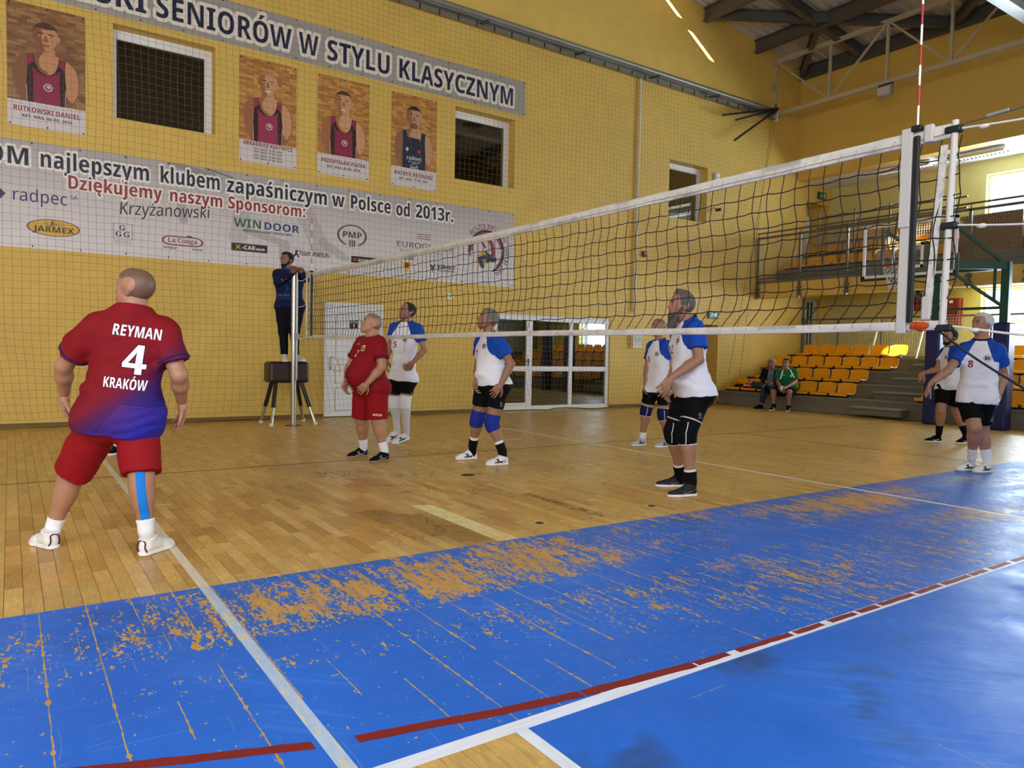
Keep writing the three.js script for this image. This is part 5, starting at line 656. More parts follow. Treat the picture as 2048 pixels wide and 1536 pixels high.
const POSE = {
  four: [[0.165,1.595,0.113],[0.161,1.499,0.11],[-0.016,1.362,0.049],[0.313,1.346,0.155],[-0.186,1.129,-0.128],[0.393,1.084,0.246],[-0.175,0.939,-0.302],[0.44,0.904,0.072],[-0.172,0.83,-0.325],[0.45,0.777,0.042],[-0.001,0.796,0.012],[0.18,0.789,0.1],[-0.151,0.428,-0.225],[0.19,0.457,0.227],[-0.217,0.109,-0.355],[0.196,0.154,0.28],[-0.233,-0.0,-0.163],[0.177,-0.0,0.265],[-0.315,-0.0,-0.354],[0.33,-0.0,0.124],[-3.351,0.0,5.883]],
  two: [[0.002,1.555,0.001],[0.033,1.429,-0.002],[0.019,1.335,0.195],[-0.01,1.348,-0.201],[0.025,1.073,0.26],[-0.137,1.051,-0.288],[-0.151,0.885,0.26],[-0.243,0.908,-0.118],[-0.226,0.778,0.185],[-0.269,0.801,-0.112],[0.026,0.81,0.115],[-0.026,0.798,-0.115],[0.032,0.452,0.143],[-0.037,0.442,-0.147],[0.096,0.119,0.187],[0.005,0.122,-0.167],[0.158,0.0,0.181],[0.083,0.0,-0.244],[-0.089,0.0,0.254],[-0.192,0.0,-0.2],[-0.402,0.0,3.114]],
  five: [[0.048,1.789,0.033],[0.059,1.667,0.016],[0.137,1.559,0.191],[-0.047,1.574,-0.153],[0.191,1.275,0.277],[-0.101,1.314,-0.191],[0.026,1.108,0.285],[-0.163,1.137,-0.136],[-0.076,1.004,0.239],[-0.183,1.009,-0.126],[0.054,0.849,0.098],[-0.047,0.841,-0.093],[0.0,0.563,0.097],[-0.053,0.55,-0.109],[0.058,0.141,0.064],[-0.022,0.17,-0.088],[0.112,0.052,0.053],[0.052,0.091,-0.11],[-0.112,-0.018,0.044],[-0.124,-0.003,-0.109],[0.611,0.0,1.847]],
  one: [[0.026,1.631,0.018],[0.05,1.495,0.01],[0.055,1.365,0.22],[0.058,1.4,-0.154],[0.15,1.133,0.322],[0.028,1.085,-0.175],[0.029,0.905,0.311],[-0.084,0.945,-0.021],[-0.041,0.793,0.263],[-0.114,0.843,-0.006],[0.101,0.877,0.167],[0.047,0.873,-0.065],[0.019,0.463,0.158],[0.002,0.488,-0.12],[0.102,0.152,0.216],[-0.018,0.16,-0.182],[0.179,0.0,0.272],[0.098,0.0,-0.268],[-0.113,0.0,0.221],[-0.187,0.0,-0.303],[0.646,0.0,3.888]],
  three: [[0.06,1.645,0.042],[0.099,1.494,0.044],[0.079,1.399,0.212],[0.096,1.398,-0.104],[0.171,1.12,0.19],[0.02,1.08,-0.108],[0.087,0.885,0.205],[-0.037,0.852,-0.074],[0.065,0.741,0.19],[-0.045,0.729,-0.055],[0.125,0.758,0.146],[0.036,0.76,-0.036],[0.088,0.461,0.157],[0.008,0.492,-0.091],[0.149,0.13,0.175],[-0.028,0.129,-0.116],[0.274,0.0,0.131],[0.075,0.0,-0.145],[-0.072,0.0,0.106],[-0.225,0.0,-0.143],[3.494,0.0,3.706]],
  twelve: [[-0.042,1.719,-0.029],[0.04,1.619,-0.009],[-0.063,1.493,0.175],[0.087,1.51,-0.159],[-0.081,1.237,0.236],[0.024,1.159,-0.105],[-0.353,1.067,0.17],[-0.184,1.024,-0.029],[-0.457,0.905,0.123],[-0.221,0.9,-0.03],[0.052,0.908,0.133],[0.073,0.897,-0.047],[-0.075,0.578,0.118],[-0.008,0.557,-0.103],[-0.006,0.123,0.117],[0.118,0.134,-0.113],[0.019,0.0,0.171],[0.277,0.0,-0.193],[-0.262,0.0,0.096],[0.03,0.0,-0.325],[1.299,0.0,6.302]],
  eight: [[0.004,1.691,0.003],[0.038,1.537,0.002],[0.055,1.398,0.159],[-0.034,1.408,-0.145],[0.238,1.127,0.163],[-0.358,1.15,-0.173],[0.109,0.889,0.172],[-0.599,1.03,-0.217],[0.072,0.736,0.171],[-0.687,0.925,-0.253],[0.023,0.799,0.053],[-0.034,0.792,-0.072],[0.117,0.472,0.008],[-0.126,0.521,0.035],[0.194,0.134,0.036],[-0.067,0.162,0.002],[0.2,0.0,0.104],[0.173,0.0,-0.059],[-0.078,0.0,0.008],[-0.115,0.0,-0.178],[5.299,-0.0,7.076]],
  back: [[0.002,1.633,0.001],[0.046,1.511,0.008],[-0.048,1.406,0.149],[0.095,1.406,-0.105],[0.026,1.115,0.164],[-0.053,1.134,-0.134],[-0.012,0.925,0.113],[-0.407,1.076,-0.158],[-0.063,0.811,0.102],[-0.512,0.961,-0.206],[0.06,0.837,0.09],[-0.005,0.831,-0.052],[0.221,0.487,0.055],[-0.128,0.492,-0.015],[0.351,0.15,0.12],[-0.082,0.154,-0.032],[0.319,0.0,0.201],[0.044,0.0,-0.065],[-0.073,0.0,0.133],[-0.22,0.0,-0.223],[8.102,0.0,5.445]],
  ref: [[-0.04,2.712,0.033],[-0.002,2.584,-0.001],[0.169,2.486,0.141],[-0.139,2.484,-0.144],[0.177,2.389,0.365],[-0.197,2.329,0.083],[0.057,2.499,0.452],[-0.035,2.491,0.413],[-0.011,2.541,0.429],[0.02,2.532,0.463],[0.102,1.931,0.094],[-0.058,1.929,-0.064],[0.08,1.533,0.104],[-0.068,1.54,-0.023],[0.094,1.146,0.089],[-0.047,1.153,-0.033],[0.084,1.056,0.021],[-0.028,1.065,-0.092],[0.187,1.048,0.226],[-0.082,1.035,0.138],[0.0,0.0,-1.2]],
  old: [[-0.021,1.119,0.046],[0.079,1.01,-0.007],[0.148,0.959,0.102],[-0.005,0.944,-0.149],[0.112,0.725,0.138],[-0.112,0.753,-0.174],[-0.13,0.626,0.153],[-0.184,0.654,0.019],[-0.258,0.613,0.138],[-0.185,0.625,0.115],[0.109,0.537,0.014],[0.06,0.536,-0.141],[-0.397,0.482,0.152],[-0.403,0.587,-0.156],[-0.452,0.122,0.114],[-0.474,0.556,0.16],[-0.385,0.026,0.1],[-0.468,0.53,0.164],[-0.666,0.01,0.052],[-0.474,0.456,0.257],[11.95,0.0,-0.55]],
  green: [[-0.275,1.124,-0.068],[-0.18,1.019,-0.123],[-0.039,0.945,-0.002],[-0.265,0.936,-0.255],[-0.026,0.698,0.043],[-0.319,0.674,-0.243],[-0.479,0.548,0.084],[-0.545,0.557,-0.01],[-0.593,0.548,0.054],[-0.569,0.503,0.046],[0.016,0.444,-0.049],[-0.128,0.436,-0.234],[-0.432,0.462,0.165],[-0.611,0.447,-0.152],[-0.419,0.088,0.149],[-0.59,0.111,-0.138],[-0.376,0.015,0.13],[-0.532,0.031,-0.147],[-0.588,0.003,0.227],[-0.787,0.022,-0.104],[11.95,0.0,0.15]],
  hidden: [[0.036,1.703,0.025],[0.039,1.534,0.002],[-0.074,1.419,-0.172],[0.169,1.422,0.177],[-0.119,1.131,-0.142],[0.215,1.141,0.208],[-0.118,0.908,0.04],[0.199,0.929,0.319],[-0.084,0.763,0.088],[0.19,0.783,0.312],[-0.063,0.828,-0.104],[0.149,0.838,0.163],[-0.108,0.457,-0.074],[0.166,0.47,0.187],[-0.09,0.113,-0.061],[0.166,0.108,0.114],[-0.048,-0.0,-0.255],[0.219,0.0,-0.124],[-0.223,0.0,0.067],[0.042,0.0,0.199],[-2.701,0.0,1.578]],
};
// ---------------------------------------------------------------- people: one implicit surface per body, clothes as parts
class Field { // smooth union of tapered capsules, in groups with their own cuts
  constructor(k = 0.03) { this.k = k; this.g = []; this.cuts = []; this.mod = null; }
  group(k, caps, cuts = []) { this.g.push({ k, cuts, caps: caps.map(([a, b, r, s]) => { const dx = b.x - a.x, dy = b.y - a.y, dz = b.z - a.z; return [a.x, a.y, a.z, dx, dy, dz, 1 / Math.max(1e-9, dx * dx + dy * dy + dz * dz), r, (s ?? r) - r, Math.min(a.y - r, b.y - (s ?? r)), Math.max(a.y + r, b.y + (s ?? r))]; }) }); return this; }
  cut(n, p) { this.cuts.push([n.x, n.y, n.z, n.dot(p)]); return this; } // keeps the side against n
  bounds(pad = 0.03) { const lo = V(1e9, 1e9, 1e9), hi = V(-1e9, -1e9, -1e9); for (const g of this.g) for (const c of g.caps) for (const [x, y, z, r] of [[c[0], c[1], c[2], c[7]], [c[0] + c[3], c[1] + c[4], c[2] + c[5], c[7] + c[8]]]) { lo.min(V(x - r, y - r, z - r)); hi.max(V(x + r, y + r, z + r)); } return [lo.subScalar(pad), hi.addScalar(pad)]; }
  prep(y) { for (const g of this.g) g.act = g.caps.filter((c) => y > c[9] - 0.09 && y < c[10] + 0.09); }
  at(x, y, z, act = true) {
    let D = 1;
    for (const g of this.g) {
      let d = 1; const list = act ? g.act : g.caps;
      for (let i = 0; i < list.length; i++) { const c = list[i], px = x - c[0], py = y - c[1], pz = z - c[2]; let t = (px * c[3] + py * c[4] + pz * c[5]) * c[6]; t = t < 0 ? 0 : t > 1 ? 1 : t; const qx = px - c[3] * t, qy = py - c[4] * t, qz = pz - c[5] * t, e = Math.sqrt(qx * qx + qy * qy + qz * qz) - c[7] - c[8] * t;
        const h = g.k - Math.abs(d - e); d = Math.min(d, e) - (h > 0 ? h * h / (4 * g.k) : 0); }
      for (const [a, b, c, k] of g.cuts) d = Math.max(d, a * x + b * y + c * z - k);
      const h = this.k - Math.abs(D - d); D = Math.min(D, d) - (h > 0 ? h * h / (4 * this.k) : 0);
    }
    if (this.mod) D = this.mod(x, y, z, D);
    for (const [a, b, c, k] of this.cuts) D = Math.max(D, a * x + b * y + c * z - k);
    return D;
  }
  mesh(h, box) { // surface nets
    const [lo, hi] = box ?? this.bounds(), nx = Math.ceil((hi.x - lo.x) / h) + 2, ny = Math.ceil((hi.y - lo.y) / h) + 2, nz = Math.ceil((hi.z - lo.z) / h) + 2, F = new Float32Array(nx * ny * nz), id = new Int32Array(nx * ny * nz).fill(-1), P = [], N = [], I = [], sx = 1, sz = nx, sy = nx * nz;
    for (let j = 0; j < ny; j++) { const y = lo.y + j * h; this.prep(y); for (let k = 0; k < nz; k++) for (let i = 0; i < nx; i++) F[j * sy + k * sz + i] = this.at(lo.x + i * h, y, lo.z + k * h); }
    const off = [0, sx, sy, sx + sy, sz, sx + sz, sy + sz, sx + sy + sz], ed = [[0, 1], [2, 3], [4, 5], [6, 7], [0, 2], [1, 3], [4, 6], [5, 7], [0, 4], [1, 5], [2, 6], [3, 7]], e = h * 0.4;
    for (let j = 0; j < ny - 1; j++) for (let k = 0; k < nz - 1; k++) for (let i = 0; i < nx - 1; i++) {
      const b = j * sy + k * sz + i; let m = 0; for (let q = 0; q < 8; q++) if (F[b + off[q]] < 0) m |= 1 << q; if (m === 0 || m === 255) continue;
      let X = 0, Y = 0, Z = 0, c = 0; for (const [a, d] of ed) { if ((m >> a & 1) === (m >> d & 1)) continue; const fa = F[b + off[a]], t = fa / (fa - F[b + off[d]]); X += (a & 1) + t * ((d & 1) - (a & 1)); Y += (a >> 1 & 1) + t * ((d >> 1 & 1) - (a >> 1 & 1)); Z += (a >> 2) + t * ((d >> 2) - (a >> 2)); c++; }
      id[b] = P.length / 3; P.push(lo.x + (i + X / c) * h, lo.y + (j + Y / c) * h, lo.z + (k + Z / c) * h);
    }
    for (let j = 1; j < ny - 1; j++) for (let k = 1; k < nz - 1; k++) for (let i = 1; i < nx - 1; i++) {
      const b = j * sy + k * sz + i, s = F[b] < 0;
      for (const [st, u, v] of [[sx, sy, sz], [sy, sz, sx], [sz, sx, sy]]) { if (s === (F[b + st] < 0)) continue; const A = id[b], B = id[b - u], C = id[b - u - v], D = id[b - v]; if (A < 0 || B < 0 || C < 0 || D < 0) continue; if (s) I.push(A, B, C, A, C, D); else I.push(A, C, B, A, D, C); }
    }
    for (let i = 0; i < P.length; i += 3) { const x = P[i], y = P[i + 1], z = P[i + 2]; this.prep(y); let a = this.at(x + e, y, z) - this.at(x - e, y, z), b = this.at(x, y + e, z) - this.at(x, y - e, z), c = this.at(x, y, z + e) - this.at(x, y, z - e); const l = Math.hypot(a, b, c) || 1; N.push(a / l, b / l, c / l); }
    const g = new THREE.BufferGeometry(); g.setAttribute('position', new THREE.Float32BufferAttribute(P, 3)); g.setAttribute('normal', new THREE.Float32BufferAttribute(N, 3)); g.setIndex(I);
    // wind every face along its normals
    const p = (k) => V(P[k * 3], P[k * 3 + 1], P[k * 3 + 2]); if (I.length) { let vote = 0; for (let t = 0; t < I.length; t += Math.max(3, Math.floor(I.length / 120) * 3)) { const a = p(I[t]), n = p(I[t + 1]).sub(a).cross(p(I[t + 2]).sub(a)); vote += Math.sign(n.x * N[I[t] * 3] + n.y * N[I[t] * 3 + 1] + n.z * N[I[t] * 3 + 2]); } if (vote < 0) for (let t = 0; t < I.length; t += 3) { const w = I[t + 1]; I[t + 1] = I[t + 2]; I[t + 2] = w; } g.setIndex(I); }
    return g;
  }
}
const lerp = (a, b, t) => a.clone().lerp(b, t), mid = (a, b) => lerp(a, b, 0.5), add = (a, ...q) => { const r = a.clone(); for (let i = 0; i < q.length; i += 2) r.addScaledVector(q[i], q[i + 1]); return r; };
const rgb = (hex) => { const c = new THREE.Color(hex); return [c.r, c.g, c.b]; };
function tint(g, f) { const p = g.attributes.position, C = new Float32Array(p.count * 3), o = V(); for (let i = 0; i < p.count; i++) { o.fromBufferAttribute(p, i); C.set(f(o), i * 3); } g.setAttribute('color', new THREE.BufferAttribute(C, 3)); return g; }
function joinColoured(list) { const l = list.map((g) => { g = g.toNonIndexed(); g.deleteAttribute('uv'); return g; }); return mergeGeometries(l); }
// ---- head, in its own frame: +z is the face, +y the crown, origin at mid head
function headField(o) {
  const f = new Field(0.02), J = o.jaw ?? 1;
  f.group(0.05, [[V(0, 0.036, -0.028), V(0, 0.044, 0.012), 0.083, 0.078], [V(-0.004, 0.02, -0.02), V(0.004, 0.02, -0.02), 0.077]]);
  f.group(0.035, [[V(0, 0.0, 0.028), V(0, -0.045, 0.03), 0.064, 0.055 * J], [V(0, -0.05, 0.028), V(0, -0.088, 0.052), 0.05 * J, 0.026 * J], [V(-0.044 * J, -0.062, 0.0), V(-0.012, -0.098, 0.058), 0.022, 0.018], [V(0.044 * J, -0.062, 0.0), V(0.012, -0.098, 0.058), 0.022, 0.018], [V(-0.036, -0.022, 0.052), V(-0.024, -0.05, 0.055), 0.022, 0.02], [V(0.036, -0.022, 0.052), V(0.024, -0.05, 0.055), 0.022, 0.02]]);
  f.group(0.012, [[V(-0.04, 0.022, 0.072), V(-0.008, 0.018, 0.088), 0.011], [V(0.04, 0.022, 0.072), V(0.008, 0.018, 0.088), 0.011], [V(0, 0.012, 0.088), V(0, -0.026, 0.108), 0.0085, 0.0125], [V(0.012, -0.032, 0.095), V(-0.012, -0.032, 0.095), 0.009], [V(-0.019, -0.058, 0.083), V(0.019, -0.058, 0.083), 0.0085], [V(-0.015, -0.071, 0.081), V(0.015, -0.071, 0.081), 0.0095]]);
  for (const s of [-1, 1]) f.group(0.01, [[V(s * 0.08, 0.018, -0.012), V(s * 0.09, 0.016, -0.03), 0.009, 0.008], [V(s * 0.091, 0.016, -0.034), V(s * 0.09, -0.004, -0.038), 0.008, 0.007], [V(s * 0.09, -0.004, -0.038), V(s * 0.08, -0.03, -0.02), 0.007, 0.008], [V(s * 0.08, 0.0, -0.02), V(s * 0.083, -0.012, -0.024), 0.009]]);
  f.mod = (x, y, z, d) => { for (const s of [-1, 1]) { const a = x - s * 0.031, b = (y - 0.004) * 1.25, c = z - 0.094; const e = 0.0175 - Math.sqrt(a * a + b * b + c * c * 0.8); const h = 0.012 - Math.abs(d - e); d = Math.max(d, e) + (h > 0 ? h * h / 0.048 : 0); } const m = Math.hypot((y + 0.0645) * 3.2, z - 0.094, Math.max(0, Math.abs(x) - 0.02)); return Math.max(d, 0.0075 - m); };
  return f;
}
const EYEB = (() => { const g = []; for (const s of [-1, 1]) g.push([V(s * 0.031, 0.003, 0.0715), 0.0125]); return g; })();
function headGeo(o) {
  const g = headField(o).mesh(0.0048), skin = rgb(o.skin).map((v, i) => v * [0.8, 0.75, 0.68][i]), hair = rgb(o.scalp ?? o.hair ?? o.skin), dark = rgb(o.brow ?? 0x2a1c14), lip = rgb(o.lip ?? 0x9c5a4c), stub = rgb(o.stubbleColor ?? 0x5b463a);
  return tint(g, (p) => { let c = skin; const ax = Math.abs(p.x), mix = (a, b, t) => [a[0] + (b[0] - a[0]) * t, a[1] + (b[1] - a[1]) * t, a[2] + (b[2] - a[2]) * t];
    if (o.scalp !== undefined) { const line = p.y - (0.066 + (p.z - 0.085) * (p.z > 0.02 ? 0.35 : 0.9)); if (line > 0 && ax < 0.085) c = mix(c, hair, (o.scalpMix ?? 0.7) * sstep(0, 0.012, line)); }
    if (p.z > 0.06 && Math.hypot(ax - 0.031, (p.y - 0.003) * 1.5) < 0.017) c = mix(c, [0.09, 0.05, 0.035], 0.55);  // eye socket shade painted into the skin colour
    if (p.z > 0.05 && Math.abs(p.y - 0.025 - (0.031 - Math.abs(ax - 0.031)) * 0.1) < 0.0052 && ax > 0.012 && ax < 0.05) c = mix(c, dark, 0.8);
    if (p.z > 0.074 && Math.abs(p.y + 0.0645) < 0.012 && ax < 0.023) c = mix(c, lip, 0.75);
    if (o.stubble && p.y < -0.035 && p.z > -0.02 && !(p.z > 0.085 && Math.abs(p.y + 0.0645) < 0.01)) c = mix(c, stub, o.stubble * sstep(-0.035, -0.055, p.y));
    return c; });
}
// hair as a shell over the skull, clipped along the hairline
const lerpN = (a, b, t) => a + (b - a) * t;
function hairGeo(o) {
  const t = o.hairThick ?? 0.008, f = new Field(0.03); f.group(0.05, [[V(0, 0.036, -0.028), V(0, 0.044, 0.012), 0.083 + t, 0.078 + t], [V(-0.004, 0.02, -0.02), V(0.004, 0.02, -0.02), 0.077 + t]]); if (o.tuft) f.group(0.02, [[V(0, 0.115, -0.03), V(0, 0.128, 0.045), 0.025, 0.02]]);
  const w = o.wave ?? 0.0018, hl = o.hairline ?? 0.07, edge = (z) => z > 0.045 ? hl + (z - 0.08) * 0.25 : z > 0.018 ? lerpN(-0.004, hl - 0.009, sstep(0.018, 0.045, z)) : lerpN(-0.062, -0.004, sstep(-0.045, -0.008, z));
  f.mod = (x, y, z, d) => { const m = sstep(-0.006, 0.016, y - edge(z) - Math.abs(x) * (z > 0.04 ? 0.25 : 0)); return d + (t + 0.004) * (1 - m) + w * noise3(x * 240, y * 200, z * 90) * m; }; return f.mesh(0.0052);
}
function beardGeo(o) {
  const f = new Field(0.02), L = o.beardLength ?? 0; f.group(0.03, [[V(0, -0.052, 0.034), V(0, -0.09, 0.055), 0.058, 0.036], [V(-0.047, -0.052, 0.014), V(-0.014, -0.1, 0.062), 0.024, 0.026], [V(0.047, -0.052, 0.014), V(0.014, -0.1, 0.062), 0.024, 0.026]]); if (L) f.group(0.03, [[V(0, -0.1, 0.05), V(0, -0.1 - L, 0.075), 0.05, 0.022], [V(-0.02, -0.1, 0.045), V(-0.01, -0.1 - L * 0.8, 0.06), 0.035, 0.02]]);
  for (const s of [-1, 1]) f.group(0.02, [[V(s * 0.058, -0.05, 0.012), V(s * 0.07, 0.0, 0.004), 0.016, 0.014]]);
  f.cut(V(0, 1, 0.75).normalize(), V(0, -0.046, 0.09)); f.cut(V(0, 1, 0), V(0, 0.012, 0)); f.cut(V(0, 0, -1), V(0, 0, -0.012));
  f.mod = (x, y, z, d) => { const lips = 0.0085 - Math.hypot((y + 0.0645) * 1.2, Math.max(0, Math.abs(x) - 0.014), (z - 0.1) * 0.6); return Math.max(d + 0.0022 * noise3(x * 170, y * 60, z * 170), lips); }; return merge([f.mesh(0.005), new THREE.SphereGeometry(1, 14, 8).scale(0.027, 0.0075, 0.014).translate(0, -0.0505, 0.083)]);
}
// ---- hand: palm, four unequal fingers and a thumb
function handCaps(w, dir, palm, side, curl = 0.5, spread = 0.12) { // dir: along the fingers, palm: out of the palm, side: toward the thumb
  const c = [], B = (a, b, q, r) => add(a, dir, b, palm, q, side, r);
  const P = (d, q, s) => B(w, d * HS, q * HS, s * HS), palmCaps = [[P(-0.01, 0, 0), P(0.03, 0, 0.008), 0.026, 0.03], [P(0.03, 0, 0.022), P(0.082, 0, 0.03), 0.02, 0.0135], [P(0.03, 0, 0), P(0.085, 0, 0.008), 0.021, 0.0135], [P(0.03, 0, -0.015), P(0.082, 0, -0.014), 0.02, 0.013], [P(0.03, 0, -0.024), P(0.074, 0, -0.032), 0.018, 0.0125]];
  const fingers = []; [[0.030, 0.084, 0.072, 1], [0.009, 0.088, 0.08, 0.35], [-0.013, 0.084, 0.075, -0.35], [-0.033, 0.075, 0.058, -1]].forEach(([s, d, L, sp], i) => { let p = P(d, 0, s), a = curl * (0.55 + 0.12 * i); const cs = []; [0.45, 0.31, 0.24].forEach((k, j) => { const v = add(V(0, 0, 0), dir, Math.cos(a), palm, Math.sin(a), side, sp * spread * Math.cos(a)).normalize(), q = add(p, v, L * k * 1.18 * HS); cs.push([p, q, 0.0104 - j * 0.0011, 0.0098 - j * 0.0012]); p = q; a += curl * 0.62; }); fingers.push(cs); });
  let p = P(0.022, 0.006, 0.028); const th = []; [[0.046, 0.75, 0.35], [0.034, 0.95, 0.45], [0.026, 1.1, 0.6]].forEach(([L, d, q], j) => { const v = add(V(0, 0, 0), dir, d, side, 0.8 - j * 0.32, palm, q * curl + 0.12).normalize(), e = add(p, v, L * HS); th.push([p, e, 0.0145 - j * 0.002, 0.0125 - j * 0.002]); p = e; }); fingers.push(th); return { palmCaps, fingers };
}
const HS = 1.12;
function handGeo(h) { const f = new Field(0.006); f.group(0.012, h.palmCaps); for (const c of h.fingers) f.group(0.003, c); return f.mesh(0.0042); }
// ---- planar print: front on the left half of the sheet, back on the right half
function printed(g, C, U, Vv, Nn, w, h, only) {
  const q = g.toNonIndexed(), p = q.attributes.position, n = q.attributes.normal, uv = new Float32Array(p.count * 2), a = V(), b = V();
  for (let t = 0; t < p.count; t += 3) { b.set(0, 0, 0); for (let k = 0; k < 3; k++) b.add(a.fromBufferAttribute(n, t + k)); const front = b.dot(Nn) > 0 && !(only && !only(a.fromBufferAttribute(p, t))); for (let k = 0; k < 3; k++) { a.fromBufferAttribute(p, t + k).sub(C); const u = clamp((front ? 1 : -1) * a.dot(U) / w + 0.5, 0.005, 0.995) * 0.5 + (front ? 0 : 0.5); uv[(t + k) * 2] = u; uv[(t + k) * 2 + 1] = clamp(a.dot(Vv) / h + 0.5, 0.005, 0.995); } }
  q.setAttribute('uv', new THREE.BufferAttribute(uv, 2)); return q;
}
const fabric = tex(128, 128, (u, v, o) => { o[0] = o[1] = o[2] = 110 + 70 * wrapNoise(u, v, 64) + 40 * ((Math.floor(u * 128) + Math.floor(v * 128)) % 2); }, false);
const cloth = (c, r = 0.8, extra = {}) => new THREE.MeshPhysicalMaterial({ color: c, roughness: r, specularIntensity: 0.35, ...extra });
const CL = { white: cloth(0xe6e4e6), blue: cloth(0x1b49a6), navy: cloth(0x141c38), black: cloth(0x060607), red: cloth(0x8e1016), sock: cloth(0xe8e6e2), sole: cloth(0xe9e4d8, 0.6), shoe: cloth(0xe4e2dc, 0.5), tape: cloth(0x1a78c8, 0.6), jeans: cloth(0x2c3a4e), green: cloth(0x135a34), skinMat: new THREE.MeshStandardMaterial({ color: 0xffffff, roughness: 0.52, vertexColors: true }) };
const RIGHT = V(0.825, 0, 0.566).normalize(), TOWARD = V(-0.566, 0, 0.824).normalize();
const wrinkle = (amp, fx = 9, fy = 15) => (x, y, z, d) => { if (Math.abs(d) > 0.04) return d; const a = noise3(x * fx + y * 3, y * fy, z * fx - y * 2), b = noise3(x * fx * 0.9 - y * fy * 0.55 + 7, y * fy * 0.8 + x * 4, z * fx * 1.1 + 3); return d + amp * (0.75 * a + 1.1 * (0.45 - 2 * Math.abs(b) * 0.9)); };
function person(key, o) {
  const J = {}; JOINT.forEach((n, i) => { J[n] = V(...POSE[key][i]); });
  for (const s of ['L', 'R']) { const d = J['toe' + s].clone().sub(J['heel' + s]).setY(0).normalize(), a = J['an' + s], w = o.ankleSnap ?? 0.6; a.x += (J['heel' + s].x + d.x * 0.062 - a.x) * w; a.z += (J['heel' + s].z + d.z * 0.062 - a.z) * w; }
  const root = thing('person', o.label, 'person', J.base.toArray());
  const B = o.build ?? 1, Sm = mid(J.shL, J.shR), Pm = mid(J.hipL, J.hipR), up = J.neck.clone().sub(Pm).normalize();
  const lat = J.shL.clone().sub(J.shR); lat.addScaledVector(up, -lat.dot(up)).normalize(); const fwd = lat.clone().cross(up).normalize();
  const hl = J.hipL.clone().sub(J.hipR); const hlat = hl.clone().normalize();
  const half = Math.max(0.17, J.shL.distanceTo(J.shR) / 2), face = add(V(0, 0, 0), RIGHT, o.face[0], YU, o.face[1], TOWARD, o.face[2]).normalize();
  const hx = YU.clone().cross(face).normalize(), hy = face.clone().cross(hx).normalize(); if (o.tilt) hy.applyAxisAngle(face, o.tilt), hx.applyAxisAngle(face, o.tilt);
  const HM = new THREE.Matrix4().makeBasis(hx, hy, face).scale(V(1, 1, 1).multiplyScalar(o.headScale ?? 1)).setPosition(J.head);
  const at = (t, f = 0, s = 0) => add(lerp(Sm, Pm, t), fwd, f, lat, s);
  const bf = o.belly ?? 0, br = o.bellyR ?? 0.1;
  const torso = (e, lo = 0) => { const w = half - 0.1; return [
    [add(J.shL, lat, -0.035, up, -0.025), add(J.shR, lat, 0.035, up, -0.025), 0.052 * B + e], [add(J.neck, up, -0.055), add(Sm, up, -0.03), 0.06 * B + e, 0.075 * B + e], [add(J.neck, up, -0.05, lat, 0.03), add(J.shL, up, -0.01, lat, -0.02), 0.046 * B + e, 0.05 * B + e], [add(J.neck, up, -0.05, lat, -0.03), add(J.shR, up, -0.01, lat, 0.02), 0.046 * B + e, 0.05 * B + e],
    [at(0.2, 0.012, w), at(0.2, 0.012, -w), 0.098 * B + e], [at(0.38, 0.006, w * 0.86), at(0.38, 0.006, -w * 0.86), 0.1 * B + e],
    [at(0.62, 0.0, 0.062), at(0.62, 0.0, -0.062), 0.1 * B + e + lo * 0.4], [at(0.84, -0.004, 0.07), at(0.84, -0.004, -0.07), 0.104 * B + e + lo * 0.8], [add(J.hipL, up, 0.01), add(J.hipR, up, 0.01), 0.1 * B + e + lo], [add(J.hipL, fwd, -0.045), add(J.hipR, fwd, -0.045), 0.085 * B + e + lo],
    ...(bf ? [[at(0.46, bf * 0.5), at(0.7, bf), br * 0.9 + e, br + e]] : [])]; };
  const arm = (s, e = 0) => [[add(J['sh' + s], lat, s === 'L' ? -0.012 : 0.012), J['sh' + s], 0.062 * B + e], [J['sh' + s], J['el' + s], 0.056 * B + e, 0.042 * B + e], [J['el' + s], lerp(J['el' + s], J['wr' + s], 0.35), 0.042 * B + e, 0.043 * B + e], [lerp(J['el' + s], J['wr' + s], 0.35), J['wr' + s], 0.043 * B + e, 0.03 + e]];
  const shinBack = (s) => { const d = J['an' + s].clone().sub(J['kn' + s]).normalize(), q = J['toe' + s].clone().sub(J['heel' + s]); q.addScaledVector(d, -q.dot(d)).normalize(); return q.negate(); };
  const footDir = (s) => J['toe' + s].clone().sub(J['heel' + s]).normalize();
  const ank = (s) => J['an' + s], leg = (s, e = 0) => { const k = J['kn' + s], a = ank(s), b = shinBack(s), h = J['hip' + s]; const w = (o.legW ?? 1.12); return [[h, lerp(h, k, 0.5), 0.09 * B + e, 0.079 * B + e], [lerp(h, k, 0.5), k, 0.079 * B + e, 0.057 * w + e], [k, lerp(k, a, 0.3), 0.055 * w + e, 0.053 * w + e], [lerp(k, a, 0.3), a, 0.051 * w + e, 0.035 * (0.4 + 0.6 * w) + e], [add(lerp(k, a, 0.16), b, 0.018), add(lerp(k, a, 0.45), b, 0.015), 0.049 * w + e, 0.041 * w + e], [a, add(J['heel' + s], footDir(s), 0.06, YU, 0.052), 0.034 + e, 0.032 + e], [add(k, b, -0.02), add(lerp(k, a, 0.05), b, -0.016), 0.04 + e]]; };
  // skin
  const f = new Field(0.028); f.group(0.06, torso(0)); f.group(0.025, [[add(J.neck, up, -0.05), add(J.head, hy, -0.05, face, -0.012), 0.062 * (o.neckW ?? 1), 0.056 * (o.neckW ?? 1)]]); for (const s of ['L', 'R']) { f.group(0.02, arm(s)); f.group(0.03, leg(s)); }
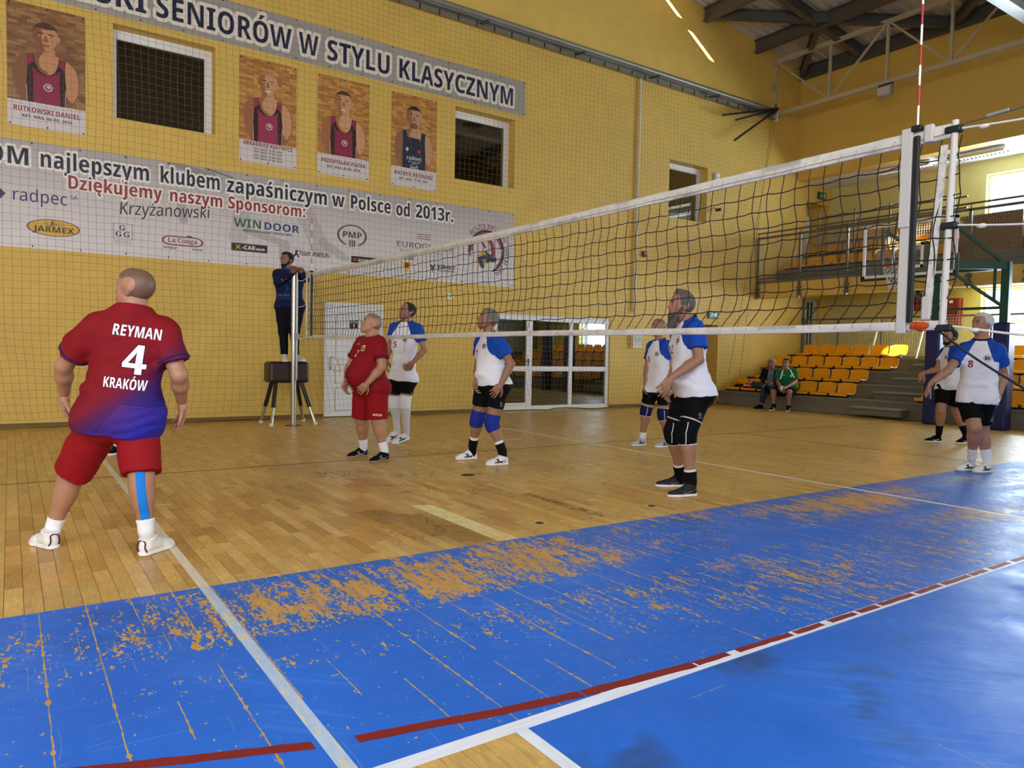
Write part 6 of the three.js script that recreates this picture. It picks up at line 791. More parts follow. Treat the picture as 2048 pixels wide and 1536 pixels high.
  const skin = rgb(o.skin).map((v, i) => v * [0.8, 0.75, 0.68][i]), bodyGeo = tint(f.mesh(0.013), (p) => skin), pieces = [bodyGeo, headGeo(o).applyMatrix4(HM)];
  const hands = {};
  for (const s of ['L', 'R']) { const d = J['tip' + s].clone().sub(J['wr' + s]).normalize(); let pl = o['palm' + s] ? add(V(0, 0, 0), RIGHT, o['palm' + s][0], YU, o['palm' + s][1], TOWARD, o['palm' + s][2]) : lat.clone().multiplyScalar(s === 'L' ? -1 : 1).addScaledVector(fwd, -0.35); pl.addScaledVector(d, -pl.dot(d)).normalize(); const sd = d.clone().cross(pl).multiplyScalar(s === 'L' ? 1 : -1); hands[s] = tint(handGeo(handCaps(J['wr' + s], d, pl, sd, o['curl' + s] ?? o.curl ?? 0.55)), () => skin); pieces.push(hands[s]); }
  for (const [c, r] of EYEB) { pieces.push(tint(new THREE.SphereGeometry(r, 12, 8).translate(c.x, c.y, c.z), (p) => (p.z > 0.0815 && Math.hypot(p.x - c.x, p.y - c.y) < 0.0058 ? [0.02, 0.012, 0.008] : [0.55, 0.5, 0.46])).applyMatrix4(HM)); }
  part('body', joinColoured(pieces), CL.skinMat, root);
  const hairM = o.hair !== undefined ? std(o.hair, 0.85) : null; if (hairM) part('hair', hairGeo(o).applyMatrix4(HM), hairM, root); if (o.beard !== undefined) part('beard', beardGeo(o).applyMatrix4(HM), std(o.beard, 0.9), root);
  if (o.goatee) part('goatee', new THREE.SphereGeometry(0.02, 12, 8).scale(1, 1.2, 0.8).translate(0, -0.1, 0.072).applyMatrix4(HM), std(o.goatee, 0.9), root);
  if (o.glasses) { const gl = []; for (const s of [-1, 1]) { gl.push(new THREE.TorusGeometry(0.019, 0.0016, 6, 20).scale(1.15, 0.8, 1).translate(s * 0.031, 0.003, 0.098), rod(V(s * 0.053, 0.006, 0.096), V(s * 0.086, 0.014, -0.01), 0.0015, 6)); } gl.push(rod(V(-0.011, 0.006, 0.1), V(0.011, 0.006, 0.1), 0.0015, 6)); part('glasses', gl.map((g) => g.applyMatrix4(HM)), M.black, root); }
  // shirt
  const sh = o.shirt;
  if (sh) {
    const e = sh.loose ?? 0.016, make = () => { const q = new Field(0.03), hemN = up.clone().negate().addScaledVector(fwd, sh.hemTilt ?? 0).normalize(); q.group(0.065, torso(e, sh.flare ?? 0.012), [[hemN.x, hemN.y, hemN.z, hemN.dot(at(sh.hem ?? 1.05))]]);
      for (const s of ['L', 'R']) { const a = J['sh' + s], b = J['el' + s], w = J['wr' + s], d = b.clone().sub(a).normalize(); if (sh.long) { const d2 = w.clone().sub(b).normalize(), c = lerp(b, w, 0.95); q.group(0.02, [[a, b, 0.066 * B, 0.056 * B], [b, w, 0.056 * B, 0.042]], [[d2.x, d2.y, d2.z, d2.dot(c)]]); } else { const t = sh.sleeve ?? 0.66, c = lerp(a, b, t); q.group(0.02, [[a, lerp(a, b, 1.05), 0.07 * B + (sh.sleeveLoose ?? 0.006), 0.074 * B + (sh.sleeveLoose ?? 0.006)]], [[d.x, d.y, d.z, d.dot(c)]]); } }
      q.mod = wrinkle(sh.wrinkle ?? 0.009, 8, 17); const nd = J.head.clone().sub(J.neck).normalize().addScaledVector(up, 1.4).normalize(); q.cut(nd.addScaledVector(fwd, 0.18).normalize(), add(J.neck, up, 0.0)); q.nd = nd; return q; };
    const C = at(0.52), pr = (g) => printed(g, C, lat, up, fwd, 0.62, 0.86), sheet = sh.print ? paint(1024, 700, (c, w, h) => sh.print(c)) : null, mat = sheet ? new THREE.MeshPhysicalMaterial({ map: sheet, roughness: sh.rough ?? 0.78, specularIntensity: 0.35 }) : sh.mat;
    if (sh.raglan) { const cutN = (s) => { const k = s === 'L' ? 1 : -1, A = add(J.neck, lat, k * 0.042, up, 0.0), Bq = add(J['sh' + s], lat, -k * 0.012, up, -0.14), n = fwd.clone().cross(Bq.clone().sub(A)).normalize(); if (n.dot(lat) * k < 0) n.negate(); return [n, A]; };
      const region = (s) => { const [n, A] = cutN(s), a = J['sh' + s], b = J['el' + s], k = s === 'L' ? 1 : -1, pit = add(a, up, -0.135), ab = b.clone().sub(a), L2 = ab.lengthSq(); return (x, y, z) => { const px = x - a.x, py = y - a.y, pz = z - a.z, t = clamp((px * ab.x + py * ab.y + pz * ab.z) / L2, 0, 1), da = 0.108 - Math.hypot(px - ab.x * t, py - ab.y * t, pz - ab.z * t), above = (x - pit.x) * up.x + (y - pit.y) * up.y + (z - pit.z) * up.z; return Math.min((x - A.x) * n.x + (y - A.y) * n.y + (z - A.z) * n.z, Math.max(above, da)); }; };
      const body = make(), rL = region('L'), rR = region('R'), bm = body.mod; body.mod = (x, y, z, d) => Math.max(bm(x, y, z, d), rL(x, y, z), rR(x, y, z)); part('shirt', pr(body.mesh(0.0105)), mat, root); for (const s of ['L', 'R']) { const q = make(), m = J['sh' + s], el = J['el' + s], rg = s === 'L' ? rL : rR, qm = q.mod; q.mod = (x, y, z, d) => Math.max(qm(x, y, z, d), -rg(x, y, z)); part('sleeve', q.mesh(0.0105, [V(Math.min(m.x, el.x, J.neck.x) - 0.14, Math.min(m.y, el.y) - 0.14, Math.min(m.z, el.z, J.neck.z) - 0.14), V(Math.max(m.x, el.x, J.neck.x) + 0.14, J.neck.y + 0.1, Math.max(m.z, el.z, J.neck.z) + 0.14)]), sh.raglan, root); } }
    else part('shirt', pr(make().mesh(0.0105)), mat, root);
    if (sh.panel) for (const s of ['L', 'R']) { const k = s === 'L' ? 1 : -1, q = make(), a = add(J.neck, lat, k * 0.05), b = add(J['sh' + s], lat, -k * 0.04, up, -0.12), n = fwd.clone().cross(b.clone().sub(a)).normalize(); if (n.dot(lat) * k < 0) n.negate(); const w0 = q.mod; q.mod = (x, y, z, d) => w0(x, y, z, d) - 0.003; q.cut(n.clone().negate(), a); q.cut(n, add(a, n, 0.035)); q.cut(fwd.clone().negate(), at(0.1, 0)); q.cut(up.clone().negate(), at(0.3)); part('shoulder_panel', q.mesh(0.009), sh.panel, root); }
    if (sh.cuff) for (const s of ['L', 'R']) { const a = J['sh' + s], b = J['el' + s], d = b.clone().sub(a).normalize(), t = sh.sleeve ?? 0.66, r0 = 0.07 * B + (sh.sleeveLoose ?? 0.006), q = new Field(0.01); q.group(0.01, [[a, lerp(a, b, 1.05), r0, r0 + 0.004]]); const w0 = wrinkle(sh.wrinkle ?? 0.009, 8, 17); q.mod = (x, y, z, D) => w0(x, y, z, D) - 0.0045; q.cut(d, add(lerp(a, b, t), d, -0.016)); q.cut(d.clone().negate(), add(lerp(a, b, t), d, -0.03)); part('cuff_stripe', q.mesh(0.007), sh.cuff, root); }
    if (sh.collar) { const q = make(), w0 = q.mod, ax = J.head.clone().sub(J.neck).normalize().add(up).normalize(), up0 = sh.collarUp ?? 0; q.cuts.length = 0; q.cut(q.nd, add(J.neck, up, 0.002 + up0)); q.cut(q.nd.clone().negate(), add(J.neck, up, -0.02)); q.mod = (x, y, z, d) => { const p = V(x, y, z).sub(J.neck), t = p.dot(ax); return Math.max(w0(x, y, z, d) - 0.004, Math.sqrt(Math.max(0, p.lengthSq() - t * t)) - 0.093 * B); }; part('collar', q.mesh(0.008, [J.neck.clone().subScalar(0.15), J.neck.clone().addScalar(0.15)]), sh.collar, root); }
  }
  // trousers or shorts
  const so = o.shorts;
  if (so) {
    const q = new Field(0.03), ln = so.loose ?? 0.014; q.group(0.05, [[add(J.hipL, up, 0.03), add(J.hipR, up, 0.03), 0.1 * B + 0.006 + (so.waist ?? 0)], [add(J.hipL, fwd, -0.045), add(J.hipR, fwd, -0.045), 0.088 * B + 0.012], [add(Pm, up, 0.07, lat, 0.05), add(Pm, up, 0.07, lat, -0.05), 0.1 * B], [J.hipL, J.hipR, 0.095 * B + 0.008]], [[up.x, up.y, up.z, up.dot(add(Pm, up, 0.12))]]);
    for (const s of ['L', 'R']) { const h = J['hip' + s], k = J['kn' + s], a = ank(s), d = k.clone().sub(h).normalize(); if (so.long) { const d2 = a.clone().sub(k).normalize(), c = lerp(k, a, so.end ?? 0.97); q.group(0.03, [[h, k, 0.108 * B, 0.078 * Math.max(1, B * 0.97)], [h, lerp(h, k, 0.5), 0.1 * B + 0.01, 0.094 * B], [k, a, 0.078, so.cuff ?? 0.06]], [[d2.x, d2.y, d2.z, d2.dot(c)]]); } else { const c = add(h, d, (so.t ?? 0.7) * h.distanceTo(k)); q.group(0.03, [[h, add(h, d, h.distanceTo(k) * 1.1), 0.098 * B + ln * 0.6, (so.hemR ?? 0.082) + ln]], [[d.x, d.y, d.z, d.dot(c)]]); } }
    q.mod = wrinkle(so.wrinkle ?? 0.006, 11, 9); let g = q.mesh(0.0115);
    const side = so.print ? new THREE.MeshPhysicalMaterial({ map: paint(512, 256, so.print), roughness: 0.8, specularIntensity: 0.3 }) : null; if (side) g = printed(g, mid(lerp(J.hipL, J.knL, 0.5), J.hipL), fwd.clone().negate(), up, lat, 0.6, 0.6, (v) => v.clone().sub(Pm).dot(hlat) > 0.03); part(so.long ? 'trousers' : 'shorts', g, side ?? so.mat, root);
  }
  for (const s of ['L', 'R']) { // socks, pads, shoes
    const k = J['kn' + s], a = ank(s), h = J['hip' + s], d = a.clone().sub(k).normalize(), len = k.distanceTo(a), bk = shinBack(s);
    if (o.sock) { const q = new Field(0.02), t0 = 1 - o.sock.len / len; q.group(0.02, leg(s, 0.0055).slice(2)); q.cut(d.clone().negate(), lerp(k, a, t0)); q.mod = wrinkle(0.002, 20, 40); part('sock', q.mesh(0.0085, [V(Math.min(k.x, a.x, J['heel' + s].x) - 0.1, Math.min(a.y, J['heel' + s].y) - 0.03, Math.min(k.z, a.z, J['heel' + s].z) - 0.1), V(Math.max(k.x, a.x, J['heel' + s].x) + 0.1, k.y + 0.05, Math.max(k.z, a.z, J['heel' + s].z) + 0.1)]), o.sock.mat, root); }
    if (o.brace) { const q = new Field(0.02); q.group(0.02, leg(s, 0.012).slice(2)); q.cut(d.clone().negate(), add(a, d, -o.brace)); q.cut(V(0, -1, 0), V(0, Math.min(a.y, J['heel' + s].y) + 0.02, 0)); part('ankle_brace', q.mesh(0.0085, [V(Math.min(a.x, J['heel' + s].x) - 0.12, a.y - 0.14, Math.min(a.z, J['heel' + s].z) - 0.12), V(Math.max(a.x, J['heel' + s].x) + 0.12, a.y + o.brace + 0.06, Math.max(a.z, J['heel' + s].z) + 0.12)]), CL.black, root); }
    if (o.pad) { const ut = h.clone().sub(k).normalize(), L = o.pad.len ?? 0.1, mk = (e) => { const q = new Field(0.02); const w = (o.legW ?? 1.12) * 1.02; q.group(0.03, [[add(k, ut, L), k, 0.064 * w + e + 0.006, 0.058 * w + e], [k, add(k, d, L), 0.058 * w + e, 0.055 * w + e], [add(k, bk, -0.028, ut, 0.02), add(k, bk, -0.03, d, 0.05), 0.042 * w + e, 0.04 * w + e]]); return q; };
      const q = mk(0.009); q.cut(ut, add(k, ut, L * 0.9)); q.cut(d, add(k, d, L * 0.85)); const pd = part('knee_pad', q.mesh(0.0085), o.pad.mat, root); if (o.pad.trim) { for (const [n, p0] of [[ut, L * 0.9], [d, L * 0.85]]) { const r = mk(0.0105); r.cut(n, add(k, n, p0 + 0.004)); r.cut(n.clone().negate(), add(k, n, p0 - 0.006)); part('piping', r.mesh(0.0065), o.pad.trim, pd); }
        for (const z of [-1, 1]) { const w = lat.clone().multiplyScalar(z), l = []; for (let i = 0; i <= 10; i++) { const t = i / 10, c = t < 0.5 ? add(k, ut, L * 0.85 * (1 - 2 * t)) : add(k, d, L * 0.8 * (2 * t - 1)), v = add(V(0, 0, 0), w, 0.75 + 0.25 * Math.sin(Math.PI * t), bk, -0.62).normalize(); let a = 0.02, b = 0.16; for (let n = 0; n < 18; n++) { const m = (a + b) / 2, q0 = add(c, v, m); if (q.at(q0.x, q0.y, q0.z, false) < 0) a = m; else b = m; } l.push(add(c, v, a)); } part('piping', tube(l, 0.0042, 6, 28), o.pad.trim, pd); } } }
    // shoe in its own frame
    const hp = J['heel' + s], dir = J['toe' + s].clone().sub(hp).normalize(), sx = dir.clone().cross(YU).normalize(), su = sx.clone().cross(dir).normalize(), S = o.shoe, Ls = o.shoeLen ?? 0.285, gnd = hp.y < 0.06 && !o.tiptoe; const O = hp.clone(); if (gnd) O.y = 0; if (gnd) { dir.y = 0; dir.normalize(); su.set(0, 1, 0); }
    const Q = (x, y, z) => add(O, dir, x, su, y, sx, z), u = new Field(0.015), q0 = 0.0; u.group(0.03, [[Q(0.042, 0.042, 0), Q(0.11, 0.048, 0), 0.033, 0.035], [Q(0.056, 0.06, 0), Q(0.062, S.high ?? 0.092, 0), 0.04, 0.035 * (0.4 + 0.6 * (o.legW ?? 1.12)) + 0.014], [Q(0.1, 0.07, 0), Q(0.13, 0.06, 0), 0.034, 0.03], [Q(0.11, 0.055, 0), Q(0.19, 0.036, 0), 0.034, 0.03], [Q(0.19, 0.03, 0.008), Q(Ls - 0.042, 0.022, 0.004), 0.032, 0.026], [Q(0.19, 0.03, -0.01), Q(Ls - 0.047, 0.022, -0.004), 0.03, 0.025]]); u.cut(su.clone().negate(), Q(0, 0.014, 0)); u.cut(su.clone().addScaledVector(dir, -0.28).normalize(), Q(0.06, (S.high ?? 0.092) + 0.004, 0)); const sm = part('shoe', u.mesh(0.0075), S.upper, root);
    const so2 = new Field(0.02); so2.group(0.03, [[Q(0.042, 0.012, 0), Q(0.12, 0.012, 0), 0.041, 0.038], [Q(0.12, 0.012, 0), Q(0.2, 0.012, 0), 0.038, 0.047], [Q(0.2, 0.012, 0), Q(Ls - 0.043, 0.014, 0), 0.047, 0.038]]); so2.cut(su.clone().negate(), Q(0, 0.0015, 0)); so2.cut(su, Q(0, 0.026, 0)); part('sole', so2.mesh(0.0075), S.sole, sm);
    const lace = []; for (let i = 0; i < 4; i++) { const x = 0.118 + i * 0.022, y = 0.1 - i * 0.0095; lace.push(tube([Q(x, y - 0.012, 0.022), Q(x + 0.003, y, 0), Q(x, y - 0.012, -0.022)], 0.003, 5, 8)); } part('laces', lace, S.lace ?? S.upper, sm);
    if (S.stripe) { const st = []; for (const z of [-1, 1]) st.push([Q(0.09, 0.026, z * 0.042), Q(0.13, 0.05, z * 0.041), Q(0.165, 0.07, z * 0.032)], [Q(0.135, 0.026, z * 0.043), Q(0.15, 0.05, z * 0.041), Q(0.135, 0.078, z * 0.034)], [Q(0.04, 0.055, z * 0.038), Q(0.11, 0.04, z * 0.043), Q(0.19, 0.032, z * 0.046)]); for (const l of st) part('side_stripe', tube(l, 0.0052, 5, 8), S.stripe, sm); }
    if (S.heelMark) part('heel_outline', [tube([Q(0.025, 0.02, 0.03), Q(0.008, 0.05, 0.026), Q(0.014, 0.085, 0.02), Q(0.014, 0.088, -0.02), Q(0.006, 0.05, -0.026), Q(0.025, 0.02, -0.03)], 0.0042, 5, 30)], S.heelMark, sm);
    if (S.swoosh) for (const z of [-1, 1]) part('side_mark', tube([Q(0.03, 0.07, z * 0.036), Q(0.1, 0.045, z * 0.043), Q(0.15, 0.036, z * 0.043), Q(0.165, 0.046, z * 0.043)], 0.005, 5, 16), S.swoosh, sm);
  }
  return { root, J, at, lat, up, fwd, HM };
}
// ---------------------------------------------------------------- the cast
const whiteShoe = { upper: CL.shoe, sole: CL.sole, lace: CL.shoe, stripe: CL.black }, blackShoe = { upper: CL.black, sole: CL.sole, lace: CL.black };
const teamPrint = (num, col = '#8c1a32') => (c) => { // white shirt: number low on the right chest, round badge on the left
  c.fillStyle = '#e9e7ea'; c.fillRect(0, 0, 1024, 700); c.fillStyle = col; c.textAlign = 'center'; c.font = 'bold 92px sans-serif'; c.fillText(num, 196, 268);
  c.strokeStyle = '#23203c'; c.lineWidth = 5; c.beginPath(); c.arc(326, 176, 30, 0, 7); c.stroke(); c.fillStyle = '#dcd8de'; c.fill(); c.fillStyle = '#23203c'; c.fillRect(306, 160, 14, 34); c.fillStyle = '#8c1a32'; c.fillRect(324, 158, 10, 38); c.fillStyle = '#23203c'; c.fillRect(338, 164, 8, 26);
};
const shortsPrint = (c) => { c.fillStyle = '#070708'; c.fillRect(0, 0, 512, 256); c.strokeStyle = '#c8c6c2'; c.lineWidth = 2; c.beginPath(); c.arc(124, 166, 6, 0.6, 5.4); c.stroke(); c.fillStyle = '#c8c6c2'; c.fillRect(124, 165, 6, 2); c.fillRect(115, 178, 18, 2); };
const team = (num, more = {}) => ({ print: teamPrint(num), raglan: CL.blue, collar: CL.navy, sleeve: 0.62, hem: 1.04, flare: 0.006, ...more });
const teamShorts = (more = {}) => ({ mat: CL.black, print: shortsPrint, t: 0.66, loose: 0.008, hemR: 0.08, ...more });
const LEFT = [-1, 0, 0];

const FOUR = person('four', { label: 'player in a red to blue REYMAN 4 KRAKÓW shirt seen from behind', build: 1.16, skin: 0xb98768, face: [-0.98, 0.12, -0.15], scalp: 0x4a3a30, scalpMix: 0.72, goatee: 0x17110d, headScale: 1.03, neckW: 1.25, legW: 1.2, curlL: 0.8, curlR: 0.6, palmL: [0.9, 0, -0.4], palmR: [-0.75, 0, 0.6],
  shirt: { loose: 0.02, flare: 0.026, hem: 1.13, sleeve: 0.74, sleeveLoose: 0.012, cuff: cloth(0x1c2350), wrinkle: 0.011, hemTilt: 0, print: (c) => {
    for (const x0 of [0, 512]) { // dye print: red running into blue, with fine lines
      const g = c.createLinearGradient(x0 + 190, 330, x0 + 400, 560); g.addColorStop(0, '#7e1117'); g.addColorStop(0.3, '#761425'); g.addColorStop(0.62, '#3a2066'); g.addColorStop(1, '#14228c'); c.save(); c.beginPath(); c.rect(x0, 0, 512, 700); c.clip(); c.fillStyle = g; c.fillRect(x0, 0, 512, 700);
      for (let y = 120; y < 640; y += 9) { c.strokeStyle = y > 470 ? 'rgba(150,70,150,.5)' : 'rgba(48,24,92,.75)'; c.lineWidth = 2.6; c.beginPath(); c.moveTo(x0 + 512 - (y - 90) * 0.62, y); c.lineTo(x0 + 512, y); c.stroke(); } c.restore(); }
    const wht = (s, x, y, w, size, lw) => { c.font = `bold ${size}px sans-serif`; c.textAlign = 'center'; c.lineJoin = 'round'; c.strokeStyle = '#3a1420'; c.lineWidth = lw; c.strokeText(s, x, y, w); c.fillStyle = '#f0ecee'; c.fillText(s, x, y, w); };
    wht('REYMAN', 818, 140, 224, 74, 5); wht('4', 824, 318, 132, 200, 9); wht('KRAKÓW', 794, 392, 192, 70, 5); } },
  shorts: { mat: CL.red, t: 0.9, loose: 0.018, hemR: 0.096, waist: 0.012, wrinkle: 0.007 }, sock: { mat: CL.sock, len: 0.07 }, shoe: { upper: cloth(0xe9e4da, 0.45), sole: CL.sole, heelMark: cloth(0x5c1428), high: 0.105 }, shoeLen: 0.29 });
{ // blue elastic tape down the right calf
  const { J, root } = FOUR, d = J.anR.clone().sub(J.knR).normalize(), tw = TOWARD.clone().addScaledVector(RIGHT, 0.25).normalize(), f = new Field(0.02), a = J.anR, k = J.knR, dirF = J.toeR.clone().sub(J.heelR), b = dirF.addScaledVector(d, -dirF.dot(d)).normalize().negate();
  f.group(0.03, [[k, lerp(k, a, 0.3), 0.0695, 0.067], [lerp(k, a, 0.3), a, 0.0645, 0.0425], [add(lerp(k, a, 0.16), b, 0.018), add(lerp(k, a, 0.45), b, 0.015), 0.062, 0.0525], [k, add(k, d, -0.14), 0.0695, 0.078]]); const side = d.clone().cross(tw).normalize(); f.cut(tw.clone().negate(), add(k, tw, 0.005)); f.cut(side, add(lerp(k, a, 0.5), side, 0.016)); f.cut(side.clone().negate(), add(lerp(k, a, 0.5), side, -0.034)); f.cut(d, add(a, d, -0.07)); f.cut(d.clone().negate(), add(k, d, -0.1)); part('elastic_tape', f.mesh(0.006), CL.tape, root, 'bright blue tape on the calf'); }
person('two', { label: 'stocky player in a red shirt with a white 2 looking up', build: 1.14, belly: 0.145, bellyR: 0.14, skin: 0xbb8868, face: [-0.86, 0.36, 0.36], scalp: 0x6d5b4c, scalpMix: 0.6, neckW: 1.22, legW: 1.25, jaw: 1.12, curlL: 0.75, curlR: 0.9,
  shirt: { loose: 0.014, flare: 0.016, hem: 1.04, hemTilt: 0.08, sleeve: 0.68, cuff: cloth(0x3a1030), print: (c) => { c.fillStyle = '#83101a'; c.fillRect(0, 0, 1024, 700); const g = c.createLinearGradient(120, 300, 330, 560); g.addColorStop(0, '#83101a'); g.addColorStop(0.5, '#5a1838'); g.addColorStop(1, '#83101a'); c.fillStyle = g; c.beginPath(); c.moveTo(0, 300); c.lineTo(230, 270); c.lineTo(300, 480); c.lineTo(150, 640); c.lineTo(0, 600); c.fill(); c.fillStyle = '#efe6e2'; c.textAlign = 'center'; c.font = 'bold 92px sans-serif'; c.fillText('2', 238, 262); c.font = 'bold 20px sans-serif'; c.fillText('KEEZA', 196, 148); c.fillStyle = '#d8c9a8'; c.fillRect(296, 156, 50, 50); c.fillStyle = '#2a1410'; c.fillRect(304, 168, 34, 30); c.fillStyle = '#d6a53c'; c.fillRect(312, 150, 18, 12); c.fillRect(312, 176, 16, 14); } },
  shorts: { mat: CL.red, t: 0.94, loose: 0.024, hemR: 0.094, waist: 0.012, print: (c) => { c.fillStyle = '#8e1016'; c.fillRect(0, 0, 512, 256); c.fillStyle = '#efe2dc'; c.font = 'bold 14px sans-serif'; c.fillText('KEEZA', 92, 214); } }, sock: { mat: CL.sock, len: 0.1 }, shoe: { ...blackShoe, sole: cloth(0x9a7f5a), stripe: cloth(0x9a948a) } });
person('five', { label: 'slim player with glasses and a red 5 in a white shirt behind the net', build: 0.94, skin: 0xb07f62, face: [-0.8, 0.22, 0.55], hair: 0x1d1512, hairline: 0.098, hairThick: 0.006, stubble: 0.35, glasses: true, curlL: 0.9,
  shirt: team('5', { loose: 0.02, hem: 1.0 }), shorts: teamShorts({ t: 0.62, loose: 0.012 }), sock: { mat: cloth(0xc9c7c4), len: 0.36 }, pad: { mat: CL.white, len: 0.1 }, shoe: whiteShoe, tiptoe: true });
person('one', { label: 'grey haired player with a red 1 and blue knee pads near the glass door', build: 1.08, belly: 0.06, bellyR: 0.11, skin: 0xa87a5e, face: [-0.9, 0.3, 0.3], hair: 0x6f6a64, hairline: 0.078, stubble: 0.3, curlL: 0.55, curlR: 0.9,
  shirt: team('1', { hem: 0.98, loose: 0.014 }), shorts: teamShorts({ t: 0.6 }), sock: { mat: CL.sock, len: 0.12 }, brace: 0.09, pad: { mat: cloth(0x1f2f86), len: 0.105 }, shoe: whiteShoe });
person('three', { label: 'bearded player with a red 3 and navy knee pads behind the tall player', build: 0.98, skin: 0xb58468, face: [-0.86, 0.2, 0.42], scalp: 0x6b5546, scalpMix: 0.55, stubble: 0.6, stubbleColor: 0x5a3b2c,
  shirt: team('3', { hem: 1.02 }), shorts: teamShorts({ t: 0.62 }), sock: { mat: CL.sock, len: 0.06 }, pad: { mat: cloth(0x161d4a), len: 0.085, trim: CL.white }, shoe: { upper: cloth(0xb9b7b4, 0.45), sole: CL.sole, stripe: cloth(0x2a2c66) } });
person('twelve', { label: 'tall player with a long grey beard, number 12 and black knee pads', build: 1.14, belly: 0.05, bellyR: 0.12, skin: 0xb48469, face: [-0.99, 0.1, 0.06], hair: 0x5d5650, hairline: 0.086, hairThick: 0.007, tuft: true, beard: 0x574d45, beardLength: 0.1, neckW: 1.15, legW: 1.3, headScale: 1.04, curlL: 0.5, curlR: 0.5, palmL: [-0.3, -0.3, -0.9],
  shirt: team('12', { hem: 1.02, loose: 0.014, flare: 0.006 }), shorts: teamShorts({ t: 0.66, hemR: 0.086 }), sock: { mat: CL.sock, len: 0.12 }, brace: 0.1, pad: { mat: CL.black, len: 0.125, trim: CL.white }, shoe: { upper: cloth(0x2a2830, 0.6), sole: CL.sole, lace: CL.black, swoosh: cloth(0x8a7a60), high: 0.1 }, shoeLen: 0.31 });
person('eight', { label: 'white haired player with a red 8 walking past the blue posts', build: 1.1, skin: 0xb98a70, face: [-0.97, 0.08, 0.2], hair: 0xc9c4bc, hairline: 0.076, hairThick: 0.01, legW: 1.25, neckW: 1.2, curlL: 0.6, curlR: 0.45, palmL: [-0.8, 0, -0.5],
  shirt: team('8', { hem: 1.02, loose: 0.014, flare: 0.01 }), shorts: teamShorts({ t: 0.72, hemR: 0.086, loose: 0.014 }), sock: { mat: CL.sock, len: 0.13 }, shoe: whiteShoe });
person('back', { label: 'dark bearded player with black socks partly behind the white haired player', build: 1.0, skin: 0xb98a6c, face: [-0.94, 0.03, 0.33], hair: 0x241a14, hairline: 0.07, hairThick: 0.011, beard: 0x1d140f, curlL: 1.25, curlR: 0.6,
  shirt: team('2', { hem: 1.02 }), shorts: teamShorts({ t: 0.68, hemR: 0.088, loose: 0.014 }), sock: { mat: CL.black, len: 0.13 }, shoe: { ...blackShoe, swoosh: CL.white } });
person('hidden', { label: 'player in red mostly hidden behind the REYMAN 4 player, black shoe showing', build: 0.95, skin: 0xb58468, face: [0.3, 0.1, 0.9], hair: 0x2a1d15, shirt: { mat: CL.red, loose: 0.01, hem: 1.0 }, shorts: { mat: CL.red, t: 0.8, loose: 0.01 }, sock: { mat: CL.sock, len: 0.06 }, shoe: blackShoe });
person('ref', { label: 'referee in a navy sweatshirt and black trousers standing on the vaulting buck', build: 1.16, belly: 0.07, bellyR: 0.125, skin: 0x9c6c54, face: [-0.5, 0.02, 0.86], hair: 0x14100d, hairline: 0.07, hairThick: 0.009, beard: 0x15100d, neckW: 1.15, curlL: 0.7, curlR: 0.7, palmL: [-0.2, -0.6, 0.4], palmR: [0.2, -0.8, 0.2],
  shirt: { long: true, loose: 0.02, hem: 1.0, wrinkle: 0.008, collar: cloth(0x27407e), collarUp: 0.02, print: (c) => { c.fillStyle = '#141f44'; c.fillRect(0, 0, 1024, 700); c.fillStyle = '#24396a'; c.beginPath(); c.ellipse(250, 330, 70, 46, -0.5, 0, 7); c.fill(); c.fillStyle = '#141f44'; c.beginPath(); c.ellipse(226, 336, 66, 44, -0.5, 0, 7); c.fill(); c.fillStyle = '#56668e'; c.textAlign = 'center'; c.font = 'bold 46px sans-serif'; c.fillText('POLSKA', 246, 424); c.font = 'bold 36px sans-serif'; c.fillStyle = '#33436c'; c.fillText('SIATKÓWKA', 246, 462); c.fillStyle = '#8a2c30'; c.fillRect(318, 196, 26, 36); } },
  shorts: { mat: cloth(0x0d0e16), long: true, end: 1.0, cuff: 0.06, print: null }, shoe: { upper: cloth(0xcfc8ba, 0.5), sole: CL.sole, lace: CL.shoe }, shoeLen: 0.28 });
person('old', { label: 'grey haired spectator in a dark jacket and jeans on the bottom row', build: 1.0, skin: 0x9a6e5a, face: [-0.55, 0.02, 0.83], hair: 0x9a948c, hairline: 0.08, curl: 0.7,
  shirt: { long: true, loose: 0.03, hem: 1.0, wrinkle: 0.009, print: (c) => { c.fillStyle = '#0e0f13'; c.fillRect(0, 0, 1024, 700); c.fillStyle = '#6d7688'; c.beginPath(); c.moveTo(210, 0); c.lineTo(310, 0); c.lineTo(330, 560); c.lineTo(190, 560); c.fill(); } }, shorts: { mat: CL.jeans, long: true, end: 0.92, cuff: 0.062 }, sock: { mat: cloth(0x777f88), len: 0.1 }, shoe: { ...blackShoe, sole: CL.black } });
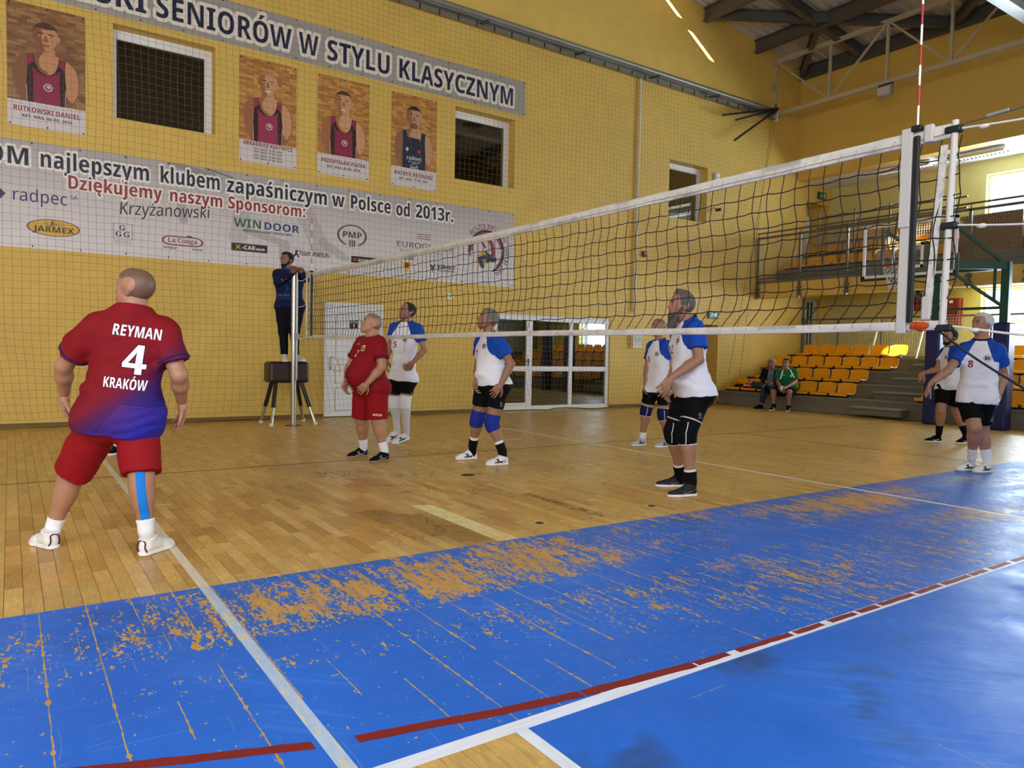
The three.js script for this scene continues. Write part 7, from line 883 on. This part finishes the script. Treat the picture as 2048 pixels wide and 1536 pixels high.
const gp = person('green', { label: 'spectator in a green and white sports shirt holding a paper cup', build: 1.04, skin: 0xa87c66, face: [-0.62, 0.06, 0.78], hair: 0x1c1512, hairline: 0.078, hairThick: 0.006, curl: 0.8,
  shirt: { loose: 0.016, hem: 1.0, sleeve: 0.78, sleeveLoose: 0.012, panel: CL.white, print: (c) => { c.fillStyle = '#14683a'; c.fillRect(0, 0, 1024, 700); c.fillStyle = '#d9d4b0'; c.fillRect(310, 190, 38, 46); c.fillStyle = '#cfe0d2'; c.fillRect(170, 180, 44, 8); } }, shorts: { mat: CL.black, t: 0.92, loose: 0.02, hemR: 0.085 }, sock: { mat: CL.black, len: 0.05 }, shoe: { ...blackShoe, stripe: CL.white } });
{ const f = new Field(0.012), [n, p] = KNOT; f.group(0.015, [[add(p, V(0, 0, 1), -0.028), add(p, V(0, 0.006, 1), 0.028), 0.02, 0.016], [add(p, V(0, -1, 0), 0.008), add(p, V(0, -0.012, 0.01), 1), 0.02, 0.016]]); f.mod = wrinkle(0.006, 60, 80); part('orange_knot', f.mesh(0.0035), cloth(0xb8451c), n); }
// what the spectators hold and left on the seats
{ const w = gp.J.tipR.clone().lerp(gp.J.tipL, 0.5).add(gp.J.base).add(V(0, 0.02, 0)); const c = thing('paper_cup', 'white paper cup in the hands of the spectator in green', 'cup', w.toArray()); part('cup', new THREE.LatheGeometry([[0, -0.05], [0.028, -0.05], [0.037, 0.05], [0.039, 0.05], [0.035, 0.05], [0.027, -0.045], [0, -0.045]].map(([a, b]) => new THREE.Vector2(a, b)), 20), CL.white, c);
  const b = thing('folded_clothes', 'folded red and white clothes lying on the bottom row seats', 'clothes', [12.05, 0.475, -1.2]); [[0xa9202a, 0, 0.05], [0xe2ddd4, 0.045, 0.035], [0x7d1a22, 0.075, 0.04], [0xd8d2c8, 0.11, 0.02]].forEach(([col, y, h], i) => part('fold', rbox(0.26 - i * 0.02, h, 0.4 - i * 0.05, 0.015, 0.01 * i, y + h / 2, 0.02 * i, 3), cloth(col), b));
  const r = thing('dark_bag', 'crumpled dark red bag at the wall end of the bottom row', 'bag', [12.05, 0.475, -1.55]); const f = new Field(0.03); f.group(0.03, [[V(0, 0.03, -0.12), V(0, 0.04, 0.12), 0.05, 0.04], [V(-0.04, 0.04, 0), V(0.06, 0.05, 0.08), 0.04]]); f.mod = wrinkle(0.012, 26, 30); f.cut(V(0, -1, 0), V(0, 0.004, 0)); part('bag', f.mesh(0.008), cloth(0x3a1210), r); part('strap', tube([[0, 0.06, -0.1], [-0.05, 0.12, -0.06], [-0.06, 0.11, 0.04], [0, 0.07, 0.1]], 0.008, 6), CL.black, r);
}
renderer.render(scene, camera);
